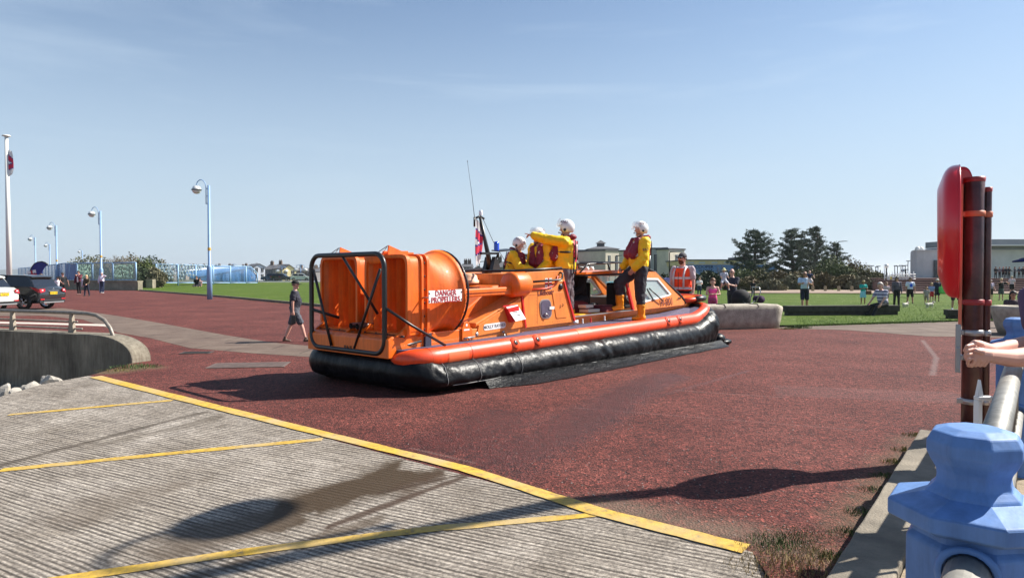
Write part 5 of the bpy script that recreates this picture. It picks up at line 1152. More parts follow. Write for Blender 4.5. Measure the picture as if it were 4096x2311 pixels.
rail_post(RP2,'second blue railing post behind the folded arms',1.33)
def rail(a,b_,z0,z1,r,label):
    mb=MB(); mb.tube([(a.x,a.y,z0),(b_.x,b_.y,z1)],r,20); return tag(mb.build('handrail',m_galv),label,'handrail','tubular rails between the blue posts')
a,b_=RP1+RDv*.12,RP2-RDv*.13
rail(a,b_,1.065,1.08,.047,'thick grey top rail running away from the nearest blue post')
rail(a,b_,.62,.62,.04,'lower grey rail between the two blue posts')
rail(RP1-RDv*.14,RP1-RDv*3.2,.965,.95,.047,'grey rail leaving the near post towards the viewer')
rail(RP2+RDv*.13,RP2+RDv*3.4,1.08,1.10,.047,'grey top rail beyond the second blue post')
rail(RP2+RDv*.13,RP2+RDv*3.4,.62,.62,.04,'lower grey rail beyond the second blue post')
c_=D(4052,1845,1.66); mb=MB(); mb.ell((0,0,0),(.013,.012,.020),10,8); ms_=mb.build('moss_patch',mat('moss',(.10,.19,.07),.9,var=.4,vs=60)); ms_.parent=[x for x in bpy.data.objects if x.name=='railing_post'][0]; ms_.matrix_local=(Matrix.Translation(RP1)@Matrix.Rotation(RA,4,'Z')).inverted()@Matrix.Translation(c_)
L_=(RP2-RP1).length; k_=0
while .35+k_*.25<L_-.2:
    q_=RP1+RDv*(.35+k_*.25); mb=MB(); mb.tube([(q_.x,q_.y,.62),(q_.x,q_.y,1.06)],.012,6); mb.tube([(q_.x,q_.y,.16),(q_.x,q_.y,.62)],.012,6); tag(mb.build('baluster',m_galv),'slim upright bar between the two blue railing posts','baluster','slim upright bars of the railing'); k_+=1
# small white bracket on the rail
b0=D(3945,1600,3.3); mb=MB(); mb.bbox((-.05,-.02,0),(.03,.02,.02),.004); mb.bbox((-.05,-.02,-.35),(-.03,.02,.0),.004); mb.prism([(-.05,.02),(-.035,.10),(-.02,.02)],'y',-.01,.01); ob=mb.build('rail_bracket',m_wh); ob.location=b0; tag(ob,'small white bracket fixed under the grey top rail','bracket')
# concrete kerb of the raised walkway and its sandy strip
K1=G(3680,1715,.2); K2=G(3300,2311,.2); Kd=(K1-K2).normalized(); K3=K2-Kd*4; Kn=Vector((Kd.y,-Kd.x,0))
K1.z=K3.z=0
def kb(a,b_,o0,o1,z0,z1,name,m,rg=0.):
    mb=MB(); n_=40; vs=[]; 
    for i in range(n_+1):
        p=a.lerp(b_,i/n_); j=noise.noise(p*5)*rg
        for o_,z_ in ((o0+j,z0),(o0+j*.6,z1),(o1+j,z1+j*.3),(o1,z0)): q=p+Kn*o_; vs.append((q.x,q.y,z_))
    fs=[(i*4+k,(i+1)*4+k,(i+1)*4+(k+1)%4,i*4+(k+1)%4) for i in range(n_) for k in range(4)]+[(0,1,2,3),(n_*4+3,n_*4+2,n_*4+1,n_*4)]
    mb.add(vs,fs); return mb.build(name,m)
kb_=kb(K3,K1,0,.27,-.05,.2,'kerb',M_conc,.012); kb_['kind']='structure'; smod(kb_,.012)
wk=kb(K3,K1-Kd*.02,.275,1.6,-.05,.15,'walkway',mat('sandy_concrete',(.30,.235,.16),.95,var=.4,vs=5.,bump=.6,bs=50)); wk['kind']='structure'
# ---------------------------------------------------------------- life ring housing on rusty posts
PX,PY=4.00,5.95
m_rust=mat('brown_painted_steel',(.085,.026,.022),.38,.1,var=.45,vs=7,bump=.15,bs=25,coat=.2)
LR=empty('lifebuoy_station',(PX+.02,PY,0),R(-32)); tag(LR,'red plastic lifebuoy housing clamped to a dark brown steel post','lifebuoy station')
mb=MB(); mb.lathe([(0,2.495),(.07,2.49),(.078,2.48),(.078,0),(0,0)],n=24); mb.build('post',m_rust,LR)
mb=MB(); mb.lathe([(.079,2.455),(.082,2.47),(.082,2.497),(.0,2.503)],n=24); mb.build('post_cap',mat('dull_red',(.35,.03,.03),.45,var=.2,vs=9),LR)
mb=MB(); mb.lathe([(0,2.40),(.028,2.40),(.032,2.39),(.032,0),(0,0)],(.098,.045,0),14); mb.build('post',m_rust,LR)
mb=MB(); mb.lathe([(.033,2.37),(.035,2.38),(.035,2.41),(0,2.413)],(.098,.045,0),14); mb.build('post_cap',MAT['dull_red'],LR)
for z,c_ in ((2.18,'orange_band'),(1.415,'dull_red'),(1.15,'steel_rim'),(.93,'steel_rim'),(.55,'steel_rim')):
    m_=MAT.get(c_) or mat(c_,(.6,.17,.08),.5)
    mb=MB(); mb.lathe([(.079,z-.025),(.086,z-.022),(.086,z+.022),(.079,z+.025)],n=24); mb.lathe([(.035,z-.03),(.04,z-.027),(.04,z+.017),(.035,z+.02)],(.098,.045,0),14); mb.bbox((-.11,-.055,z-.02),(-.05,-.03,z+.02),.004); mb.build('clamp',m_,LR)
mb=MB(); mb.bbox((-.105,-.06,1.20),(-.080,.06,2.44),.008); mb.build('back_plate',mat('orange_red_plate',(.72,.16,.08),.4,var=.15,vs=6),LR)
mb=MB(); mb.bbox((-.125,-.07,.80),(-.085,-.03,1.22),.004); mb.bbox((-.118,-.1,.83),(-.090,-.05,1.02),.004); mb.build('bracket',m_gry,LR)
# housing: rounded shell, deeper at the top, standing off the plate to the left
mb=MB(); nU,nV=26,18; vs=[]
for j in range(nV+1):
    a=math.pi/2*j/nV; rr=math.cos(a)**.5 if j<nV else 0.; dp=math.sin(a)**.62
    for i in range(nU):
        b_=2*math.pi*i/nU; y=math.cos(b_)*.42*rr; zz=math.sin(b_)
        z=(2.03+zz*.585*rr) ; tz=(z-1.42)/1.2
        x=-.108-(.145*dp)*(1.0+.10*smst(tz)); 
        if zz<0: y*=(1-.28*(-zz)**1.6*1.0)
        # moulded ridges of the ring showing through the shell
        x-=.018*math.exp(-((rr-.62)/.12)**2)
        vs.append((x,y,z))
mb.add(vs,[(j*nU+i,j*nU+(i+1)%nU,(j+1)*nU+(i+1)%nU,(j+1)*nU+i) for j in range(nV) for i in range(nU)],True)
hs_=mb.build('housing',mat('red_plastic',(.72,.012,.022),.28,var=.05,vs=3,coat=.4),LR)
mb=MB(); vb=[(-.105+(-.108-p[0])*.72,max(p[1],.09),p[2]) for p in vs]; mb.add(vb,[(j*nU+i,j*nU+(i+1)%nU,(j+1)*nU+(i+1)%nU,(j+1)*nU+i) for j in range(nV) for i in range(nU)],True); mb.build('housing_back',MAT['red_plastic'],hs_)
mb=MB(); mb.tube([(-.112,math.cos(2*math.pi*i/48)*.425*(1-.28*max(0,-math.sin(2*math.pi*i/48))**1.6),2.03+math.sin(2*math.pi*i/48)*.58) for i in range(48)],.008,8,closed=True); mb.build('housing_rim',MAT['red_plastic'],hs_)
# ================================================================ WALL at left with tubular rail
WT=.5; mb=MB(); wd=WE.copy(); n_=20; Wn=Vector((-WDv.y,WDv.x,0)); prof=[]   # Wn: away from the camera
for i in range(15):
    a=math.pi/2*i/14; prof.append((-1.05+1.05*math.sin(a)**1.0, WT*math.cos(a)**.8))
outl=[(-30,-1.4),(-30,WT)]+prof+[(0,-1.4)]
th=.42
def wp(s_,o_,z): p=WE+WDv*s_+Wn*o_; return (p.x,p.y,z)
m_=len(outl); fr_=[wp(s_,0,z) for s_,z in outl]; bk_=[wp(s_,th,z) for s_,z in outl]
mb.add(fr_+bk_,[tuple(range(m_)),tuple(range(m_,2*m_))[::-1]]+[(i,i+m_,(i+1)%m_+m_,(i+1)%m_) for i in range(m_)])
m_wall=mat('stained_seawall',(.20,.175,.135),.95,var=.42,vs=1.1,bump=.45,bs=35,streak=.4)
wl=mb.build('sea_wall',m_wall); tag(wl,'thick concrete sea wall with rounded end beside the slipway','sea wall'); smod(wl,.02,2)
mb=MB(); mb.add([wp(-30,-.35,-1.4),wp(-1.4,-.35,-1.4),wp(-1.4,-.35,-.62),wp(-30,-.35,-.50)]+[wp(-30,-.003,-1.4),wp(-1.4,-.003,-1.4),wp(-1.4,-.003,-.62),wp(-30,-.003,-.50)],[(0,1,2,3),(3,2,6,7),(1,5,6,2)]); mb.build('wall_footing',m_wall,wl)
RG=empty('guard_rail',wp(-3,.2,WT),math.atan2(WDv.y,WDv.x)); tag(RG,'weathered tubular guard rail curving down onto the sea wall end','guard rail')
m_rl=mat('dull_rail',(.23,.20,.17),.5,.3,var=.3,vs=12)
def rp_(s_,z,o_=.0): return Vector((s_+3,o_,z))
mb=MB(); mb.tube([rp_(-14,.40),rp_(-2.2,.40),rp_(-1.45,.39),rp_(-1.2,.36),rp_(-.98,.27),rp_(-.83,.13),rp_(-.75,-.02),rp_(-.72,-.12)],.037,12); mb.build('top_rail',m_rl,RG)
mb=MB(); mb.tube([rp_(-14,.22),rp_(-1.75,.22)],.018,8); mb.ell(rp_(-1.75,.22),(.022,.022,.022)); mb.build('middle_rail',m_rl,RG)
mb=MB(); mb.tube([rp_(-14,.08),rp_(-1.62,.08)],.018,8); mb.ell(rp_(-1.62,.08),(.022,.022,.022)); mb.build('lower_rail',m_rl,RG)
for s_ in (-1.9,-3.7,-5.5,-7.3,-9.1): mb=MB(); mb.prism([(s_+3-.075,-.02),(s_+3+.085,-.02),(s_+3+.02,.42),(s_+3-.03,.42)],'y',-.03,.03); mb.build('upright',mat('rail_upright',(.30,.25,.19),.7,var=.2,vs=9),RG)
# rocks in the pit
def rock(c,r,seed,label):
    bm=bmesh.new(); bmesh.ops.create_icosphere(bm,subdivisions=3,radius=1); q=Vector((seed*3.1,seed,0))
    for v in bm.verts: 
        n0=v.co.normalized(); d=1+.35*noise.noise(n0*1.1+q)+.18*noise.noise(n0*2.7+q); p=n0*d
        for k in range(7):
            nn=Vector((math.sin(k*2.4+seed),math.cos(k*1.7+seed*2),math.sin(k*3.9+seed*.7))).normalized(); e=p.dot(nn)-.78
            if e>0: p-=nn*e*.85
        v.co=Vector((p.x*r[0],p.y*r[1],p.z*r[2]))
    me=bpy.data.meshes.new('boulder'); bm.to_mesh(me); bm.free(); me.materials.append(mat('pale_boulder',(.34,.31,.27),.9,var=.3,vs=4,bump=.6,bs=14)); o=bpy.data.objects.new('boulder',me); COL.objects.link(o); o.location=c; o.rotation_euler=(seed,seed*.5,seed*2); tag(o,label,'boulder','boulders beside the slipway')
for (x,y,Y,r,sd,lb) in ((208,1522,11.9,(.37,.28,.22),1,'largest pale angular boulder against the sea wall foot'),(120,1545,11.3,(.24,.2,.17),2,'small rounded grey boulder left of the largest one'),(70,1560,11.2,(.20,.2,.12),3,'low flat boulder beside the slipway edge'),(12,1563,11.4,(.30,.26,.17),4,'pale boulder cut by the left frame edge'),(245,1528,12.1,(.18,.15,.13),5,'small boulder tucked right of the largest'),(30,1590,10.9,(.16,.14,.11),6,'smallest dark boulder at the slab corner'),(180,1560,11.6,(.5,.3,.25),7,'half hidden boulder below the slab edge'),(-80,1580,11.3,(.4,.3,.3),8,'boulder further along the wall foot')):
    rock(D(x,y,Y)-Vector((0,0,.10)),tuple(q_*.82 for q_ in r),sd,lb)
# ================================================================ concrete bench block, timber edging beams, bollards, planter
def loftblock(name,a,b_,h,w0,w1,m,label,cat,notch=()):
    a=Vector(a);b_=Vector(b_); d=(b_-a).normalized(); n=Vector((-d.y,d.x,0)); L=(b_-a).length; mb=MB(); rings=[]
    sec=[(0,0),(-.05,.35),(-.10,.8),(-.09,.93),(-.03,1.),(.5,1.),(.95,1.),(1.02,.93),(1.03,.8),(1.0,0)]
    for i in range(25):
        t=i/24; e=min(t,1-t)*L; k=1-.12*max(0,1-e/.14)**2; hh=h*(1-.10*max(0,1-e/.12)**2)
        rings.append([a+d*(L*t+(.10*(z_)*(1 if t>.5 else -1) if e<.01 else 0))+n*(w0*(.5+(o_-.5)*k))+Vector((0,0,hh*z_)) for o_,z_ in sec])
    mb.loft(rings,True); o=mb.build(name,m); tag(o,label,cat)
    for t in notch:
        mbn=MB(); c=a+d*L*t; mbn.tube([c+n*-.07+Vector((0,0,h*.90)),c+n*-.02+Vector((0,0,h*1.01)),c+n*w0*.5+Vector((0,0,h*1.012))],.022,6); mbn.build('joint',MAT['stained_seawall'],o)
    return o
bl0,bl1=G(2780,1322),G(3120,1312); hb=CZ-(1216-1100)/F*bl1.y*1.0
loftblock('concrete_bench',bl0,bl1,hb,.75,.75,mat('bench_concrete',(.36,.32,.26),.95,var=.38,vs=3.5,bump=.8,bs=40),'long weathered concrete bench block on the plaza edge beyond the bow','bench',(.33,.72))
def beam(a,b_,h,w_,label,post=True):
    a=Vector(a);b_=Vector(b_); d=(b_-a).normalized(); n=Vector((-d.y,d.x,0)); e=empty('low_beam_seat',a,math.atan2(d.y,d.x)); tag(e,label,'beam seat','low beam seats at the lawn edge'); L=(b_-a).length
    mb=MB(); mb.bbox((0,0,h*.45),(L,w_,h),.012); mb.build('beam',mat('dark_timber',(.045,.04,.032),.85,var=.4,vs=6,bump=.4,bs=30),e)
    k=0
    while k*3<L-.4: mb=MB(); mb.box((.05+k*3,.06,0),(min(L-.05,3.04+k*3),w_-.05,h*.46)); mb.build('support',MAT['dark_timber'],e); k+=1
q0=G(3150,1268);q1=G(3600,1265); beam(q0,q1,.44,.4,'long dark low beam with the striped man sitting on its end')
q0=G(3795,1280);q1=G(4200,1283); beam(q0,q1,.38,.4,'dark low beam seat partly hidden by the life ring post')
for i,(x,lb) in enumerate(((3251,'leftmost wooden bollard beside the man holding the baby'),(3301,'second wooden bollard from the left along the footpath'),(3355,'third wooden bollard from the left along the footpath'),(3407,'rightmost wooden bollard nearest the woman in teal'))):
    p=G(x,1168); p.z=.1; h_=CZ-(1143-1100)/F*p.y-.1; mb=MB(); mb.bbox((-.11,-.11,0),(.11,.11,h_-.06),.02); mb.prism([(-.10,h_-.06),(.10,h_-.06),(.07,h_),(-.07,h_)],'y',-.10,.10); o=mb.build('wooden_bollard',mat('bollard_timber',(.30,.24,.15),.9,var=.3,vs=8)); o.location=p; tag(o,lb,'bollard','wooden bollards along the footpath')
p=G(4035,1338); mb=MB(); mb.lathe([(0,0),(.42,0),(.50,.25),(.58,.55),(.62,.70),(.60,.78),(.45,.80),(.42,.74),(0,.74)],n=28,sy=1.); o=mb.build('stone_planter',MAT['bench_concrete']); o.location=p+Vector((.35,.2,0)); tag(o,'round weathered stone planter in front of the seated woman','planter')
# ================================================================ lamp posts and flagpole
m_lb=mat('lamp_blue',(.22,.36,.58),.45,var=.1,vs=4); m_lw=mat('lamp_globe',(.72,.72,.70),.3,coat=.3); m_lbk=mat('lamp_band',(.04,.05,.06),.4)
def lamp(label):
    e=empty('street_lamp'); tag(e,label,'street lamp','blue promenade street lamps')
    mb=MB(); mb.lathe([(0,0),(.17,0),(.17,2.2),(.15,2.25),(.10,2.3),(.085,7.72),(0,7.74)],n=14); mb.build('pole',m_lb,e)
    mb=MB(); mb.tube([(-.19,0,6.45),(-.19,0,7.55),(-.22,0,7.8),(-.32,0,8.0),(-.45,0,8.09),(-.6,0,8.1),(-.74,0,8.0),(-.82,0,7.82),(-.83,0,7.65)],.032,8)
    for z in (6.5,7.0,7.5): mb.tube([(-.19,0,z),(0,0,z)],.028,6)
    mb.build('arm',m_lb,e)
    mb=MB(); mb.lathe([(0,7.74),(.14,7.70),(.25,7.60),(.30,7.46),(.30,7.44)],(-.83,0,0),20); mb.build('lamp_hood',m_lw,e)
    mb=MB(); mb.lathe([(.30,7.46),(.335,7.45),(.335,7.40),(.29,7.38)],(-.83,0,0),20); mb.build('band',m_lbk,e)
    mb=MB(); mb.lathe([(.29,7.385),(.25,7.27),(.16,7.18),(0,7.14)],(-.83,0,0),20); mb.build('globe',m_lw,e)
    mb=MB(); mb.lathe([(.165,2.8),(.17,2.85),(.17,2.95),(.12,3.0)],n=12); 
    return e
l0=lamp('tallest and nearest blue lamp post standing on the lawn edge'); A=G(839,1197); l0.location=A; l0.scale=(1.,)*3
mb=MB(); mb.lathe([(.102,3.3),(.106,3.32),(.106,3.5),(.100,3.52)],n=12); mb.build('sticker',mat('yellow_band',(.6,.35,.05),.6),l0)
for (x,yt,lb) in ((405,845,'second blue lamp post rising behind the saluting man'),(228,902,'third blue lamp post above the dark car tail'),(143,950,'leftmost far blue lamp post'),(201,977,'small far lamp post between two taller ones'),(331,1003,'tiny lamp post left of the scrub'),(770,1055,'tiny lamp head above the middle of the bird-pattern fence')):
    Y=6.07*F/(1100-yt); c=copy_tree(l0); c['label']=lb; c.location=((x-2048)/F*Y,Y,0 if Y<100 else 0)
c=copy_tree(l0); c['label']='lamp post just outside the right frame edge, its crook shadow lies on the slipway'; c.location=(5.84,6.57,0); c.rotation_euler=(0,0,R(-73))
# double-headed lamps by the town
def lamp2(x,yt,Y,lb):
    z=D(x,yt,Y).z; e=empty('double_street_lamp',((x-2048)/F*Y,Y,0)); tag(e,lb,'street lamp','double headed town lamps'); mb=MB(); mb.tube([(0,0,0),(0,0,z)],[.14,.08],8); mb.tube([(-1.1,0,z-1.),(-1.,0,z-.2),(0,0,z),(1.,0,z-.2),(1.1,0,z-1.)],.06,6); mb.build('pole',MAT['lamp_blue'],e)
    for sd in (-1,1): mb=MB(); mb.ell((sd*1.15,0,z-1.3),(.55,.55,.4)); mb.build('globe',m_lw,e)
lamp2(1203,1058,170,'double-headed lamp right of the cream gabled house'); lamp2(935,1056,190,'double-headed lamp behind the blue fence end'); lamp2(1128,1065,185,'double-headed lamp in front of the cream gabled house')
# flagpole
e=empty('flagpole',((38-2048)/F*44,44,0)); e.rotation_euler=(0,R(-.35),0); tag(e,'tall white flagpole with a limp flag at the left edge','flagpole')
zt=D(38,545,44).z; mb=MB(); mb.tube([(0,0,0),(0,0,zt)],[.17,.10],12); mb.build('pole',mat('white_pole',(.75,.74,.70),.4),e); mb=MB(); mb.lathe([(0,zt+.1),(.2,zt+.07),(.26,zt),(.12,zt-.04),(0,zt-.05)]); mb.build('finial',MAT['white_pole'],e)
zf=D(38,590,44).z; mb=flag('flag',e,(.1,0,zf-.1),1.75,.34,fm,2.); ob=mb.build('flag',fm,e,fix=False); md=ob.modifiers.new('w','WELD'); md.merge_threshold=.0005
# ================================================================ feather flag
FX=(150-2048)/F*42; e=empty('feather_flag',(FX,42,0)); tag(e,'navy feather banner leaning over the dark car roof','banner')
def fp(x,y): q=D(x,y,42); return (q.x-FX,q.z)
ol=[fp(112,1102),(fp(118,1090)),fp(128,1068),fp(138,1055),fp(150,1049),fp(167,1046.5),fp(180,1050),fp(192,1058),fp(180,1068),fp(172,1080),fp(166,1102),fp(160,1160),fp(108,1160)]
mb=MB(); mb.prism(ol,'y',-.02,.02); bf=mb.build('banner_cloth',mat('banner_navy',(.015,.02,.20),.6,var=.2,vs=2),e)
mb=MB(); mb.tube([(a,0,b_) for a,b_ in [fp(104,1200),fp(108,1120)]+ol[0:8]],.04,6); mb.build('banner_pole',m_bar,e)
cx,cz=fp(131,1100); s_=.48; tl=Matrix.Translation((cx,-.03,cz))@Matrix.Rotation(R(-12),4,'Y')
mb=MB(tl); 
for dx,dz in ((-1,1),(1,1),(-1,-1),(1,-1)): mb.box((dx*.17-.10,-.006,dz*.20-.09),(dx*.17+.10,0,dz*.20+.09))
em=mb.build('emblem',m_wh,e); mb=MB(tl); mb.box((-.27,-.008,-.05),(.27,-.002,.05)); mb.box((-.05,-.009,.051),(.05,-.002,.29)); mb.box((-.05,-.009,-.29),(.05,-.002,-.051)); mb.build('emblem_cross',m_txr,em)
cx,cz=fp(152,1095); text('Lifeboats',.42,Matrix.Translation((cx-.02,-.03,cz-.55))@frame((0,0,0),(-.35,0,1),(-1,0,-.35)),m_wh,e)
# ================================================================ CARS
m_tyre=mat('tyre',(.015,.015,.016),.8); m_alloy=mat('alloy',(.55,.55,.56),.3,.8); m_cgl=mat('car_glass',(.012,.014,.02),.08,coat=.5); m_trim=mat('car_trim',(.02,.02,.022),.6); m_tl=mat('tail_lamp',(.45,.01,.015),.2,coat=.5); m_plate=mat('yellow_plate',(.80,.52,.02),.5)
def car(name,loc,paint,label,plate,hd=180,suv=True,lo=False,group=None):
    """body runs along +x (rear at x=0, bonnet at x=L), left side towards -y when heading -x is applied"""
    e=empty(name,loc,R(hd)); tag(e,label,'car',group); L,W,H=4.5,1.84,1.66; zb=.30
    # side profile (x, z) lower body
    low=[(0.05,.42),(.0,.62),(.02,.86),(.10,1.0),(.22,1.08),(1.2,1.12),(3.3,1.06),(4.25,.92),(4.46,.74),(4.48,.45),(4.40,.30),(3.99,.30)]
    def arch(cx,r=.40): return [(cx+r*math.cos(a),.33+r*math.sin(a)) for a in [R(0)+R(180)*k/8 for k in range(9)]]
    prof=low+arch(3.60)+[(3.1,.26),(1.3,.26)]+arch(.86)+[(.42,.32),(.2,.34)]
    def sec(prof,ws):
        mb=MB(); n=len(prof); rings=[]
        for y,k,dz in ws: rings.append([Vector((2.25+(p[0]-2.25)*k,y,p[1]+dz*(1 if p[1]>.8 else 0))) for p in prof])
        return rings
    mb=MB(); rg=sec(prof,((-W/2+.02,.965,-.03),(-W/2,.985,-.01),(-W/2+.03,.995,.0),(-.45,1.,.015),(.45,1.,.015),(W/2-.03,.995,0),(W/2,.985,-.01),(W/2-.02,.965,-.03)))
    # widen the middle: side bulges
    mb.loft(rg,True); bd=mb.build('body',paint,e); q=bd.modifiers.new('es','EDGE_SPLIT'); q.split_angle=R(35)
    # cabin
    cab=[(.30,1.05),(.62,1.56),(.85,1.635),(2.0,1.66),(2.75,1.60),(3.45,1.08)]
    mb=MB(); rings=[]
    for y in (-W/2+.06,-W/2+.10,W/2-.10,W/2-.06): rings.append([Vector((p[0],y*(1-.22*max(0,(p[1]-1.05)/.6)),p[1])) for p in cab])
    mb.loft(rings,False); mb.build('glasshouse',m_cgl,e)
    mb=MB(); rf_=[(.55,1.53),(.60,1.60),(.85,1.655),(2.0,1.68),(2.72,1.63),(2.75,1.59),(2.0,1.63),(.85,1.60)]
    rings=[[Vector((p[0]-(.06 if p[0]<.7 else 0),y,p[1]-.02*abs(y))) for p in rf_] for y in (-.73,-.70,0,.70,.73)]; mb.loft(rings,True)
    for sd in (-1,1): # pillars
        for (x0,z0,x1,z1,wd) in ((2.72,1.60,3.40,1.09,.06),(1.75,1.62,1.80,1.08,.07),(.62,1.56,.33,1.06,.12),(1.05,1.33,.62,1.10,.18)):
            y0=sd*(.73); y1=sd*(W/2-.05); mb.add([(x0,y0,z0),(x0+wd,y0,z0),(x1+wd,y1,z1),(x1,y1,z1)]+[(x0,y0*.95,z0),(x0+wd,y0*.95,z0),(x1+wd,y1*.95,z1),(x1,y1*.95,z1)],[(0,1,2,3),(4,5,6,7),(0,1,5,4),(1,2,6,5),(2,3,7,6),(3,0,4,7)])
    mb.build('roof',paint,e)
    mb=MB(); mb.bbox((.02,-.9,.30),(.5,.9,.46),.03); mb.bbox((4.1,-.88,.26),(4.46,.88,.4),.03); mb.bbox((1.3,-W/2-.005,.24),(3.1,-W/2+.05,.34),.01); mb.bbox((1.3,W/2-.05,.24),(3.1,W/2+.005,.34),.01); mb.bbox((-.02,-.7,.40),(.06,.7,.47),.015); mb.build('bumper',m_trim,e)
    for x_,y_ in ((.86,-1),(.86,1),(3.60,-1),(3.60,1)):
        ww=empty('wheel',(x_,y_*(W/2-.12),.34),0,e)
        mb=MB(); mb.lathe([(.23,-.10),(.31,-.11),(.34,-.07),(.345,0),(.34,.07),(.31,.11),(.23,.10)],n=24,axis='y'); mb.build('tyre',m_tyre,ww)
        mb=MB(); mb.lathe([(.235,-.10),(.22,-.06),(.20,0),(.235,.10)],n=20,axis='y'); mb.lathe([(0,.105*y_),(.05,.10*y_),(.06,.06*y_)],n=10,axis='y')
        for k in range(5):
            for d_ in (-.13,.13):
                a=2*math.pi*k/5; a2=a+d_; mb.tube([(.03*math.cos(a),.08*y_,.03*math.sin(a)),(.22*math.cos(a2),.095*y_,.22*math.sin(a2))],.014,5)
        mb.build('rim',m_alloy,ww)
    for sd in (-1,1):
        mb=MB(); mb.add([(.05,sd*.90,.98),(.50,sd*.915,1.08),(.10,sd*.93,.82),(-.005,sd*.62,1.0),(-.01,sd*.62,.86),(0.0,sd*.90,.80)],[(0,1,2),(0,2,5),(0,5,4,3)]); o_=mb.build('tail_lamp',m_tl,e); q=o_.modifiers.new('s','SOLIDIFY'); q.thickness=.05; q.offset=0
        mb=MB(); mb.bbox((-.012,sd*.74-.09,.90),(.01,sd*.74+.09,.95),.006); mb.build('reverse_lamp',m_wh,o_)
        mb=MB(); mb.bbox((.0,sd*.75-.14,.46),(.03,sd*.75+.14,.52),.008); mb.build('reflector',m_tl,e)
        mb=MB(); mb.ell((3.05,sd*1.0,1.12),(.08,.11,.07),10,8); mb.build('mirror',paint,e)
        mb=MB(); mb.bbox((4.30,sd*.7-.18,.78),(4.45,sd*.7+.18,.90),.03); mb.build('headlight',m_wh,e)
    mb=MB(); mb.bbox((-.03,-.26,.72),(.0,.26,.84),.006); pl_=mb.build('number_plate',m_plate,e)
    if plate: text(plate,.105,frame((-.032,0,.78),(0,-1,0),(0,0,1)),m_bar,pl_,ax='CENTER')
    mb=MB(); mb.bbox((-.02,-.36,.875),(.02,.36,.90),.008); mb.build('tailgate_handle',m_gry,e)
    mb=MB(); mb.bbox((-.05,-.72,.30),(.05,.72,.37),.02); mb.build('skid_plate',m_gry,e)
    mb=MB(); 
    for xx in (1.72,2.85): mb.box((xx,-W/2-.003,.42),(xx+.008,-W/2+.02,1.06)); mb.box((xx,W/2-.02,.42),(xx+.008,W/2+.003,1.06))
    mb.build('door_gap',m_trim,e)
    mb=MB(); mb.lathe([(.035,-.01),(.05,-.012),(.035,.0)],(-.005,0,.97),14,'x'); mb.build('badge',m_alloy,e)
    return e
pc=mat('dark_grey_paint',(.035,.037,.042),.25,.4,coat=.8); pw=mat('white_paint',(.72,.73,.68),.3,coat=.7)
car('suv',(-22.35,33.25,0),pc,'dark grey suv parked side-on with red tail lamp and yellow plate','HX18 YGR')
car('parked_car',(-22.72,30.55,0),pw,'white suv cut by the left frame edge in front of the dark one','PN65 JFY')
p0=mat('far_blue',(.05,.09,.2),.3,coat=.5)
for i,(x,y,m_,lb) in enumerate(((1085,1117,pc,'dark parked car left of the row below the cream house'),(1128,1117,p0,'blue parked car in the row below the cream house'),(1160,1116,pw,'white parked car at the right of the row below the cream house'),(1010,1118,pw,'white parked car beside the fence end'))):
    Y=150; c=car('parked_car',((x-2048)/F*Y,Y,.35),m_,lb,None,[0,175,10,185][i],group='cars parked by the far houses')
# ================================================================ GLASS SCREEN FENCES
m_fb=mat('fence_blue',(.26,.42,.62),.45,var=.1,vs=3); m_pan_b=mat('blue_screen_panel',(.03,.10,.34),.15,alpha=.80,coat=.3); m_pan_c=mat('clear_screen_panel',(.42,.52,.50),.1,alpha=.30); m_bird=mat('steel_bird',(.75,.80,.80),.3,.3); m_grn=mat('patina_pattern',(.38,.56,.46),.5,.2)
m_lw2=mat('low_wall',(.24,.21,.155),.95,var=.35,vs=1.5,bump=.5,bs=20)
wl_pts=[G(60,1132),G(150,1141),G(250,1157.5),G(350,1159),G(450,1160.5),G(552,1161.5)]
WP=[Vector(p) for p in wl_pts]; hw=.92
mb=MB(); 
for i in range(len(WP)-1):
    a,b_=WP[i],WP[i+1]; d=(b_-a).normalized(); n=Vector((-d.y,d.x,0))*.6
    mb.add([a,b_,b_+n,a+n]+[q+Vector((0,0,hw)) for q in (a,b_,b_+n,a+n)],[(0,3,2,1),(4,5,6,7),(0,1,5,4),(1,2,6,5),(2,3,7,6),(3,0,4,7)])
    a2,b2=a-n*.12,b_-n*.12; mb.add([a2,b2,b2+n*1.25,a2+n*1.25]+[q for q in ()],[]) 
    z0=Vector((0,0,hw)); z1=Vector((0,0,hw+.12)); mb.add([a2+z0,b2+z0,b2+n*1.25+z0,a2+n*1.25+z0,a2+z1,b2+z1,b2+n*1.25+z1,a2+n*1.25+z1],[(0,3,2,1),(4,5,6,7),(0,1,5,4),(1,2,6,5),(2,3,7,6),(3,0,4,7)])
tag(mb.build('low_wall',m_lw2),'low concrete wall carrying the glass screens at the left','wall')
fA=empty('screen_fence',WP[2]); tag(fA,'blue and clear glass screen fence with cut metal panels on the low wall','fence')
ztop=D(300,1053,WP[2].y).z
segs=[(WP[0],WP[1],5,'b'),(WP[1],WP[2],7,'b')]
def lerp_px(x): 
    # point on the wall line under a pixel column
    for a,b_ in zip(WP[:-1],WP[1:]):
        xa=2048+a.x/a.y*F; xb=2048+b_.x/b_.y*F
        if xa<=x<=xb:
            t=(x-xa)/(xb-xa); ya,yb=a.y,b_.y; tt=t*ya/(yb+(ya-yb)*t) if abs(yb-ya)>1e-6 else t; return a.lerp(b_,tt)
    return WP[-1]
cols=[70,84,98,112,126,140,153,166,178,190,203,215,228,242,256,271,302,364,446,538]
O_=WP[2]
def loc(p): return Vector(p)-O_
mbp=[]; posts=[]
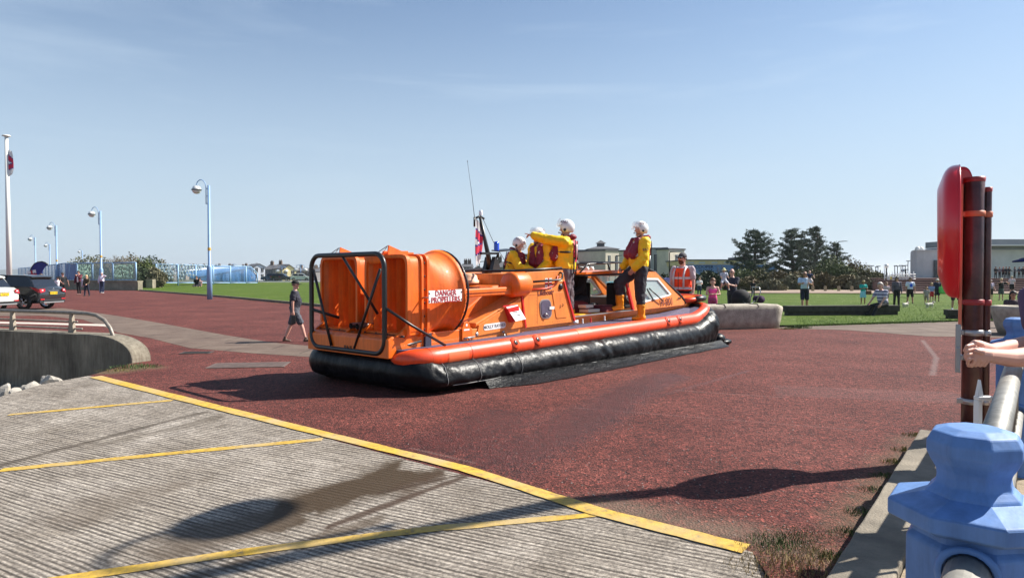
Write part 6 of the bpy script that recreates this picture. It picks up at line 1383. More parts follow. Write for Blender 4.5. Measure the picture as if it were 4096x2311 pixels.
for i,x in enumerate(cols):
    p=lerp_px(x)+Vector((0,.3,hw+.12)); p=loc(p); w_=.07 if x<300 else .10
    mb=MB(); mb.tube([p,Vector((p.x,p.y,ztop-O_.z))],w_,6); mb.build('fence_post',m_fb,fA); posts.append(p)
mb=MB()
for a,b_ in zip(posts[:-1],posts[1:]): mb.tube([Vector((a.x,a.y,ztop)),Vector((b_.x,b_.y,ztop))],.07,6); mb.tube([Vector((a.x,a.y,hw+.2)),Vector((b_.x,b_.y,hw+.2))],.05,6)
mb.build('fence_rail',m_fb,fA)
for i,(a,b_) in enumerate(zip(posts[:-1],posts[1:])):
    x=cols[i]; m_=m_pan_b if x<300 else m_pan_c; d=(b_-a); n=Vector((-d.y,d.x,0)).normalized()*.02
    mb=MB(); z0,z1=hw+.25,ztop-.08; mb.add([(a+n)+Vector((0,0,z0-a.z)),(b_+n)+Vector((0,0,z0-b_.z)),(b_+n)+Vector((0,0,z1-b_.z)),(a+n)+Vector((0,0,z1-a.z)),(a-n)+Vector((0,0,z0-a.z)),(b_-n)+Vector((0,0,z0-b_.z)),(b_-n)+Vector((0,0,z1-b_.z)),(a-n)+Vector((0,0,z1-a.z))],[(0,1,2,3),(7,6,5,4),(0,4,5,1),(1,5,6,2),(2,6,7,3),(3,7,4,0)]); pn_=mb.build('screen_panel',m_,fA)
    if x in (302,446):
        # pattern of upright bars broken by small birds
        mb=MB(); L=d.length; dn=d/L; nb=18 if x==446 else 20; r2=random.Random(x); xx=[.3+(L-.6)*k/(nb-1) for k in range(nb)]
        for k,s0 in enumerate(xx):
            z=z0+.1
            while z<z1-.2:
                h_=r2.uniform(.25,.6); q=a+dn*s0; q.z=0; z2=min(z1-.05,z+h_)
                if r2.random()<.85: mb.tube([q+Vector((0,-.06,z)),q+Vector((0,-.06,z2))],.028,4)
                z=z2+.03
        for k in range(26):
            s0=r2.uniform(.4,L-.5); z=r2.uniform(z0+.2,z1-.1); q=a+dn*s0; q.z=0
            mb.add([q+dn*-.22+Vector((0,-.10,z)),q+Vector((0,-.10,z+.05)),q+dn*.22+Vector((0,-.10,z+.02)),q+dn*.05+Vector((0,-.10,z-.07)),q+dn*-.05+Vector((0,-.10,z-.05))],[(0,1,2,3,4)])
        mb.build('metal_pattern',m_grn,pn_)
# second fence with the flock of birds on the mound
YB=[(625,88),(712,90),(783,92),(853,95),(921,98),(984,101),(1030,103)]
def FB(x,y,Y): return D(x,y,Y)
zt_=[1056,1058,1060,1062,1064,1065,1066]
fB=empty('screen_fence',FB(625,1130,88)); O2=fB.location.copy(); tag(fB,'long pale blue bar fence with white bird shapes and a blue glass wave','fence')
bt=[FB(x,1131,Y)-O2 for x,Y in YB]; tp=[FB(x,y,Y)-O2 for (x,Y),y in zip(YB,zt_)]; tp[-1]=FB(1003,1067,102)-O2
for i in range(7):
    if i<6: mb=MB(); mb.tube([bt[i]-Vector((0,0,.6)),tp[i]],.11,6); mb.build('fence_post',m_fb,fB)
mb=MB(); 
for i in range(6): mb.tube([bt[i],bt[i+1]],.07,6); mb.tube([tp[i],tp[i+1]],.07,6)
mb.tube([tp[6],bt[6]+Vector((0,0,1.4))],.08,6); mb.tube([bt[6]+Vector((0,0,1.4)),bt[6]],.08,6); mb.build('fence_rail',m_fb,fB)
r2=random.Random(5)
for i in range(6):
    a,b_=bt[i],bt[i+1]; ta,tb_=tp[i],tp[i+1]
    mb=MB(); nb=16 if i<5 else 9
    for k in range(1,nb):
        t=k/nb; p=a.lerp(b_,t); q=ta.lerp(tb_,min(1,t*1.0)); q.x,q.y=p.x,p.y
        if i==5: q.z=min(q.z,(ta.z)-(max(0,t-.45)/.55)*2.2)
        mb.tube([p,q],.026,4)
    gp_=mb.build('bar_panel',m_fb,fB)
    if i<3:
        mb=MB(); nb2=(26,22,7)[i]
        for k in range(nb2):
            t=((k%5)+.5+(k//5)%2*.4)/5.6; zz=1-(k//5)/5.6-.06; t+=r2.uniform(-.03,.03); zz+=r2.uniform(-.03,.03)
            p=a.lerp(b_,t); q=ta.lerp(tb_,t); c=p.lerp(q,zz)+Vector((0,-.12,0)); s_=.36
            for sg in ((-1,.10),(1,-.02)): mb.add([c+Vector((-s_,0,.06+sg[1])),c+Vector((0,0,.13+sg[1])),c+Vector((s_,0,.04+sg[1])),c+Vector((0,0,.0+sg[1]))],[(0,1,2,3)])
            mb.tube([c+Vector((0,0,.22)),c+Vector((.03,0,-.18))],.05,4)
        mb.build('bird_pattern',m_bird,gp_)
# blue wave glass
pts=[(742,1082),(790,1072),(853,1066),(921,1067),(984,1068),(1002,1070),(1024,1100),(1024,1126),(960,1128),(870,1127),(800,1122),(765,1110),(742,1100)]
pts=[(x,y) for x,y in pts]; mb=MB(); w_=[]
for x,y in pts:
    Y=88+(x-625)/405*15+.15; w_.append(FB(x,y,Y)-O2)
n=len(w_); mb.add(w_+[p+Vector((0,.05,0)) for p in w_],[tuple(range(n)),tuple(range(n,2*n))[::-1]]+[(i,(i+1)%n,(i+1)%n+n,i+n) for i in range(n)]); mb.build('wave_glass',mat('wave_glass',(.06,.20,.48),.15,alpha=.62),fB)
# white picket along the far path
e=empty('white_railing',D(1060,1132,112)); tag(e,'low white railing along the far side of the mound','railing'); O3=e.location.copy(); mb=MB(); 
a,b_=D(1040,1132,108)-O3,D(1330,1136,104)-O3; ta,tb_=D(1040,1124,108)-O3,D(1330,1125,104)-O3
for k in range(70): t=k/69; mb.tube([a.lerp(b_,t),ta.lerp(tb_,t)],.045,4)
mb.tube([ta,tb_],.06,5); mb.tube([a,b_],.06,5); mb.build('pickets',mat('white_rail',(.62,.62,.6),.6),e)
# small far kit: two pavement signs by the mound
for x,y0,y1,Y,lb in ((602,1117,1143,82,'pale concrete block at the end of the bird fence'),):
    c=D(x,y1,Y); mb=MB(); mb.bbox((-.35,-.4,-.3),(.45,.4,D(x,y0,Y).z-c.z),.03); o=mb.build('concrete_block',MAT['low_wall']); o.location=c; tag(o,lb,'block')
# ================================================================ BUILDINGS
def win_grid(mb,x0,x1,z0,z1,y,nx,nz,fw=.55,fh=.6,d=.06):
    for i in range(nx):
        for j in range(nz):
            cx=x0+(x1-x0)*(i+.5)/nx; cz=z0+(z1-z0)*(j+.5)/nz; w_=(x1-x0)/nx*fw/2; h_=(z1-z0)/nz*fh/2; mb.box((cx-w_,y-d,cz-h_),(cx+w_,y+.02,cz+h_))
m_win=mat('window_dark',(.03,.035,.045),.15,coat=.3); m_slate=mat('slate_roof',(.085,.085,.095),.8,var=.25,vs=2); m_wfr=mat('window_white',(.6,.6,.58),.5)
def wcol(h,n=None): return mat('wall_'+h,hx(h),.9,var=.12,vs=.8)
def house(x0,x1,ye,yr,Y,depth,wall,label,nx=3,nz=2,gable='x',chim=1,base=0.,name='house',roofm=None,front=None,fw=.42):
    """x0,x1 pixel columns, ye eaves row, yr ridge row, at distance Y"""
    a=D(x0,ye,Y);b_=D(x1,ye,Y); zr=D(x0,yr,Y).z; ze=a.z; W=b_.x-a.x; e=empty(name,((a.x+b_.x)/2,Y,base)); tag(e,label,'house' if name=='house' else 'building','houses and blocks behind the promenade'); h=ze-base; r=zr-base
    mb=MB(); mb.box((-W/2,0,0),(W/2,depth,h)); 
    if gable=='y': mb.prism([(-W/2,h-.001),(W/2,h-.001),(0,r)],'y',.0,depth)
    mb.build('wall',wcol(wall),e)
    rm=roofm or m_slate; mb=MB(); o_=.35
    if gable=='x' and zr>ze+.1: mb.add([(-W/2-.2,-o_,h-.1),(W/2+.2,-o_,h-.1),(W/2+.2,depth/2,r),(-W/2-.2,depth/2,r),(-W/2-.2,depth+o_,h-.1),(W/2+.2,depth+o_,h-.1)],[(0,1,2,3),(3,2,5,4),(0,3,4),(1,5,2),(0,4,5,1)])
    elif gable=='y': mb.add([(-W/2-o_,-.25,h-.15),(0,-.25,r+.15),(0,depth,r+.15),(-W/2-o_,depth,h-.15),(W/2+o_,-.25,h-.15),(W/2+o_,depth,h-.15)],[(0,1,2,3),(1,4,5,2)])
    elif gable=='hip': 
        k=min(W*.3,depth*.45); mb.add([(-W/2-o_,-o_,h),(W/2+o_,-o_,h),(W/2+o_,depth+o_,h),(-W/2-o_,depth+o_,h),(-W/2+k,depth/2,r),(W/2-k,depth/2,r)],[(0,1,5,4),(1,2,5),(2,3,4,5),(3,0,4),(0,3,2,1)])
    else: mb.box((-W/2-.15,-.15,h),(W/2+.15,depth,h+.25))
    ro=mb.build('roof',rm,e,fix=True)
    if gable=='y': q=ro.modifiers.new('s','SOLIDIFY'); q.thickness=.15
    for k in range(chim): mb=MB(); cx=(-W/2+.6 if k==0 else W/2-.6); mb.box((cx-.4,depth/2-.4,r-.8),(cx+.4,depth/2+.4,r+.9)); mb.tube([(cx-.2,depth/2,r+.9),(cx-.2,depth/2,r+1.25)],.12,6); mb.tube([(cx+.2,depth/2,r+.9),(cx+.2,depth/2,r+1.25)],.12,6); mb.build('chimney',wcol('6b5b50'),ro)
    for i in range(nx):
        for j in range(nz):
            cx=-W/2+W*(i+.5)/nx; cz=.25+(h-.4)*(j+.55)/nz; w_=W/nx*fw/2; h_=(h/nz)*.30
            mb=MB(); mb.box((cx-w_,-.05,cz-h_),(cx+w_,.05,cz+h_)); wo=mb.build('window',m_win,e); mb=MB(); mb.box((cx-w_-.07,-.09,cz-h_-.07),(cx+w_+.07,-.055,cz-h_)); mb.box((cx-w_-.07,-.09,cz+h_),(cx+w_+.07,-.055,cz+h_+.07)); mb.box((cx-.03,-.08,cz-h_),(cx+.03,-.055,cz+h_)); mb.build('frame',m_wfr,wo)
    return e
H=house
H(1018,1058,1066,1040+16,200,9,'dfe2ea','white gable-ended house right of the fence end',2,2,'y',0)
H(1060,1092,1075,1058,190,8,'8f8a8a','grey rendered house beside the cream one',3,2,'x',1)
H(1092,1132,1072,1055,188,9,'b9ac98','buff fronted terrace house adjoining the cream gable',4,2,'x',1)
H(1132,1182,1078,1060,186,9,'ead9a5','cream gabled house with large grey roof',2,2,'y',0)
H(1180,1215,1082,1072,215,9,'7c7470','dark low terrace right of the cream house',4,2,'x',1)
H(1213,1262,1085,1078,190,9,'6f6c6c','long grey shed-like block by the lamp',4,1,'x',0)
H(1262,1312,1078,1068,230,9,'948a84','distant grey brown terrace seen through the guard frame',4,2,'x',2)
H(1276,1306,1084,1073,200,8,'e3ddd0','white three storey house seen through the guard frame',4,3,'x',1)
H(1306,1330,1080,1072,210,8,'b5a796','buff house right of the white one in the guard frame',2,2,'x',1)
H(1288,1345,1104,1098,150,6,'aab0b0','low pale flat-roofed kiosk behind the guard frame',2,1,'flat',0)
for i,(a,b_,ye,yr,w_,lb) in enumerate(((640,690,1082,1070,'77726f','dark terrace left of the wave glass'),(690,742,1080,1068,'8a8178','grey terrace behind the fence birds'),(742,800,1079,1067,'6f6a68','slate-roofed terrace behind the wave glass'),(800,850,1081,1070,'8f8880','buff terrace behind the wave glass'),(850,905,1079,1066,'7b756f','tall terrace near the lamp post'),(905,960,1081,1069,'827b77','grey terrace right of the lamp post'),(960,1015,1078,1064,'6d6867','dark terrace at the fence end'))): H(a,b_,ye,yr,230+4*i,9,w_,lb,4,3,'x',2)
H(1848,1884,1066,1054,160,8,'5b5551','dark house just right of the propeller duct',3,2,'x',2)
H(1880,1942,1086,1065,140,8,'8d8076','stone barn gable between duct and mast',1,1,'y',0)
H(1930,1992,1078,1066,165,8,'7d7873','terrace behind the mast foot',4,2,'x',2)
H(1985,2062,1068,1044,130,9,'948c86','grey hipped roof house left of the crew',4,2,'hip',2)
# red brick theatre with finials
e=H(2050,2205,1020,1006,150,14,'6a3a36','dark red brick hall with stone finials behind the crew',7,3,'flat',0,name='brick_hall',fw=.5)
for x,yt in ((2066,978),(2140,950),(2154,968),(2170,975),(2200,985)):
    p=D(x,1015,149.5); zt2=D(x,yt,149.5).z; mb=MB(); mb.prism([(p.x-1.3-e.location.x,p.z-1),(p.x+1.3-e.location.x,p.z-1),(p.x-e.location.x,zt2-.8)],'y',-.4,.4); mb.tube([(p.x-e.location.x,0,zt2-1.2),(p.x-e.location.x,0,zt2)],.18,6); mb.build('gable_finial',wcol('7a4640'),e)
H(2190,2350,1003,1001,175,16,'b8b4b0','pale stone flank wall behind the pointing man',6,1,'flat',0,name='stone_block',fw=.3)
# Winter hall: grey roof, tower block with pyramid roof
e=H(2330,2480,1012,992,170,22,'a9a7a5','large grey hall with pyramid-roofed tower and tall windows',9,1,'x',0,name='theatre',fw=.38)
def locx(x,y,Y): p=D(x,y,Y); return p.x-e.location.x,p.z
x0,z0=locx(2358,1012,172);x1,z1=locx(2480,994,172); mb=MB(); mb.box((x0,4,6),(x1,16,z1)); tw=mb.build('tower',wcol('8d8a80'),e)
xa,za=locx(2400,968,172); mb=MB(); cx=(x0+x1)/2; mb.add([(x0-.4,3.6,z1),(x1+.4,3.6,z1),(x1+.4,16.4,z1),(x0-.4,16.4,z1),(cx-1.2,9,za-.8),(cx+1.2,9,za-.8),(cx+1.2,11,za-.8),(cx-1.2,11,za-.8)],[(0,1,5,4),(1,2,6,5),(2,3,7,6),(3,0,4,7),(4,5,6,7)]); mb.box((cx-.9,9.1,za-.8),(cx+.9,10.9,za+.0)); mb.add([(cx-1.3,8.7,za),(cx+1.3,8.7,za),(cx+1.3,11.3,za),(cx-1.3,11.3,za),(cx,10,za+.9)],[(0,1,4),(1,2,4),(2,3,4),(3,0,4)]); mb.build('pyramid_roof',m_slate,tw)
H(2415,2490,1004,1003,150,10,'cbbfae','cream stone entrance block right of the hall windows',2,1,'flat',0,name='stone_block',fw=.3)
e=H(2580,2668,996,994,120,12,'b3b1aa','grey stone facade with three tall windows behind the deck man',3,1,'flat',0,name='stone_block',fw=.5)
mb=MB(); p=D(2640,988,120); mb.box((1.3,-.1,e.location.z+D(2640,996,120).z),(2.1,3,D(2640,989,120).z)); mb.build('parapet',wcol('b3b1aa'),e)
e=H(2664,2750,999,998,119,12,'d8cdb6','cream flat-roofed block behind the man in the orange vest',1,1,'flat',0,name='stone_block',fw=.15)
for i,c in enumerate(e.children):
    pass
for o_ in bpy.data.objects:
    lb_=o_.get('label','')
    if lb_.startswith('cream flat-roofed block') or lb_.startswith('cream stone entrance') or lb_.startswith('cream gabled house') or lb_.startswith('white three storey') or lb_.startswith('white gable-ended'): o_.rotation_euler=(0,0,R(36)); o_.scale.x=1.1
# COOPER building: cream upper storey over a blue hoarding wall
e=H(2745,3060,1058,1057,105,14,'e6cf98','long cream building above the blue wall','3',1,'flat',0,name='retail_building') if False else None
a=D(2745,1041,105);b_=D(3070,1041,105); e=empty('retail_building',((a.x+b_.x)/2,105,0)); tag(e,'long cream and blue building with large shop lettering','building'); W=b_.x-a.x
mb=MB(); mb.box((-W/2,.5,D(0,1060,105).z),(W/2,14,a.z)); mb.build('upper_wall',wcol('e6cf98'),e); mb=MB(); mb.box((-W/2-.2,.3,a.z),(W/2+.2,14.2,a.z+.15)); mb.box((D(2985,0,105).x-e.location.x,2,a.z),(D(3020,0,105).x-e.location.x,8,D(0,1026,105).z)); mb.build('roof',m_slate,e)
mb=MB(); mb.box((-W/2-.5,0,0),(W/2+1.5,.45,D(0,1059,105).z)); bw=mb.build('blue_wall',mat('sign_blue',(.13,.24,.50),.6,var=.1,vs=1),e)
for x in (2755,2800,2850,2900,2950): mb=MB(); q=D(x,1050,105); mb.box((q.x-e.location.x,.44,q.z-.12),(q.x-e.location.x+.9,.49,q.z+.12)); mb.build('window',m_wfr,e)
q=D(2817,1068,105); text('COOPER',.72,frame((q.x-e.location.x,-.01,q.z),(1,0,0),(0,0,1)),mat('sign_letters',(.01,.02,.06),.5),bw,ext=.01); q=D(2817,1083,105); text('HUSTM',.52,frame((q.x-e.location.x,-.01,q.z),(1,0,0),(0,0,1)),MAT['sign_letters'],bw,ext=.01)
q=D(2680,1105,95)
# street lights near the buildings
for x,y0,Y,lb in ((2462,1027,100,'slim dark street light between the hall and the deck man'),(2678,1012,90,'slim dark street light behind the orange vest man'),(3352,970,120,'slim street light above the right-hand pines'),(1918,1050,120,'slim dark street light left of the mast')):
    p=D(x,y0,Y); e=empty('street_light',(p.x,Y,0)); tag(e,lb,'street light','slim dark street lights'); mb=MB(); mb.tube([(0,0,0),(0,0,p.z),(.1,0,p.z+.15),(1.2,0,p.z+.25)],.07,6); mb.build('pole',m_trim,e); mb=MB(); mb.bbox((.9,-.12,p.z+.18),(1.6,.12,p.z+.3),.03); mb.build('lamp_head',m_gry,e)
# ================================================================ white seafront hotel at the right, terrace and steps
hw_=mat('white_render',(.58,.58,.57),.8,var=.12,vs=.5,bump=.3,bs=3)
HX=D(3800,0,80).x; e=empty('hotel',(HX,80,0)); tag(e,'white rounded seafront hotel behind the life ring','hotel')
zt2=D(3660,1003,80).z; rr3=(D(3800,0,80).x-D(3664,0,80).x); mb=MB(); n_=40; pts=[(rr3*1.0*math.cos(R(90+180*k/n_*1.0)),-rr3*.9+rr3*.9*(1-math.sin(R(90+180*k/n_)))) for k in range(0)] 
prof2=[(.6,8),(-.4,6.6),(-1.3,5.0),(-2.0,3.6),(-2.6,2.4),(-2.95,1.6),(-2.9,1.0),(-2.4,.5),(-1.6,.2),(-.8,.05),(0,0),(14,0),(14,8)]
mb.prism([(a_,b__) for a_,b__ in prof2],'z',1.0,zt2); mb.build('tower_wall',hw_,e)
mb=MB(); mb.prism([(a_*1.02,b__-.1) for a_,b__ in prof2],'z',zt2,zt2+.12); mb.build('parapet',hw_,e)
for x in (3711,3724): q=D(x,984,81); mb=MB(); mb.ell((q.x-HX,3,zt2+.25),(.33,.33,.38)); mb.build('roof_dome',m_wfr,e)
q=D(3763,0,79.5); mb=MB(); mb.box((q.x-HX-.1,-.12,1.2),(q.x-HX+1.4,.05,3.4)); mb.build('window',m_win,e)
z3=D(0,957,80).z; z4=D(0,983,80).z; xl=D(3880,0,80).x-HX
mb=MB(); mb.box((xl,-1.2,D(0,985,80).z),(xl+14,8,D(0,979,80).z)); mb.build('canopy',mat('canopy_white',(.7,.7,.69),.6),e)
mb=MB(); mb.box((xl,.0,z4+.05),(xl+14,8,z3)); mb.build('roof_storey',mat('grey_panel',(.14,.16,.18),.5),e)
mb=MB(); mb.box((xl,.3,1.),(xl+14,8,D(0,986,80).z)); mb.build('front_wall',mat('grey_render',(.30,.33,.35),.8,var=.15,vs=.6),e)
for x,w_,y0,y1 in ((3955,.8,1020,1110),(3990,1.6,1050,1110),(4015,.5,1012,1028),(4042,.5,1012,1028),(4052,1.4,1045,1110),(4085,1.2,1045,1110),(3960,1.6,1030,1045)):
    q=D(x,y0,80);q2=D(x,y1,80); mb=MB(); mb.box((q.x-HX,.22,max(1.05,q2.z)),(q.x-HX+w_,.31,q.z)); mb.build('window',m_win,e)
ST=empty('terrace_steps',(D(3600,0,63).x,63,0)); tag(ST,'broad dark red steps rising to the hotel terrace','steps'); SX=ST.location.x
mb=MB(); 
for k in range(8): mb.box((-1+k*.12*(8-k)*.0+(k*.55),k*1.3,0),(20,k*1.3+1.31 if k<7 else 30,.16*(k+1)-.02)); mb.box((-1+k*.55,k*1.3-.05,.16*(k+1)-.02),(20,k*1.3+1.3 if k<7 else 30,.16*(k+1)+.02))
mb.build('tread',mat('red_brown_steps',(.16,.085,.07),.85,var=.3,vs=1.5),ST)
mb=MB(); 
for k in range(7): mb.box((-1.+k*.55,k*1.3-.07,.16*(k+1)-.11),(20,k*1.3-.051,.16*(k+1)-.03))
mb.build('riser_line',mat('step_dark_stripe',(.05,.03,.03),.9),ST)  # dark stripe along each riser, just below the tread edge
# ramp with white rails left of the hotel
e=empty('ramp_railing',(D(3560,0,72).x,72,0)); tag(e,'white railed ramp with tiered tubes left of the white hotel','railing'); RX=e.location.x; mb=MB()
def rq(x,y): p=D(x,y,72); return (p.x-RX,0,p.z)
for dy in (0,11,22,33): mb.tube([rq(3548,1118+dy*.4),rq(3552,1108+dy),rq(3560,1100+dy),rq(3585,1097+dy*.9),rq(3662,1097+dy*.85)],.05,6)
for x in (3538,3551,3558): mb.tube([rq(x,1170),rq(x,1062 if x<3550 else 1090)],.05,6)
for x in range(3570,3665,14): mb.tube([rq(x,1130),rq(x,1086)],.04,6)
mb.build('tube_rail',mat('white_rail2',(.68,.68,.67),.5),e)
mb=MB(); mb.box((rq(3610,0)[0],.2,0),(rq(3662,0)[0],3,rq(0,1105)[2])); mb.build('ramp_wall',hw_,e)
mb=MB(); mb.box((rq(3572,0)[0],-.1,rq(0,1118)[2]),(rq(3578,0)[0]+.0,-.04,rq(0,1106)[2])); mb.build('yellow_notice',mat('yellow_notice',(.75,.6,.1),.6),e)
for x,y,Y,lb in ((3546,1064,75,'white globe lamp by the ramp end'),(3612,1082,85,'smaller globe lamp behind the ramp rails')):
    p=D(x,y,Y); e=empty('globe_lamp',(p.x,Y,0)); tag(e,lb,'globe lamp','globe lamps by the ramp'); mb=MB(); mb.tube([(0,0,0),(0,0,p.z-.1)],.08,8); mb.build('pole',m_trim,e); mb=MB(); mb.ell((0,0,p.z),(.24 if Y<80 else .2,)*3,16,10); mb.build('globe',m_lw,e)
r2=random.Random(3)
for x,y in ((3480,1063),(3487,1063),(3503,1068),(3512,1065),(3579,1063),(3590,1065),(3604,1062),(3611,1064),(3621,1062),(3632,1044),(3624,1078)):
    Y=130; p=D(x,y,Y); e=empty('lamp_column',(p.x,Y,0)); tag(e,'thin dark lamp column in the cluster left of the white hotel','lamp column','far lamp columns'); mb=MB(); mb.tube([(0,0,0),(0,0,p.z),(.35*(1 if x%2 else -1),0,p.z+.05)],.07,5); mb.build('pole',m_trim,e); mb=MB(); mb.bbox((-.15,-.1,p.z-.05),(.45,.1,p.z+.08),.02); mb.build('lamp_head',m_trim,e)
# ================================================================ VEGETATION
import numpy as np
rng=np.random.default_rng(11)
def leaf_mesh(name,C,size,m,parent=None,M=None,aspect=.5,updir=None,jit=1.,solid=False):
    """many small quads at the points C (n x 3); size array"""
    n=len(C); a=rng.normal(size=(n,3)); a/=np.linalg.norm(a,axis=1)[:,None]
    if updir is not None: a=updir+a*jit; a/=np.linalg.norm(a,axis=1)[:,None]
    b_=rng.normal(size=(n,3)); b_-=a*(a*b_).sum(1)[:,None]; b_/=np.linalg.norm(b_,axis=1)[:,None]
    s=np.asarray(size)[:,None]; V=np.empty((n,4,3)); V[:,0]=C-b_*s*aspect*.5; V[:,1]=C+b_*s*aspect*.5; V[:,2]=C+a*s+b_*s*aspect*.28; V[:,3]=C+a*s-b_*s*aspect*.28
    me=bpy.data.meshes.new(name); me.from_pydata(V.reshape(-1,3).tolist(),[],np.arange(n*4).reshape(n,4).tolist()); me.materials.append(m)
    me.update(); o=bpy.data.objects.new(name,me); COL.objects.link(o)
    if parent: o.parent=parent
    if M: o.matrix_local=M
    return o
m_bark=mat('bark',(.085,.065,.05),.9,var=.35,vs=8); m_pine=mat('pine_needles',(.034,.056,.028),.75,var=.5,vs=1.3); m_pine2=mat('pine_needles_pale',(.065,.095,.045),.75,var=.4,vs=1.3)
def pine(x0,x1,yt,yb,Y,label,seed,lean=0.,tiers=11):
    r=random.Random(seed); cx=(x0+x1)/2; W=(x1-x0)/F*Y; zt=D(cx,yt,Y).z; zb=D(cx,yb,Y).z; base=Vector(((cx-2048)/F*Y,Y,0)); e=empty('pine_tree',base); tag(e,label,'pine tree','dark pines behind the hedge')
    H_=zt; mb=MB(); mb.tube([(0,0,0),(lean*.3,0,H_*.35),(lean*.7,0,H_*.7),(lean,0,H_*.97)],[.30,.24,.15,.04],9); P=[];S=[]; 
    for t in range(tiers):
        f=t/(tiers-1); z=zb*.8+(H_*.98-zb*.8)*f; reach=W/2*(1-f)**.55*(.80+.4*r.random())+.5; nb=7 if t<tiers-3 else 5
        for k in range(nb):
            a=2*math.pi*(k+r.random()*.8)/nb+t*.7; L=reach*r.uniform(.62,1.1); tip=Vector((math.cos(a)*L,math.sin(a)*L,z+L*(.16+.40*f)+r.uniform(-.15,.25))); st=Vector((lean*f,0,z)); mid=st.lerp(tip,.5)+Vector((0,0,-.12*L))
            mb.tube([st,mid,tip],[.07*(1.2-f),.04,.015],5)
            nc=int(7+L*6)
            for c in range(nc):
                s=.28+.72*(c/nc)**.8; p=(st.lerp(mid,s*2) if s<.5 else mid.lerp(tip,s*2-1)); q=p+Vector((r.gauss(0,.2),r.gauss(0,.2),r.gauss(.06,.09)))*(.7+.4*s)
                mpt=17
                for _ in range(mpt): P.append((q.x+r.gauss(0,.12),q.y+r.gauss(0,.12),q.z+r.gauss(.04,.05))); S.append(r.uniform(.12,.24))
    mb.build('trunk',m_bark,e); P=np.array(P); S=np.array(S); k=rng.random(len(P))<.82
    up=np.tile([[0,0,.9]],(k.sum(),1)); leaf_mesh('crown',P[k],S[k],m_pine,e,aspect=.32,updir=up,jit=.9); up=np.tile([[0,0,.9]],((~k).sum(),1)); leaf_mesh('needle_tips',P[~k]+[0,0,.05],S[~k],m_pine2,e,aspect=.3,updir=up,jit=.9)
pine(2922,3104,932,1078,88,'left-hand dark layered pine behind the hedge',1,.3,9)
pine(3090,3262,930,1098,90,'middle dark pine with broken crown',2,-.5,9)
pine(3165,3322,921,1098,93,'right twin pine crown overlapping the middle one',5,1.0,9)
pine(3285,3385,985,1075,98,'smaller pine at the right end of the group',3,.4,6)
def bush(cx,cy,w_,h_,d_,m,label,seed,n=2600,name='bush',size=(.10,.30),z0=0.,twig=0,cat=None,group='scrub and bushes along the paths',bl=9):
    """bush with foliage spread over many uneven lobes"""
    r=random.Random(seed); e=empty(name,(cx,cy,z0)); tag(e,label,cat or 'bush',group); P=[];S=[]; lobes=[]
    for k in range(bl): 
        a=r.uniform(0,2*math.pi); q=r.random()**.5; lobes.append((math.cos(a)*q*w_*.40,math.sin(a)*q*d_*.40,h_*r.uniform(.28,.74)*(1-.3*q),r.uniform(.24,.40)))
    lobes.append((0,0,h_*.68,.40))
    for k in range(n):
        lx,ly,lz,lr=lobes[k%len(lobes)]; v=Vector((r.gauss(0,1),r.gauss(0,1),r.gauss(0,1))).normalized(); q=r.random()**.35*(1+.22*noise.noise(v*2.3+Vector((seed,k%len(lobes),0))))
        p=(lx+v.x*q*lr*w_*.80,ly+v.y*q*lr*d_*.70,max(.03,lz+v.z*q*lr*h_*.9)); P.append(p); S.append(r.uniform(*size))
    mb=MB()
    for k in range(8):
        lx,ly,lz,lr=lobes[k%len(lobes)]; mb.tube([(lx*.15,ly*.15,0),(lx*.6,ly*.6,lz*.6),(lx,ly,lz+lr*h_*.5)],[.06,.04,.012],5)
    mb.build('stems',m_bark,e); leaf_mesh('foliage',np.array(P),np.array(S),m,e,aspect=.55)
    if twig:
        mb=MB(); 
        for k in range(twig):
            lx,ly,lz,lr=lobes[k%len(lobes)]; a=r.uniform(0,6.28); s0=Vector((lx,ly,lz*.7)); t_=s0+Vector((math.cos(a)*w_*.22,math.sin(a)*d_*.22,lr*h_*r.uniform(.9,1.5))); mb.tube([s0,s0.lerp(t_,.5)+Vector((r.gauss(0,.1),0,0)),t_],[.015,.01,.004],3)
        mb.build('twigs',mat('twig_brown',(.10,.065,.04),.9),e)
    return e
g_dark=mat('leaf_dark',(.028,.048,.014),.7,var=.5,vs=.8); g_mid=mat('leaf_mid',(.075,.10,.022),.7,var=.45,vs=.9); g_brown=mat('leaf_brown',(.13,.088,.035),.8,var=.4,vs=.9,col2=(.16,.13,.045)); g_olive=mat('leaf_olive',(.10,.098,.03),.75,var=.45,vs=.8); g_grey=mat('leaf_grey',(.14,.13,.07),.8,var=.35,vs=1.2)
def hb_(x,yt,yb,wpx,Y,m,label,seed,**k):
    cx=(x-2048)/F*Y; h_=D(x,yt,Y).z; bush(cx,Y,wpx/F*Y,max(.6,h_),max(1.5,min(4.,wpx/F*Y*.7)),m,label,seed,**k)
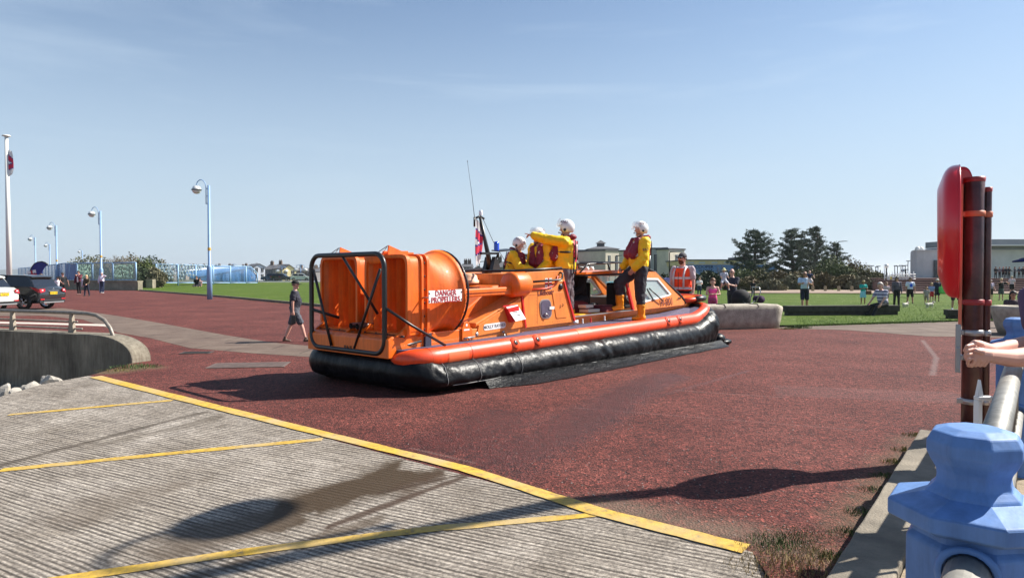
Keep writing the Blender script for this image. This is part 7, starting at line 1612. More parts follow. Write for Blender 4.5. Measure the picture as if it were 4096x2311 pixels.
# right-hand hedge group: many overlapping bushes
for i,(x,yt,wpx,Y,m_,lb) in enumerate((
 (2650,1092,90,74,g_dark,'dark bush left of the orange vest man'),(2770,1090,80,73,g_dark,'dark green bush right of the orange vest man'),(2830,1082,110,72,g_dark,'dark green bush above the girl in pink'),(2905,1086,100,73,g_dark,'dark bush behind the child in the sun hat'),
 (2975,1075,120,76,g_mid,'olive bush behind the pushchair man'),(3040,1078,130,78,g_olive,'olive bush under the left pine'),(3110,1080,120,76,g_brown,'brown bush between the pines'),(3000,1108,110,71,g_brown,'low brown bush behind the boy in black'),
 (3090,1116,120,69,g_grey,'low grey green bush left of the blue shirted man'),(3170,1098,110,74,g_grey,'pale grey bush behind the man holding the baby'),(3190,1084,120,79,g_brown,'brown scrub under the middle pine'),(3265,1078,110,80,g_olive,'olive scrub under the twin pine'),(3290,1092,110,73,g_brown,'russet scrub right of the baby'),
 (3330,1022,130,84,g_mid,'green bush below the small pine'),(3350,1045,130,80,g_mid,'bright green bush in the middle of the scrub bank'),(3405,1034,140,84,g_brown,'tall russet scrub right of the small pine'),(3390,1100,120,72,g_brown,'low russet scrub by the bollards'),(3460,1066,130,80,g_olive,'olive scrub sloping to the right'),(3450,1108,110,71,g_grey,'grey scrub behind the woman in teal'),(3508,1088,110,78,g_olive,'low olive scrub at the right end'),(3540,1112,70,74,g_mid,'last small bush before the ramp'))):
    hb_(x,yt,1170,wpx,Y,m_,lb,20+i,n=4200,twig=24 if m_ in (g_brown,g_olive,g_mid) else 0)
# bare grey-green sapling in front of the shop lettering
e=bush((2878-2048)/F*82,82,2.6,D(0,1048,82).z,2,g_grey,'half bare grey sapling in front of the shop lettering',77,n=500,name='sapling',size=(.07,.16),twig=90,cat='sapling')
# left scrub behind the glass screens
for i,(x,yt,wpx,Y,m_,lb) in enumerate(((345,1032,110,92,g_olive,'rounded olive bush at the left end of the scrub'),(395,1036,90,94,g_olive,'olive bush behind the second lamp post'),(470,1050,90,90,g_dark,'dark bush right of the bare tree'),(520,1026,110,96,g_brown,'brown bush in the middle of the left scrub'),(575,1040,90,93,g_mid,'green brown bush above the dark hollow'),(612,1034,80,97,g_dark,'dark evergreen bush at the right end of the left scrub'),(560,1078,100,86,g_dark,'dark low bush in the hollow'),(618,1084,60,84,g_grey,'grey brown bush beside the bird fence'),(430,1062,140,89,g_dark,'dark low scrub behind the patterned screen'),(330,1066,100,88,g_dark,'dark low scrub behind the clear screen'),(650,1052,50,100,g_brown,'thin brown bush left of the fence birds'))):
    hb_(x,yt-12,1150,wpx*1.45,Y,m_,lb,60+i,n=5200,twig=30)
# bare tree
def bare(x,yt,wpx,Y,label,seed):
    r=random.Random(seed); H_=D(x,yt,Y).z; e=empty('bare_tree',((x-2048)/F*Y,Y,0)); tag(e,label,'bare tree'); mb=MB(); W=wpx/F*Y/2
    def br(p,d,L,rad,lev):
        q=p+d*L; mb.tube([p,p.lerp(q,.5)+Vector((r.gauss(0,.03),0,r.gauss(0,.03)))*L,q],[rad,rad*.8,rad*.6],4 if lev>1 else 6)
        if lev<5:
            for k in range(3 if lev<4 else 4): dd=(d+Vector((r.gauss(0,.42),r.gauss(0,.42),r.gauss(.08,.25)))).normalized(); br(q,dd,L*r.uniform(.62,.82),rad*.55,lev+1)
    for k in range(6): a=2*math.pi*k/6; br(Vector((0,0,.2)),Vector((math.cos(a)*.6*W/3.5,math.sin(a)*.5,1)).normalized(),H_*.27,.10,1)
    mb.build('trunk',mat('bare_twigs',(.22,.185,.15),.9),e)
bare(452,996,110,88,'leafless grey branching tree among the left scrub',4)
# weeds and grass tufts
def tuft(c,rad,n,m,label,seed,hgt=(.05,.16),kind=None):
    hgt=(hgt[0]*.36,hgt[1]*.36)
    r=random.Random(seed); P=[];S=[]
    for k in range(n):
        a=r.uniform(0,6.28); q=r.random()**.6*rad; P.append((math.cos(a)*q,math.sin(a)*q*.7,.0)); S.append(r.uniform(*hgt)*(1.2-q/rad*.6))
    up=np.tile([[0,0,1.]],(n,1)); o=leaf_mesh('weeds',np.array(P),np.array(S),m,aspect=.18,updir=up,jit=.45); o.location=c; tag(o,label,'weeds','tufts of weeds along the edges'); return o
gw=mat('weed_green',(.055,.095,.022),.7,var=.5,vs=6); gs=mat('straw',(.30,.22,.10),.85,var=.4,vs=8); gy=mat('weed_yellow',(.16,.15,.03),.8,var=.4,vs=7)
def GZ(x,y,z=.003): return G(x,y,z)
tuft(GZ(545,1468),.45,420,gw,'dark green weed clump at the rounded sea wall end',1,(.06,.20)); tuft(GZ(470,1482),.4,260,gy,'dry grass at the sea wall end',2,(.03,.1)); tuft(GZ(610,1465),.25,120,gw,'small weeds right of the sea wall end',3,(.03,.1))
tuft(GZ(3110,2175),.26,900,gw,'green weed clump where the yellow line ends',4,(.03,.09)); tuft(GZ(3200,2140),.28,600,gw,'spreading weeds beside the green clump',5,(.02,.07)); tuft(GZ(3150,2260),.36,1300,gs,'straw-coloured dead grass at the slipway corner',6,(.03,.10)); tuft(GZ(3300,2220),.25,500,gs,'dry grass near the kerb foot',7,(.02,.08))
for i,(x,y) in enumerate(((3655,1740),(3620,1800),(3580,1850),(3540,1905),(3500,1960),(3440,2050),(3390,2130),(3330,2230))):
    tuft(GZ(x,y),.13,170,gy if i<3 else gw,'weeds growing in the gap along the concrete kerb foot',10+i,(.03,.11))
tuft(GZ(3150,1316),.30,220,gy,'yellowish grass at the foot of the concrete bench end',30,(.06,.2)); tuft(GZ(3195,1312),.40,300,gw,'dark weeds right of the concrete bench',31,(.10,.32))
for i,(x,y) in enumerate(((1180,1220),(1000,1203),(930,1196),(1100,1213))): tuft(GZ(x,y),.5,80,gy,'sparse weeds along the lawn kerb',40+i,(.05,.15))
tuft(GZ(2400,2000),.12,120,gs,'dry tuft on the tarmac by the yellow line',50,(.01,.04)); tuft(GZ(2300,1945),.14,120,gs,'smaller dry tuft further up the yellow line',51,(.01,.04))
# longer grass blades along the near edge of the right-hand lawn
P=[];S=[]; r=random.Random(9)
for k in range(9000):
    x=r.uniform(3185,4300); f=r.random()**1.6; y=1300-(x-3400)*.033-f*70; q=G(x,y,.05); P.append((q.x,q.y,lawnz(q.x,q.y))); S.append(r.uniform(.02,.05))
P=np.array(P); up=np.tile([[0,0,1.]],(len(P),1)); o=leaf_mesh('grass',P,np.array(S),mat('blade_green',(.10,.20,.025),.7,var=.4,vs=1.),aspect=.25,updir=up,jit=.35); tag(o,'longer grass along the lawn edge','grass',kind='stuff')
# loose grit on the tarmac near the camera
mb=MB(); r=random.Random(4)
for k in range(700):
    x=r.uniform(1500,3650); y=r.uniform(1650,2200); q=G(x,y)
    if (q-L1).dot(LN)>-.1: continue
    s=r.uniform(.003,.008); mb.ell((q.x,q.y,s*.4),(s,s*r.uniform(.6,1),s*.6),5,3,smooth=False)
tag(mb.build('gravel',mat('loose_grit',(.34,.27,.24),.9,var=.5,vs=30),fix=False),'loose pale grit scattered on the tarmac','grit',kind='stuff')
# ================================================================ bystanders
V=.02; FV=.03
walk=person(1180,1365,1108,face=12,label='man in dark polo shirt, grey shorts and black flat cap walking past the stern',skin='pink',top=('polo','2c2c38'),bottom=('shorts','4c4f58'),shoes='5a4638',hair=('cap','151515'),armL=(-14,8,14,0),armR=(-6,6,8,0),legL=(-16,2,-6),legR=(24,2,-8),belly=.05,vox=.014,headturn=-8,detail=True)
t=MB(); S_,E_,W_=walk['sh']['R']; t.bbox((W_.x-.05,W_.y-.05,W_.z-.32),(W_.x+.02,W_.y+.07,W_.z-.08),.02); walk['child'](t,'holster_bag',m_bar)
# orange vest man in front of the bow
ov=cl('hi_vis','ff4a10',.08,8,.6,.3,20)
p=D(2730,1343,18.4); p.z=0
vest=person(pos=p,h=D(2730,1003,18.4).z,face=228,label='bearded man in orange high-visibility vest and grey cap beyond the bow',skin='pink',top=('tee','b9a9ae'),bottom=('trousers','1b1b22'),hair=('cap','4a4a4e'),glasses=True,beard='5a3018',armL=(4,9,10,4),armR=(4,9,16,-4),vox=.013,headturn=-14,belly=.02,detail=True)
J=vest['J']; t=MB(); t.loft(torso_rings(J,.038,-.01,.93,.03),True); vo_=vest['child'](t,'hi_vis_vest',ov,.014)
for c in vest['o'].children:
    if c.name.startswith('hi_vis'): pass
t=MB(); n_=28
for (tt,h_) in ((.10,.045),(.52,.045)):
    c=J['pelvis'].lerp(J['neck'],tt); rx,ry=.165+.052,.118+.066
    t.loft([[c+Vector((rx*math.cos(2*math.pi*k/n_),ry*math.sin(2*math.pi*k/n_)+.012,z)) for k in range(n_)] for z in (-h_/2,h_/2)],True,False)
for sd in (-1,1): t.tube([J['neck']+Vector((sd*.11,.05,.0)),J['neck']+Vector((sd*.115,.155,-.10)),J['chest']+Vector((sd*.115,.185,0)),J['pelvis']+Vector((sd*.115,.187,.05))],.022,4)
vest['child'](t,'reflective_strip',mat('reflective_band',(.62,.58,.60),.35),par=vo_)
t=MB(); t.box((-.004,.192,J['pelvis'].z-.02),(.004,.20,J['neck'].z-.12)); vest['child'](t,'zip',m_bar,par=vo_)
p=D(2688,1340,22); p.z=0; person(pos=p,h=D(2688,1068,22).z,face=250,label='man in lilac shirt and sunglasses behind the orange vest man',skin='pink',top=('polo','9a9ac8'),bottom=('trousers','2a2a30'),hair=('cap','202020'),glasses=True,armL=(20,8,70,-30),armR=(20,8,70,-30),vox=V)
p=D(2425,1300,20.5); p.z=0; person(pos=p,h=1.78,face=260,label='woman in turquoise top seen through the open cockpit',skin='pink',top=('tee','35b6cf'),bottom=('trousers','22222c'),hair=('long','4a3526'),armR=(50,25,40,10),vox=V,female=True)
p=D(2326,1300,20.); p.z=0
p=D(2850,1310,23.5); p.z=0; person(pos=p,h=D(2850,1112,23.5).z,face=262,label='girl in pink vest top with folded arms behind the concrete bench',skin='pink',top=('strap','ee4f9a'),bottom=('trousers','b04070'),hair=('pony','6e4a30'),armL=(22,12,75,-62),armR=(22,12,80,-62),vox=V,child=True,female=True,h_=None) if False else person(pos=p,h=D(2850,1112,23.5).z,face=262,label='girl in pink vest top with folded arms behind the concrete bench',skin='pink',top=('strap','ee4f9a'),bottom=('trousers','b04070'),hair=('pony','6e4a30'),armL=(22,12,75,-62),armR=(22,12,80,-62),vox=V,child=True,female=True)
p=D(2928,1300,24.5); p.z=0; person(pos=p,h=D(2925,1070,24.5).z,face=215,label='bald man in dark T-shirt and sunglasses holding a toddler',skin='pink',top=('tee','2c2c3c'),bottom=('trousers','30323c'),hair=('none','000000'),glasses=True,armL=(35,8,70,-20),armR=(30,10,72,-30),belly=.05,vox=V,headturn=10)
p=D(2895,1300,24.); q=D(2895,1160,24.); person(pos=Vector((q.x,q.y,q.z)),h=D(2895,1072,24).z-q.z+.12,face=265,label='toddler in sun hat carried by the bald man',skin='fair',top=('tee','b9bccb'),bottom=('shorts','c8c8d0'),shoes='c0b8b0',hair=('sunhat','d8d6a0'),legL=(60,16,-60),legR=(60,16,-60),armL=(30,10,50,0),armR=(30,10,50,0),vox=V,child=True)
person(2797,1186,1107,face=265,label='child in white T-shirt with hands clasped beyond the plaza',skin='pink',top=('tee','e8e6e8'),bottom=('trousers','26344c'),hair=('short','4b3320'),armL=(20,10,80,-30),armR=(20,10,80,-30),vox=FV,child=True)
p=D(2770,1186,52); 
person(3012,1187,1119,face=255,label='boy in black clothes in front of the brown scrub',skin='fair',top=('tee','1a1518'),bottom=('trousers','16161a'),hair=('short','6a4c38'),armR=(8,14,10,0),vox=FV,child=True)
b1=person(3218,1243,1080,face=258,label='man in pale blue T-shirt and navy shorts holding a baby',skin='tan',top=('tee','b8cfe8'),bottom=('shorts','1a1f33'),hair=('fringe','554438'),glasses=True,armL=(30,14,75,-30),armR=(40,12,60,-20),legL=(-10,3,-4),legR=(16,3,-6),belly=.05,vox=V)
Y=G(3218,1243).y-.28; q=D(3238,1150,Y); person(pos=q,h=.82,face=262,label='baby with navy top held against the man in pale blue',skin='pink',top=('tee','1e2c50'),bottom=('shorts','d8c8c8'),shoes='c89080',hair=('fringe','b09070'),legL=(50,14,-55),legR=(30,12,-40),armL=(40,30,20,0),armR=(40,20,30,0),vox=FV*.8,child=True)
person(3452,1220,1119,face=268,label='woman in teal top and pale blue skirt looking down at her phone',skin='brown',top=('tee','1ca79f'),bottom=('skirt','8fd0e0'),hair=('short','b09a6a'),armL=(18,8,88,-24),armR=(18,8,88,-24),nod=30,vox=V*1.2,female=True,shoes='6b4a3a')
q=G(3452,1220); mb=MB(); mb.bbox((-.14,-.07,-.12),(.14,.07,.10),.03); mb.tube([(-.1,0,.08),(-.35,.03,.65),(-.1,.05,.08)],.012,5); o=mb.build('shoulder_bag',cl('tan_bag','6b4a34')); o.location=(q.x+.26,q.y-.08,.70); tag(o,'small brown shoulder bag at the hip of the woman in teal','bag')
# seated man
p=G(3540,1266); p.y+=.1; sm=cl('stripe','9a9ab4',.0,8,.8,0); 
ns,ls=nodes(sm); bb=ns['Principled BSDF']; tcx=ns.new('ShaderNodeTexCoord'); wvx=N(ns,'ShaderNodeTexWave',Scale=2.6); wvx.bands_direction='Z'; ls.new(tcx.outputs['Object'],wvx.inputs['Vector']); rx=ramp(ns,ls,wvx.outputs['Fac'],[(.45,hx('c9c4d4')),(.55,hx('6b6b86'))]); ls.new(rx.outputs['Color'],bb.inputs['Base Color'])
person(pos=p,h=1.98,face=198,label='grey-haired man in striped polo shirt sitting on the low beam',skin='pink',top=('polo','stripe',sm),bottom=('trousers','17171c'),hair=('short','b8aea6'),sit=.48,lean=14,legL=(82,4,-50),legR=(82,8,-50),armL=(28,6,12,0),armR=(28,10,12,0),belly=.06,headturn=28,vox=.016)
person(3586,1228,1104,face=262,label='woman in grey cardigan and black trousers with a dog lead',skin='fair',top=('long','5d5560'),bottom=('trousers','121216'),hair=('long','2a1a14'),glasses=True,vox=V*1.2,female=True,belly=.03)
person(3640,1218,1107,face=262,label='man in white T-shirt with a blue square on the chest',skin='tan',top=('tee','d8dcec'),bottom=('shorts','101014'),hair=('short','3a2a20'),legL=(6,4,-4),legR=(-6,4,-4),vox=V*1.2,armL=(4,14,6,0),armR=(4,14,6,0),mods={'sq':1})
o=[x for x in bpy.data.objects if x.get('label','').startswith('man in white T-shirt with a blue')][0]; mb=MB(); mb.box((-.085,.135,1.13),(.085,.150,1.33)); mb.build('print',cl('print_blue','2f62d8'),o)
person(3706,1221,1145,face=240,label='small child in beige outfit walking beside the taller one',skin='fair',top=('tee','a39a94'),bottom=('shorts','a08f86'),hair=('pony','6b4a35'),legL=(20,3,-20),legR=(-20,3,-10),vox=FV,child=True)
person(3726,1208,1131,face=250,label='child in blue and white top and red shorts',skin='fair',top=('tee','8f9cc8'),bottom=('shorts','c03030'),hair=('short','c8ac78'),vox=FV,child=True)
person(3748,1208,1112,face=265,label='person in navy patterned shirt and white hat carrying a green bag',skin='tan',top=('tee','1b2440'),bottom=('shorts','1a1d2c'),hair=('hat','d8d4c8'),armL=(10,14,20,0),vox=FV)
q=G(3768,1208); mb=MB(); mb.lathe([(0,0),(.22,0),(.27,.12),(.28,.38),(.26,.42),(0,.42)],n=16); mb.tube([(-.15,0,.4),(-.08,0,.62),(.08,0,.62),(.15,0,.4)],.02,6); o=mb.build('carrier_bag',cl('green_bag','6fce6a',.15)); o.location=(q.x,q.y-.1,.52); tag(o,'bright green carrier bag held beside the hat wearer','bag')
person(3545,1215,1128,face=262,label='child half hidden behind the striped man and the grey cardigan',skin='pink',top=('tee','c8aeb4'),bottom=('shorts','60606a'),hair=('short','7a5a40'),vox=FV,child=True)
person(3822,1241,1093,face=262,label='person whose white trainers show below the life ring housing',skin='tan',top=('tee','45454d'),bottom=('shorts','26262c'),shoes='e8e8e8',hair=('short','30241c'),legL=(3,9,-3),legR=(3,6,-3),vox=V)
person(3962,1202,1116,face=270,label='man in lilac grey shirt and black shorts right of the post',skin='pink',top=('tee','a79bb0'),bottom=('shorts','14141a'),hair=('cap','b0a0a0'),vox=FV,belly=.05,armL=(4,14,20,0),armR=(4,14,20,0))
person(4004,1204,1111,face=270,label='person in black dress with arms raised to shade the face',skin='pink',top=('tee','101012'),bottom=('skirt','3c4a44'),hair=('short','d8c090'),armL=(70,50,60,-50),armR=(70,50,60,-50),vox=FV,belly=.05,female=True)
person(4047,1178,1102,face=225,label='woman in white blouse and black shorts near the steps',skin='pink',top=('tee','d0bcc4'),bottom=('shorts','121215'),hair=('short','c0b090'),vox=FV,female=True)
p=D(4046,1262,21.5); p.z=0; person(pos=p,h=1.75,sit=.35,face=262,label='dark-haired woman in sunglasses sitting behind the stone planter',skin='tan',top=('long','40343c'),bottom=('trousers','22222a'),hair=('long','17110f'),glasses=True,legL=(80,5,-80),legR=(80,5,-80),lean=5,vox=V,female=True)
# people on the hotel steps
for i,(x,yh,tp_,hr_,lb) in enumerate(((3982,1078,'15151a','2a2020','person in black shirt nearest the post on the steps'),(3998,1083,'6a6a74','8a7a60','person in grey leaning towards a neighbour on the steps'),(4012,1074,'4a2228','c87868','person in maroon with a pink cap on the steps'),(4036,1080,'111116','201a18','person in black at the centre of the steps group'),(4058,1076,'2c2c38','3a3a44','person in slate top in the doorway crowd'),(4076,1079,'3a4050','20202a','person in blue grey top right in the doorway crowd'),(4092,1075,'14141c','15151c','person in dark top at the right frame edge on the steps'),(4024,1088,'1c1c20','502020','person in black sitting lower on the steps'))):
    Y=73+i%3; p=D(x,1130,Y); p.z=1.28 if Y>72 else .9; person(pos=p,h=max(1.3,D(x,yh,Y).z-p.z),face=[270,200,250,280,300,262,240,255][i],label=lb,skin='tan',top=('long',tp_),bottom=('trousers','101014'),hair=('short',hr_),armL=(20,10,60,-10),armR=(10,10,40,-10),vox=.035,group='people on the hotel steps')
# left group
person(232,1186,1106,face=300,label='boy in white T-shirt and black cap behind the dark suv',skin='pink',top=('tee','ece6ec'),bottom=('trousers','9c98a4'),hair=('cap','111111'),vox=FV,child=True)
person(251,1192,1087,face=330,label='man in black T-shirt with one arm swung out, red shoes',skin='pink',top=('tee','14141a'),bottom=('trousers','0d0d10'),shoes='a02018',hair=('cap','403838'),armL=(-10,34,-4,20),armR=(30,8,30,-10),vox=FV)
person(316,1178,1081,face=268,label='man in burgundy jacket over white shirt raising a hand to his mouth',skin='pink',top=('jacket','5a1a2a'),bottom=('trousers','141218'),shoes='70504a',hair=('short','2c1c14'),armL=(50,14,100,-40),armR=(4,12,8,0),legL=(4,3,-4),legR=(-6,4,-4),vox=FV)
o=[x for x in bpy.data.objects if x.get('label','').startswith('man in burgundy')][0]; mb=MB(); mb.loft([[Vector((x_,y_,z_)) for x_,y_ in ((-w_,.10),(-w_*.5,.165),(w_*.5,.165),(w_,.10))] for z_,w_ in ((.90,.07),(1.2,.065),(1.42,.04))],True); mb.build('undershirt',cl('e8e4ec','e8e4ec'),o)
person(347,1184,1098,face=268,label='blonde woman in camouflage top carrying a pale jacket',skin='pink',top=('long','4a3f2c'),bottom=('trousers','1c2136'),hair=('long','c8a878'),armL=(10,10,50,-10),armR=(4,10,4,0),legL=(-8,3,-4),legR=(8,3,-6),vox=FV,female=True)
q=G(338,1182); mb=MB(); mb.loft([[Vector((w_*math.cos(2*math.pi*k/8)+.02*math.sin(z*9),.06*math.sin(2*math.pi*k/8),z)) for k in range(8)] for z,w_ in ((0,.16),(.25,.13),(.5,.12),(.6,.16))],True); o=mb.build('carried_jacket',cl('pale_jkt','c4c0d0')); o.location=(q.x,q.y-.18,.72); tag(o,'pale grey jacket hanging over the blonde woman forearm','jacket')
person(409,1172,1087,face=268,label='stout man in white shirt and jeans shading his eyes by the lamp post',skin='pink',top=('long','e6dcec'),bottom=('trousers','26304e'),shoes='b8b0b0',hair=('cap','c0b8b8'),armL=(95,48,115,-70),armR=(4,16,20,-12),belly=.09,vox=FV)
p=D(622,1146,84); person(pos=Vector((p.x,p.y,lawnz(p.x,p.y)-.25)),h=D(622,1093,84).z-lawnz(p.x,p.y)+.25,face=265,label='man in grey T-shirt standing at the left end of the bird fence',skin='pink',top=('tee','8c8794'),bottom=('shorts','20263a'),hair=('fringe','504038'),vox=.035)
for x,yh,tp_,lb in ((787,1095,'101014','person in black sitting below the bird fence'),(800,1107,'c8a0a0','smaller pink-shirted companion sitting below the bird fence')):
    p=D(x,1134,87); z=lawnz(p.x,p.y); person(pos=Vector((p.x,p.y,z)),h=(D(x,yh,87).z-z)/.62,sit=.15,face=268,label=lb,skin='pink',top=('tee',tp_),bottom=('shorts','202024'),hair=('short','201812'),legL=(75,8,-60),legR=(75,8,-60),vox=.035)
# heads behind the dark suv
for x,yh,Y,hr_,tp_,lb in ((100,1094,38,('fringe','a09088'),'8a5a50','bald man whose head shows over the dark suv roof'),(166,1092,40,('short','4a3428'),'6a5040','person in sunglasses behind the dark suv roof'),(197,1112,36,('short','d8d8d8'),'50505a','white-haired person behind the dark suv tailgate')):
    p=D(x,1150,Y); p.z=0; person(pos=p,h=D(x,yh,Y).z,face=265,label=lb,skin='pink',top=('tee',tp_),bottom=('trousers','202028'),hair=hr_,glasses=(x==166),vox=FV)
# pushchair
q=G(2965,1250); q=D(2968,1290,24.0); q.z=0; e=empty('pushchair',q,R(8)); tag(e,'black pushchair with hood and purple rolled blanket behind the bench','pushchair')
mb=MB(); mb.ell((-.05,0,.80),(.36,.28,.36),16,10); 
mb.v=[Vector((p.x,p.y,max(p.z,.62))) for p in mb.v]; mb.build('hood',cl('pc_black','15151a'),e); mb=MB(); mb.bbox((-.42,-.24,.38),(.40,.24,.66),.08); mb.build('seat',cl('pc_black2','101014'),e)
mb=MB(); mb.tube([(.38,-.26,.7),(.55,-.26,1.05),(.50,-.26,1.22),(.50,.26,1.22),(.55,.26,1.05),(.38,.26,.7)],.02,6); mb.tube([(-.5,-.25,.15),(.35,-.25,.75)],.018,6); mb.tube([(.5,-.25,.15),(-.1,-.25,.75)],.018,6); mb.tube([(-.5,.25,.15),(.35,.25,.75)],.018,6); mb.tube([(.5,.25,.15),(-.1,.25,.75)],.018,6); mb.build('chassis',m_gry,e)
for x_,y_ in ((-.5,-.27),(-.5,.27),(.5,-.27),(.5,.27)): mb=MB(); mb.lathe([(.06,-.02),(.14,-.025),(.15,0),(.14,.025),(.06,.02)],(x_,y_,.15),16,'y'); mb.build('wheel',m_tyre,e)
mb=MB(); mb.tube([(.62,-.2,.80),(.62,.2,.80)],.13,12); mb.build('rolled_blanket',cl('purple','3a1f44'),e)
# dogs
def dog(x,yf,yt,face,label):
    p=G(x,yf); h_=(D(x,yt,p.y).z); s=h_/.50; t=MB()
    t.cap((0,-.20,.30),.105,(0,.16,.31),.125,12); t.cap((0,.18,.34),.085,(0,.28,.44),.06); t.ell((0,.33,.46),(.065,.085,.06)); t.cap((0,.36,.45),.035,(0,.44,.43),.025)
    for sd in (-1,1):
        t.ell((sd*.055,.30,.48),(.02,.035,.05)); t.cap((sd*.07,.17,.28),.045,(sd*.07,.18,.14),.028); t.cap((sd*.07,.18,.14),.026,(sd*.07,.19,.02),.024); t.cap((sd*.075,-.19,.28),.065,(sd*.075,-.14,.17),.038); t.cap((sd*.075,-.14,.17),.032,(sd*.075,-.23,.11),.024); t.cap((sd*.075,-.23,.11),.024,(sd*.075,-.20,.02),.024); t.cap((sd*.07,.19,.02),.024,(sd*.07,.22,.015),.02); t.cap((sd*.075,-.2,.02),.024,(sd*.075,-.17,.015),.02)
    t.cap((0,-.28,.34),.03,(0,-.38,.46),.02); o=t.build('dog',mat('white_fur',(.62,.58,.50),.9,var=.25,vs=9,bump=.6,bs=40),fix=False); q=o.modifiers.new('r','REMESH'); q.mode='VOXEL'; q.voxel_size=.013; q.use_smooth_shade=True
    o.location=p; o.scale=(s,)*3; o.rotation_euler=(0,0,R(face-90)); tag(o,label,'dog'); t=MB(); t.ell((0,.46,.44),(.014,.014,.012),8,6)
    for sd in (-1,1): t.ell((sd*.03,.385,.485),(.008,.008,.008),6,5)
    t.build('nose_and_eyes',M_eye,o); t=MB(); t.tube([(.085*math.cos(2*math.pi*k/12),.22+.03*math.cos(2*math.pi*k/12)*0,.38+.08*math.sin(2*math.pi*k/12)) for k in range(12)],.012,5,closed=True); t.build('collar',m_txr,o)
dog(3622,1232,1207,25,'white terrier on a lead walking ahead of the grey cardigan woman'); dog(3718,1235,1206,10,'curly white dog standing by the small children')
a=G(3622,1232); b_=G(3596,1226); mb=MB(); mb.tube([(a.x+.1,a.y,.50),(a.x-.3,a.y,.55),(b_.x+.15,b_.y,.85)],.008,4); tag(mb.build('dog_lead',m_bar),'thin black lead from the terrier to the woman','lead')
# ================================================================ the person leaning on the railing at the right edge
fp=Vector((3.31,4.0,.15))
lean=person(pos=fp,h=1.76,face=180,label='person in navy cap leaning on the railing with hands clasped, cut by the frame edge',skin='pink',top=('tee','5a4660'),bottom=('trousers','20222c'),hair=('cap','1a2350'),lean=16,armL=(58,2,30,0),armR=(58,2,30,0),vox=.012,nod=4,mods={'noarms':1})
BODIES[-1]=(BODIES[-1][0],MB(),BODIES[-1][2],BODIES[-1][3])
# forearms and clasped hands, one continuous skinned surface each, laid over the top rail
def forearm(pts,rs,name='forearm'):
    t=MB()
    for a,b_,r0,r1 in zip(pts[:-1],pts[1:],rs[:-1],rs[1:]): t.cap(a,r0,b_,r1,14)
    return t
HY=3.62
def HPp(x,y,Y=HY): return D(x,y,Y)
iv=lean['o'].matrix_world.inverted()
hn=MB()
sl_=MB()
for nm_,ep in (('L',HPp(4150,1425,3.75)),('R',HPp(4150,1368,3.95))):
    s0_=lean['o'].matrix_world@lean['sh'][nm_][0]; sl_.cap(s0_,.070,s0_.lerp(ep,.6),.066,14)
    hn.cap(lean['o'].matrix_world@lean['sh'][nm_][0],.052,ep,.050,14)
# near forearm (lower in the picture) and far forearm
for a,b_,r0,r1 in ((HPp(4150,1425,3.75),HPp(4040,1432,3.68),.060,.048),(HPp(4040,1432,3.68),HPp(3945,1420,3.6),.048,.034),(HPp(4150,1368,3.95),HPp(4060,1385,3.88),.052,.046),(HPp(4060,1385,3.88),HPp(3960,1400,3.72),.046,.032),
                   (HPp(3945,1420,3.6),HPp(3908,1418,3.6),.036,.042),(HPp(3960,1400,3.72),HPp(3912,1390,3.70),.034,.042),(HPp(3908,1420,3.6),HPp(3885,1425,3.62),.042,.036),(HPp(3912,1388,3.7),HPp(3890,1400,3.68),.040,.034)): hn.cap(a,r0,b_,r1,14)
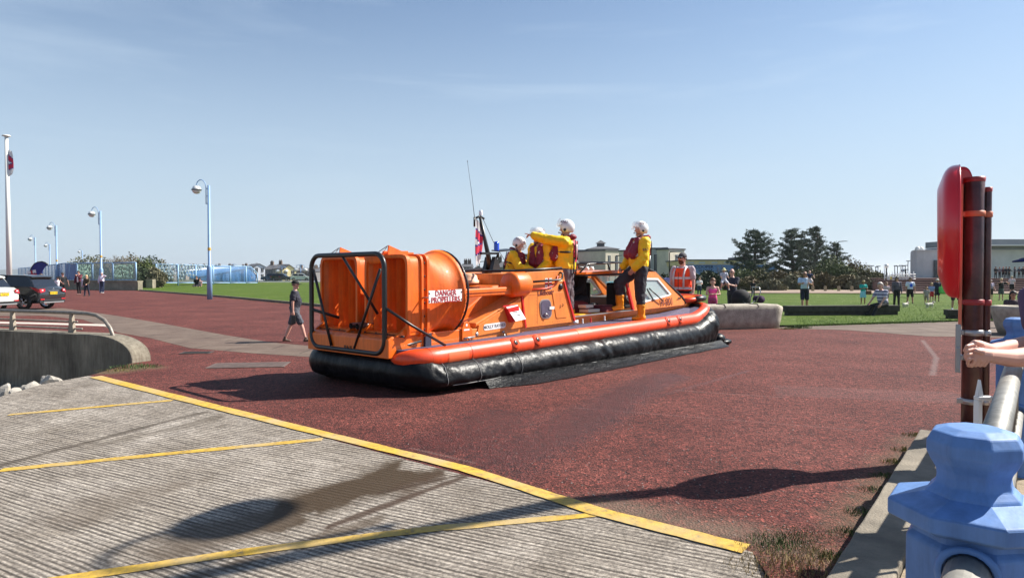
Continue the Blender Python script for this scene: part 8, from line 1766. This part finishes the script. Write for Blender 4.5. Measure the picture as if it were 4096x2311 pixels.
# interlaced fingers: four of the upper hand over the front, four of the lower hand behind, two thumbs
for i in range(4):
    y0=1376+i*17; hn.cap(HPp(3900+i*2,y0,3.60),.0098,HPp(3868+i*3,y0+8,3.57),.0095,8); hn.cap(HPp(3868+i*3,y0+8,3.57),.0095,HPp(3858+i*4,y0+26,3.60),.0085,8); hn.cap(HPp(3858+i*4,y0+26,3.60),.0085,HPp(3872+i*5,y0+38,3.63),.0075,8)
for i in range(4):
    x0=3900+i*17; hn.cap(HPp(x0,1442,3.58),.0098,HPp(x0-14,1460,3.60),.011,8); hn.cap(HPp(x0-14,1460,3.60),.011,HPp(x0-26,1462-i*3,3.64),.009,8)
hn.cap(HPp(3925,1378,3.62),.015,HPp(3898,1368,3.60),.013,8); hn.cap(HPp(3898,1368,3.60),.013,HPp(3878,1380,3.60),.010,8)
hn.cap(HPp(3930,1408,3.56),.015,HPp(3905,1402,3.55),.012,8)
sl_.v=[iv@p for p in sl_.v]; sl_.build('sleeve',MAT['cloth_5a4660'],lean['o'])
hn.v=[iv@p for p in hn.v]
o=hn.build('forearms',skin_mat('pink'),lean['o'],fix=False); q=o.modifiers.new('r','REMESH'); q.mode='VOXEL'; q.voxel_size=.0035/lean['s']; q.use_smooth_shade=True; q=o.modifiers.new('s','SMOOTH'); q.iterations=1; q.factor=.4
finish_bodies()

# lettering becomes plain mesh
dg=bpy.context.evaluated_depsgraph_get(); dg.update()
for o in [x for x in bpy.data.objects if x.type=='FONT']:
    me=bpy.data.meshes.new_from_object(o.evaluated_get(dg)); n=bpy.data.objects.new(o.name,me); nm=o.name; par=o.parent; mw=o.matrix_local.copy()
    COL.objects.link(n); n.parent=par; n.matrix_local=mw; bpy.data.objects.remove(o); n.name=nm

# ---------------------------------------------------------------- hazy air
mb=MB(); mb.box((-8600,-40,-4.),(8600,8900,82)); hz=mb.build('haze',[]); tag(hz,'thin sea haze in the air',kind='stuff')
hm_=bpy.data.materials.new('haze'); hm_.use_nodes=True; ns,ls=nodes(hm_); ns.remove(ns['Principled BSDF']); pv=ns.new('ShaderNodeVolumePrincipled'); pv.inputs['Density'].default_value=.00016; pv.inputs['Color'].default_value=(.82,.88,.96,1); pv.inputs['Anisotropy'].default_value=.3
ls.new(pv.outputs[0],ns['Material Output'].inputs['Volume']); hz.data.materials.append(hm_); scene.cycles.volume_bounces=0
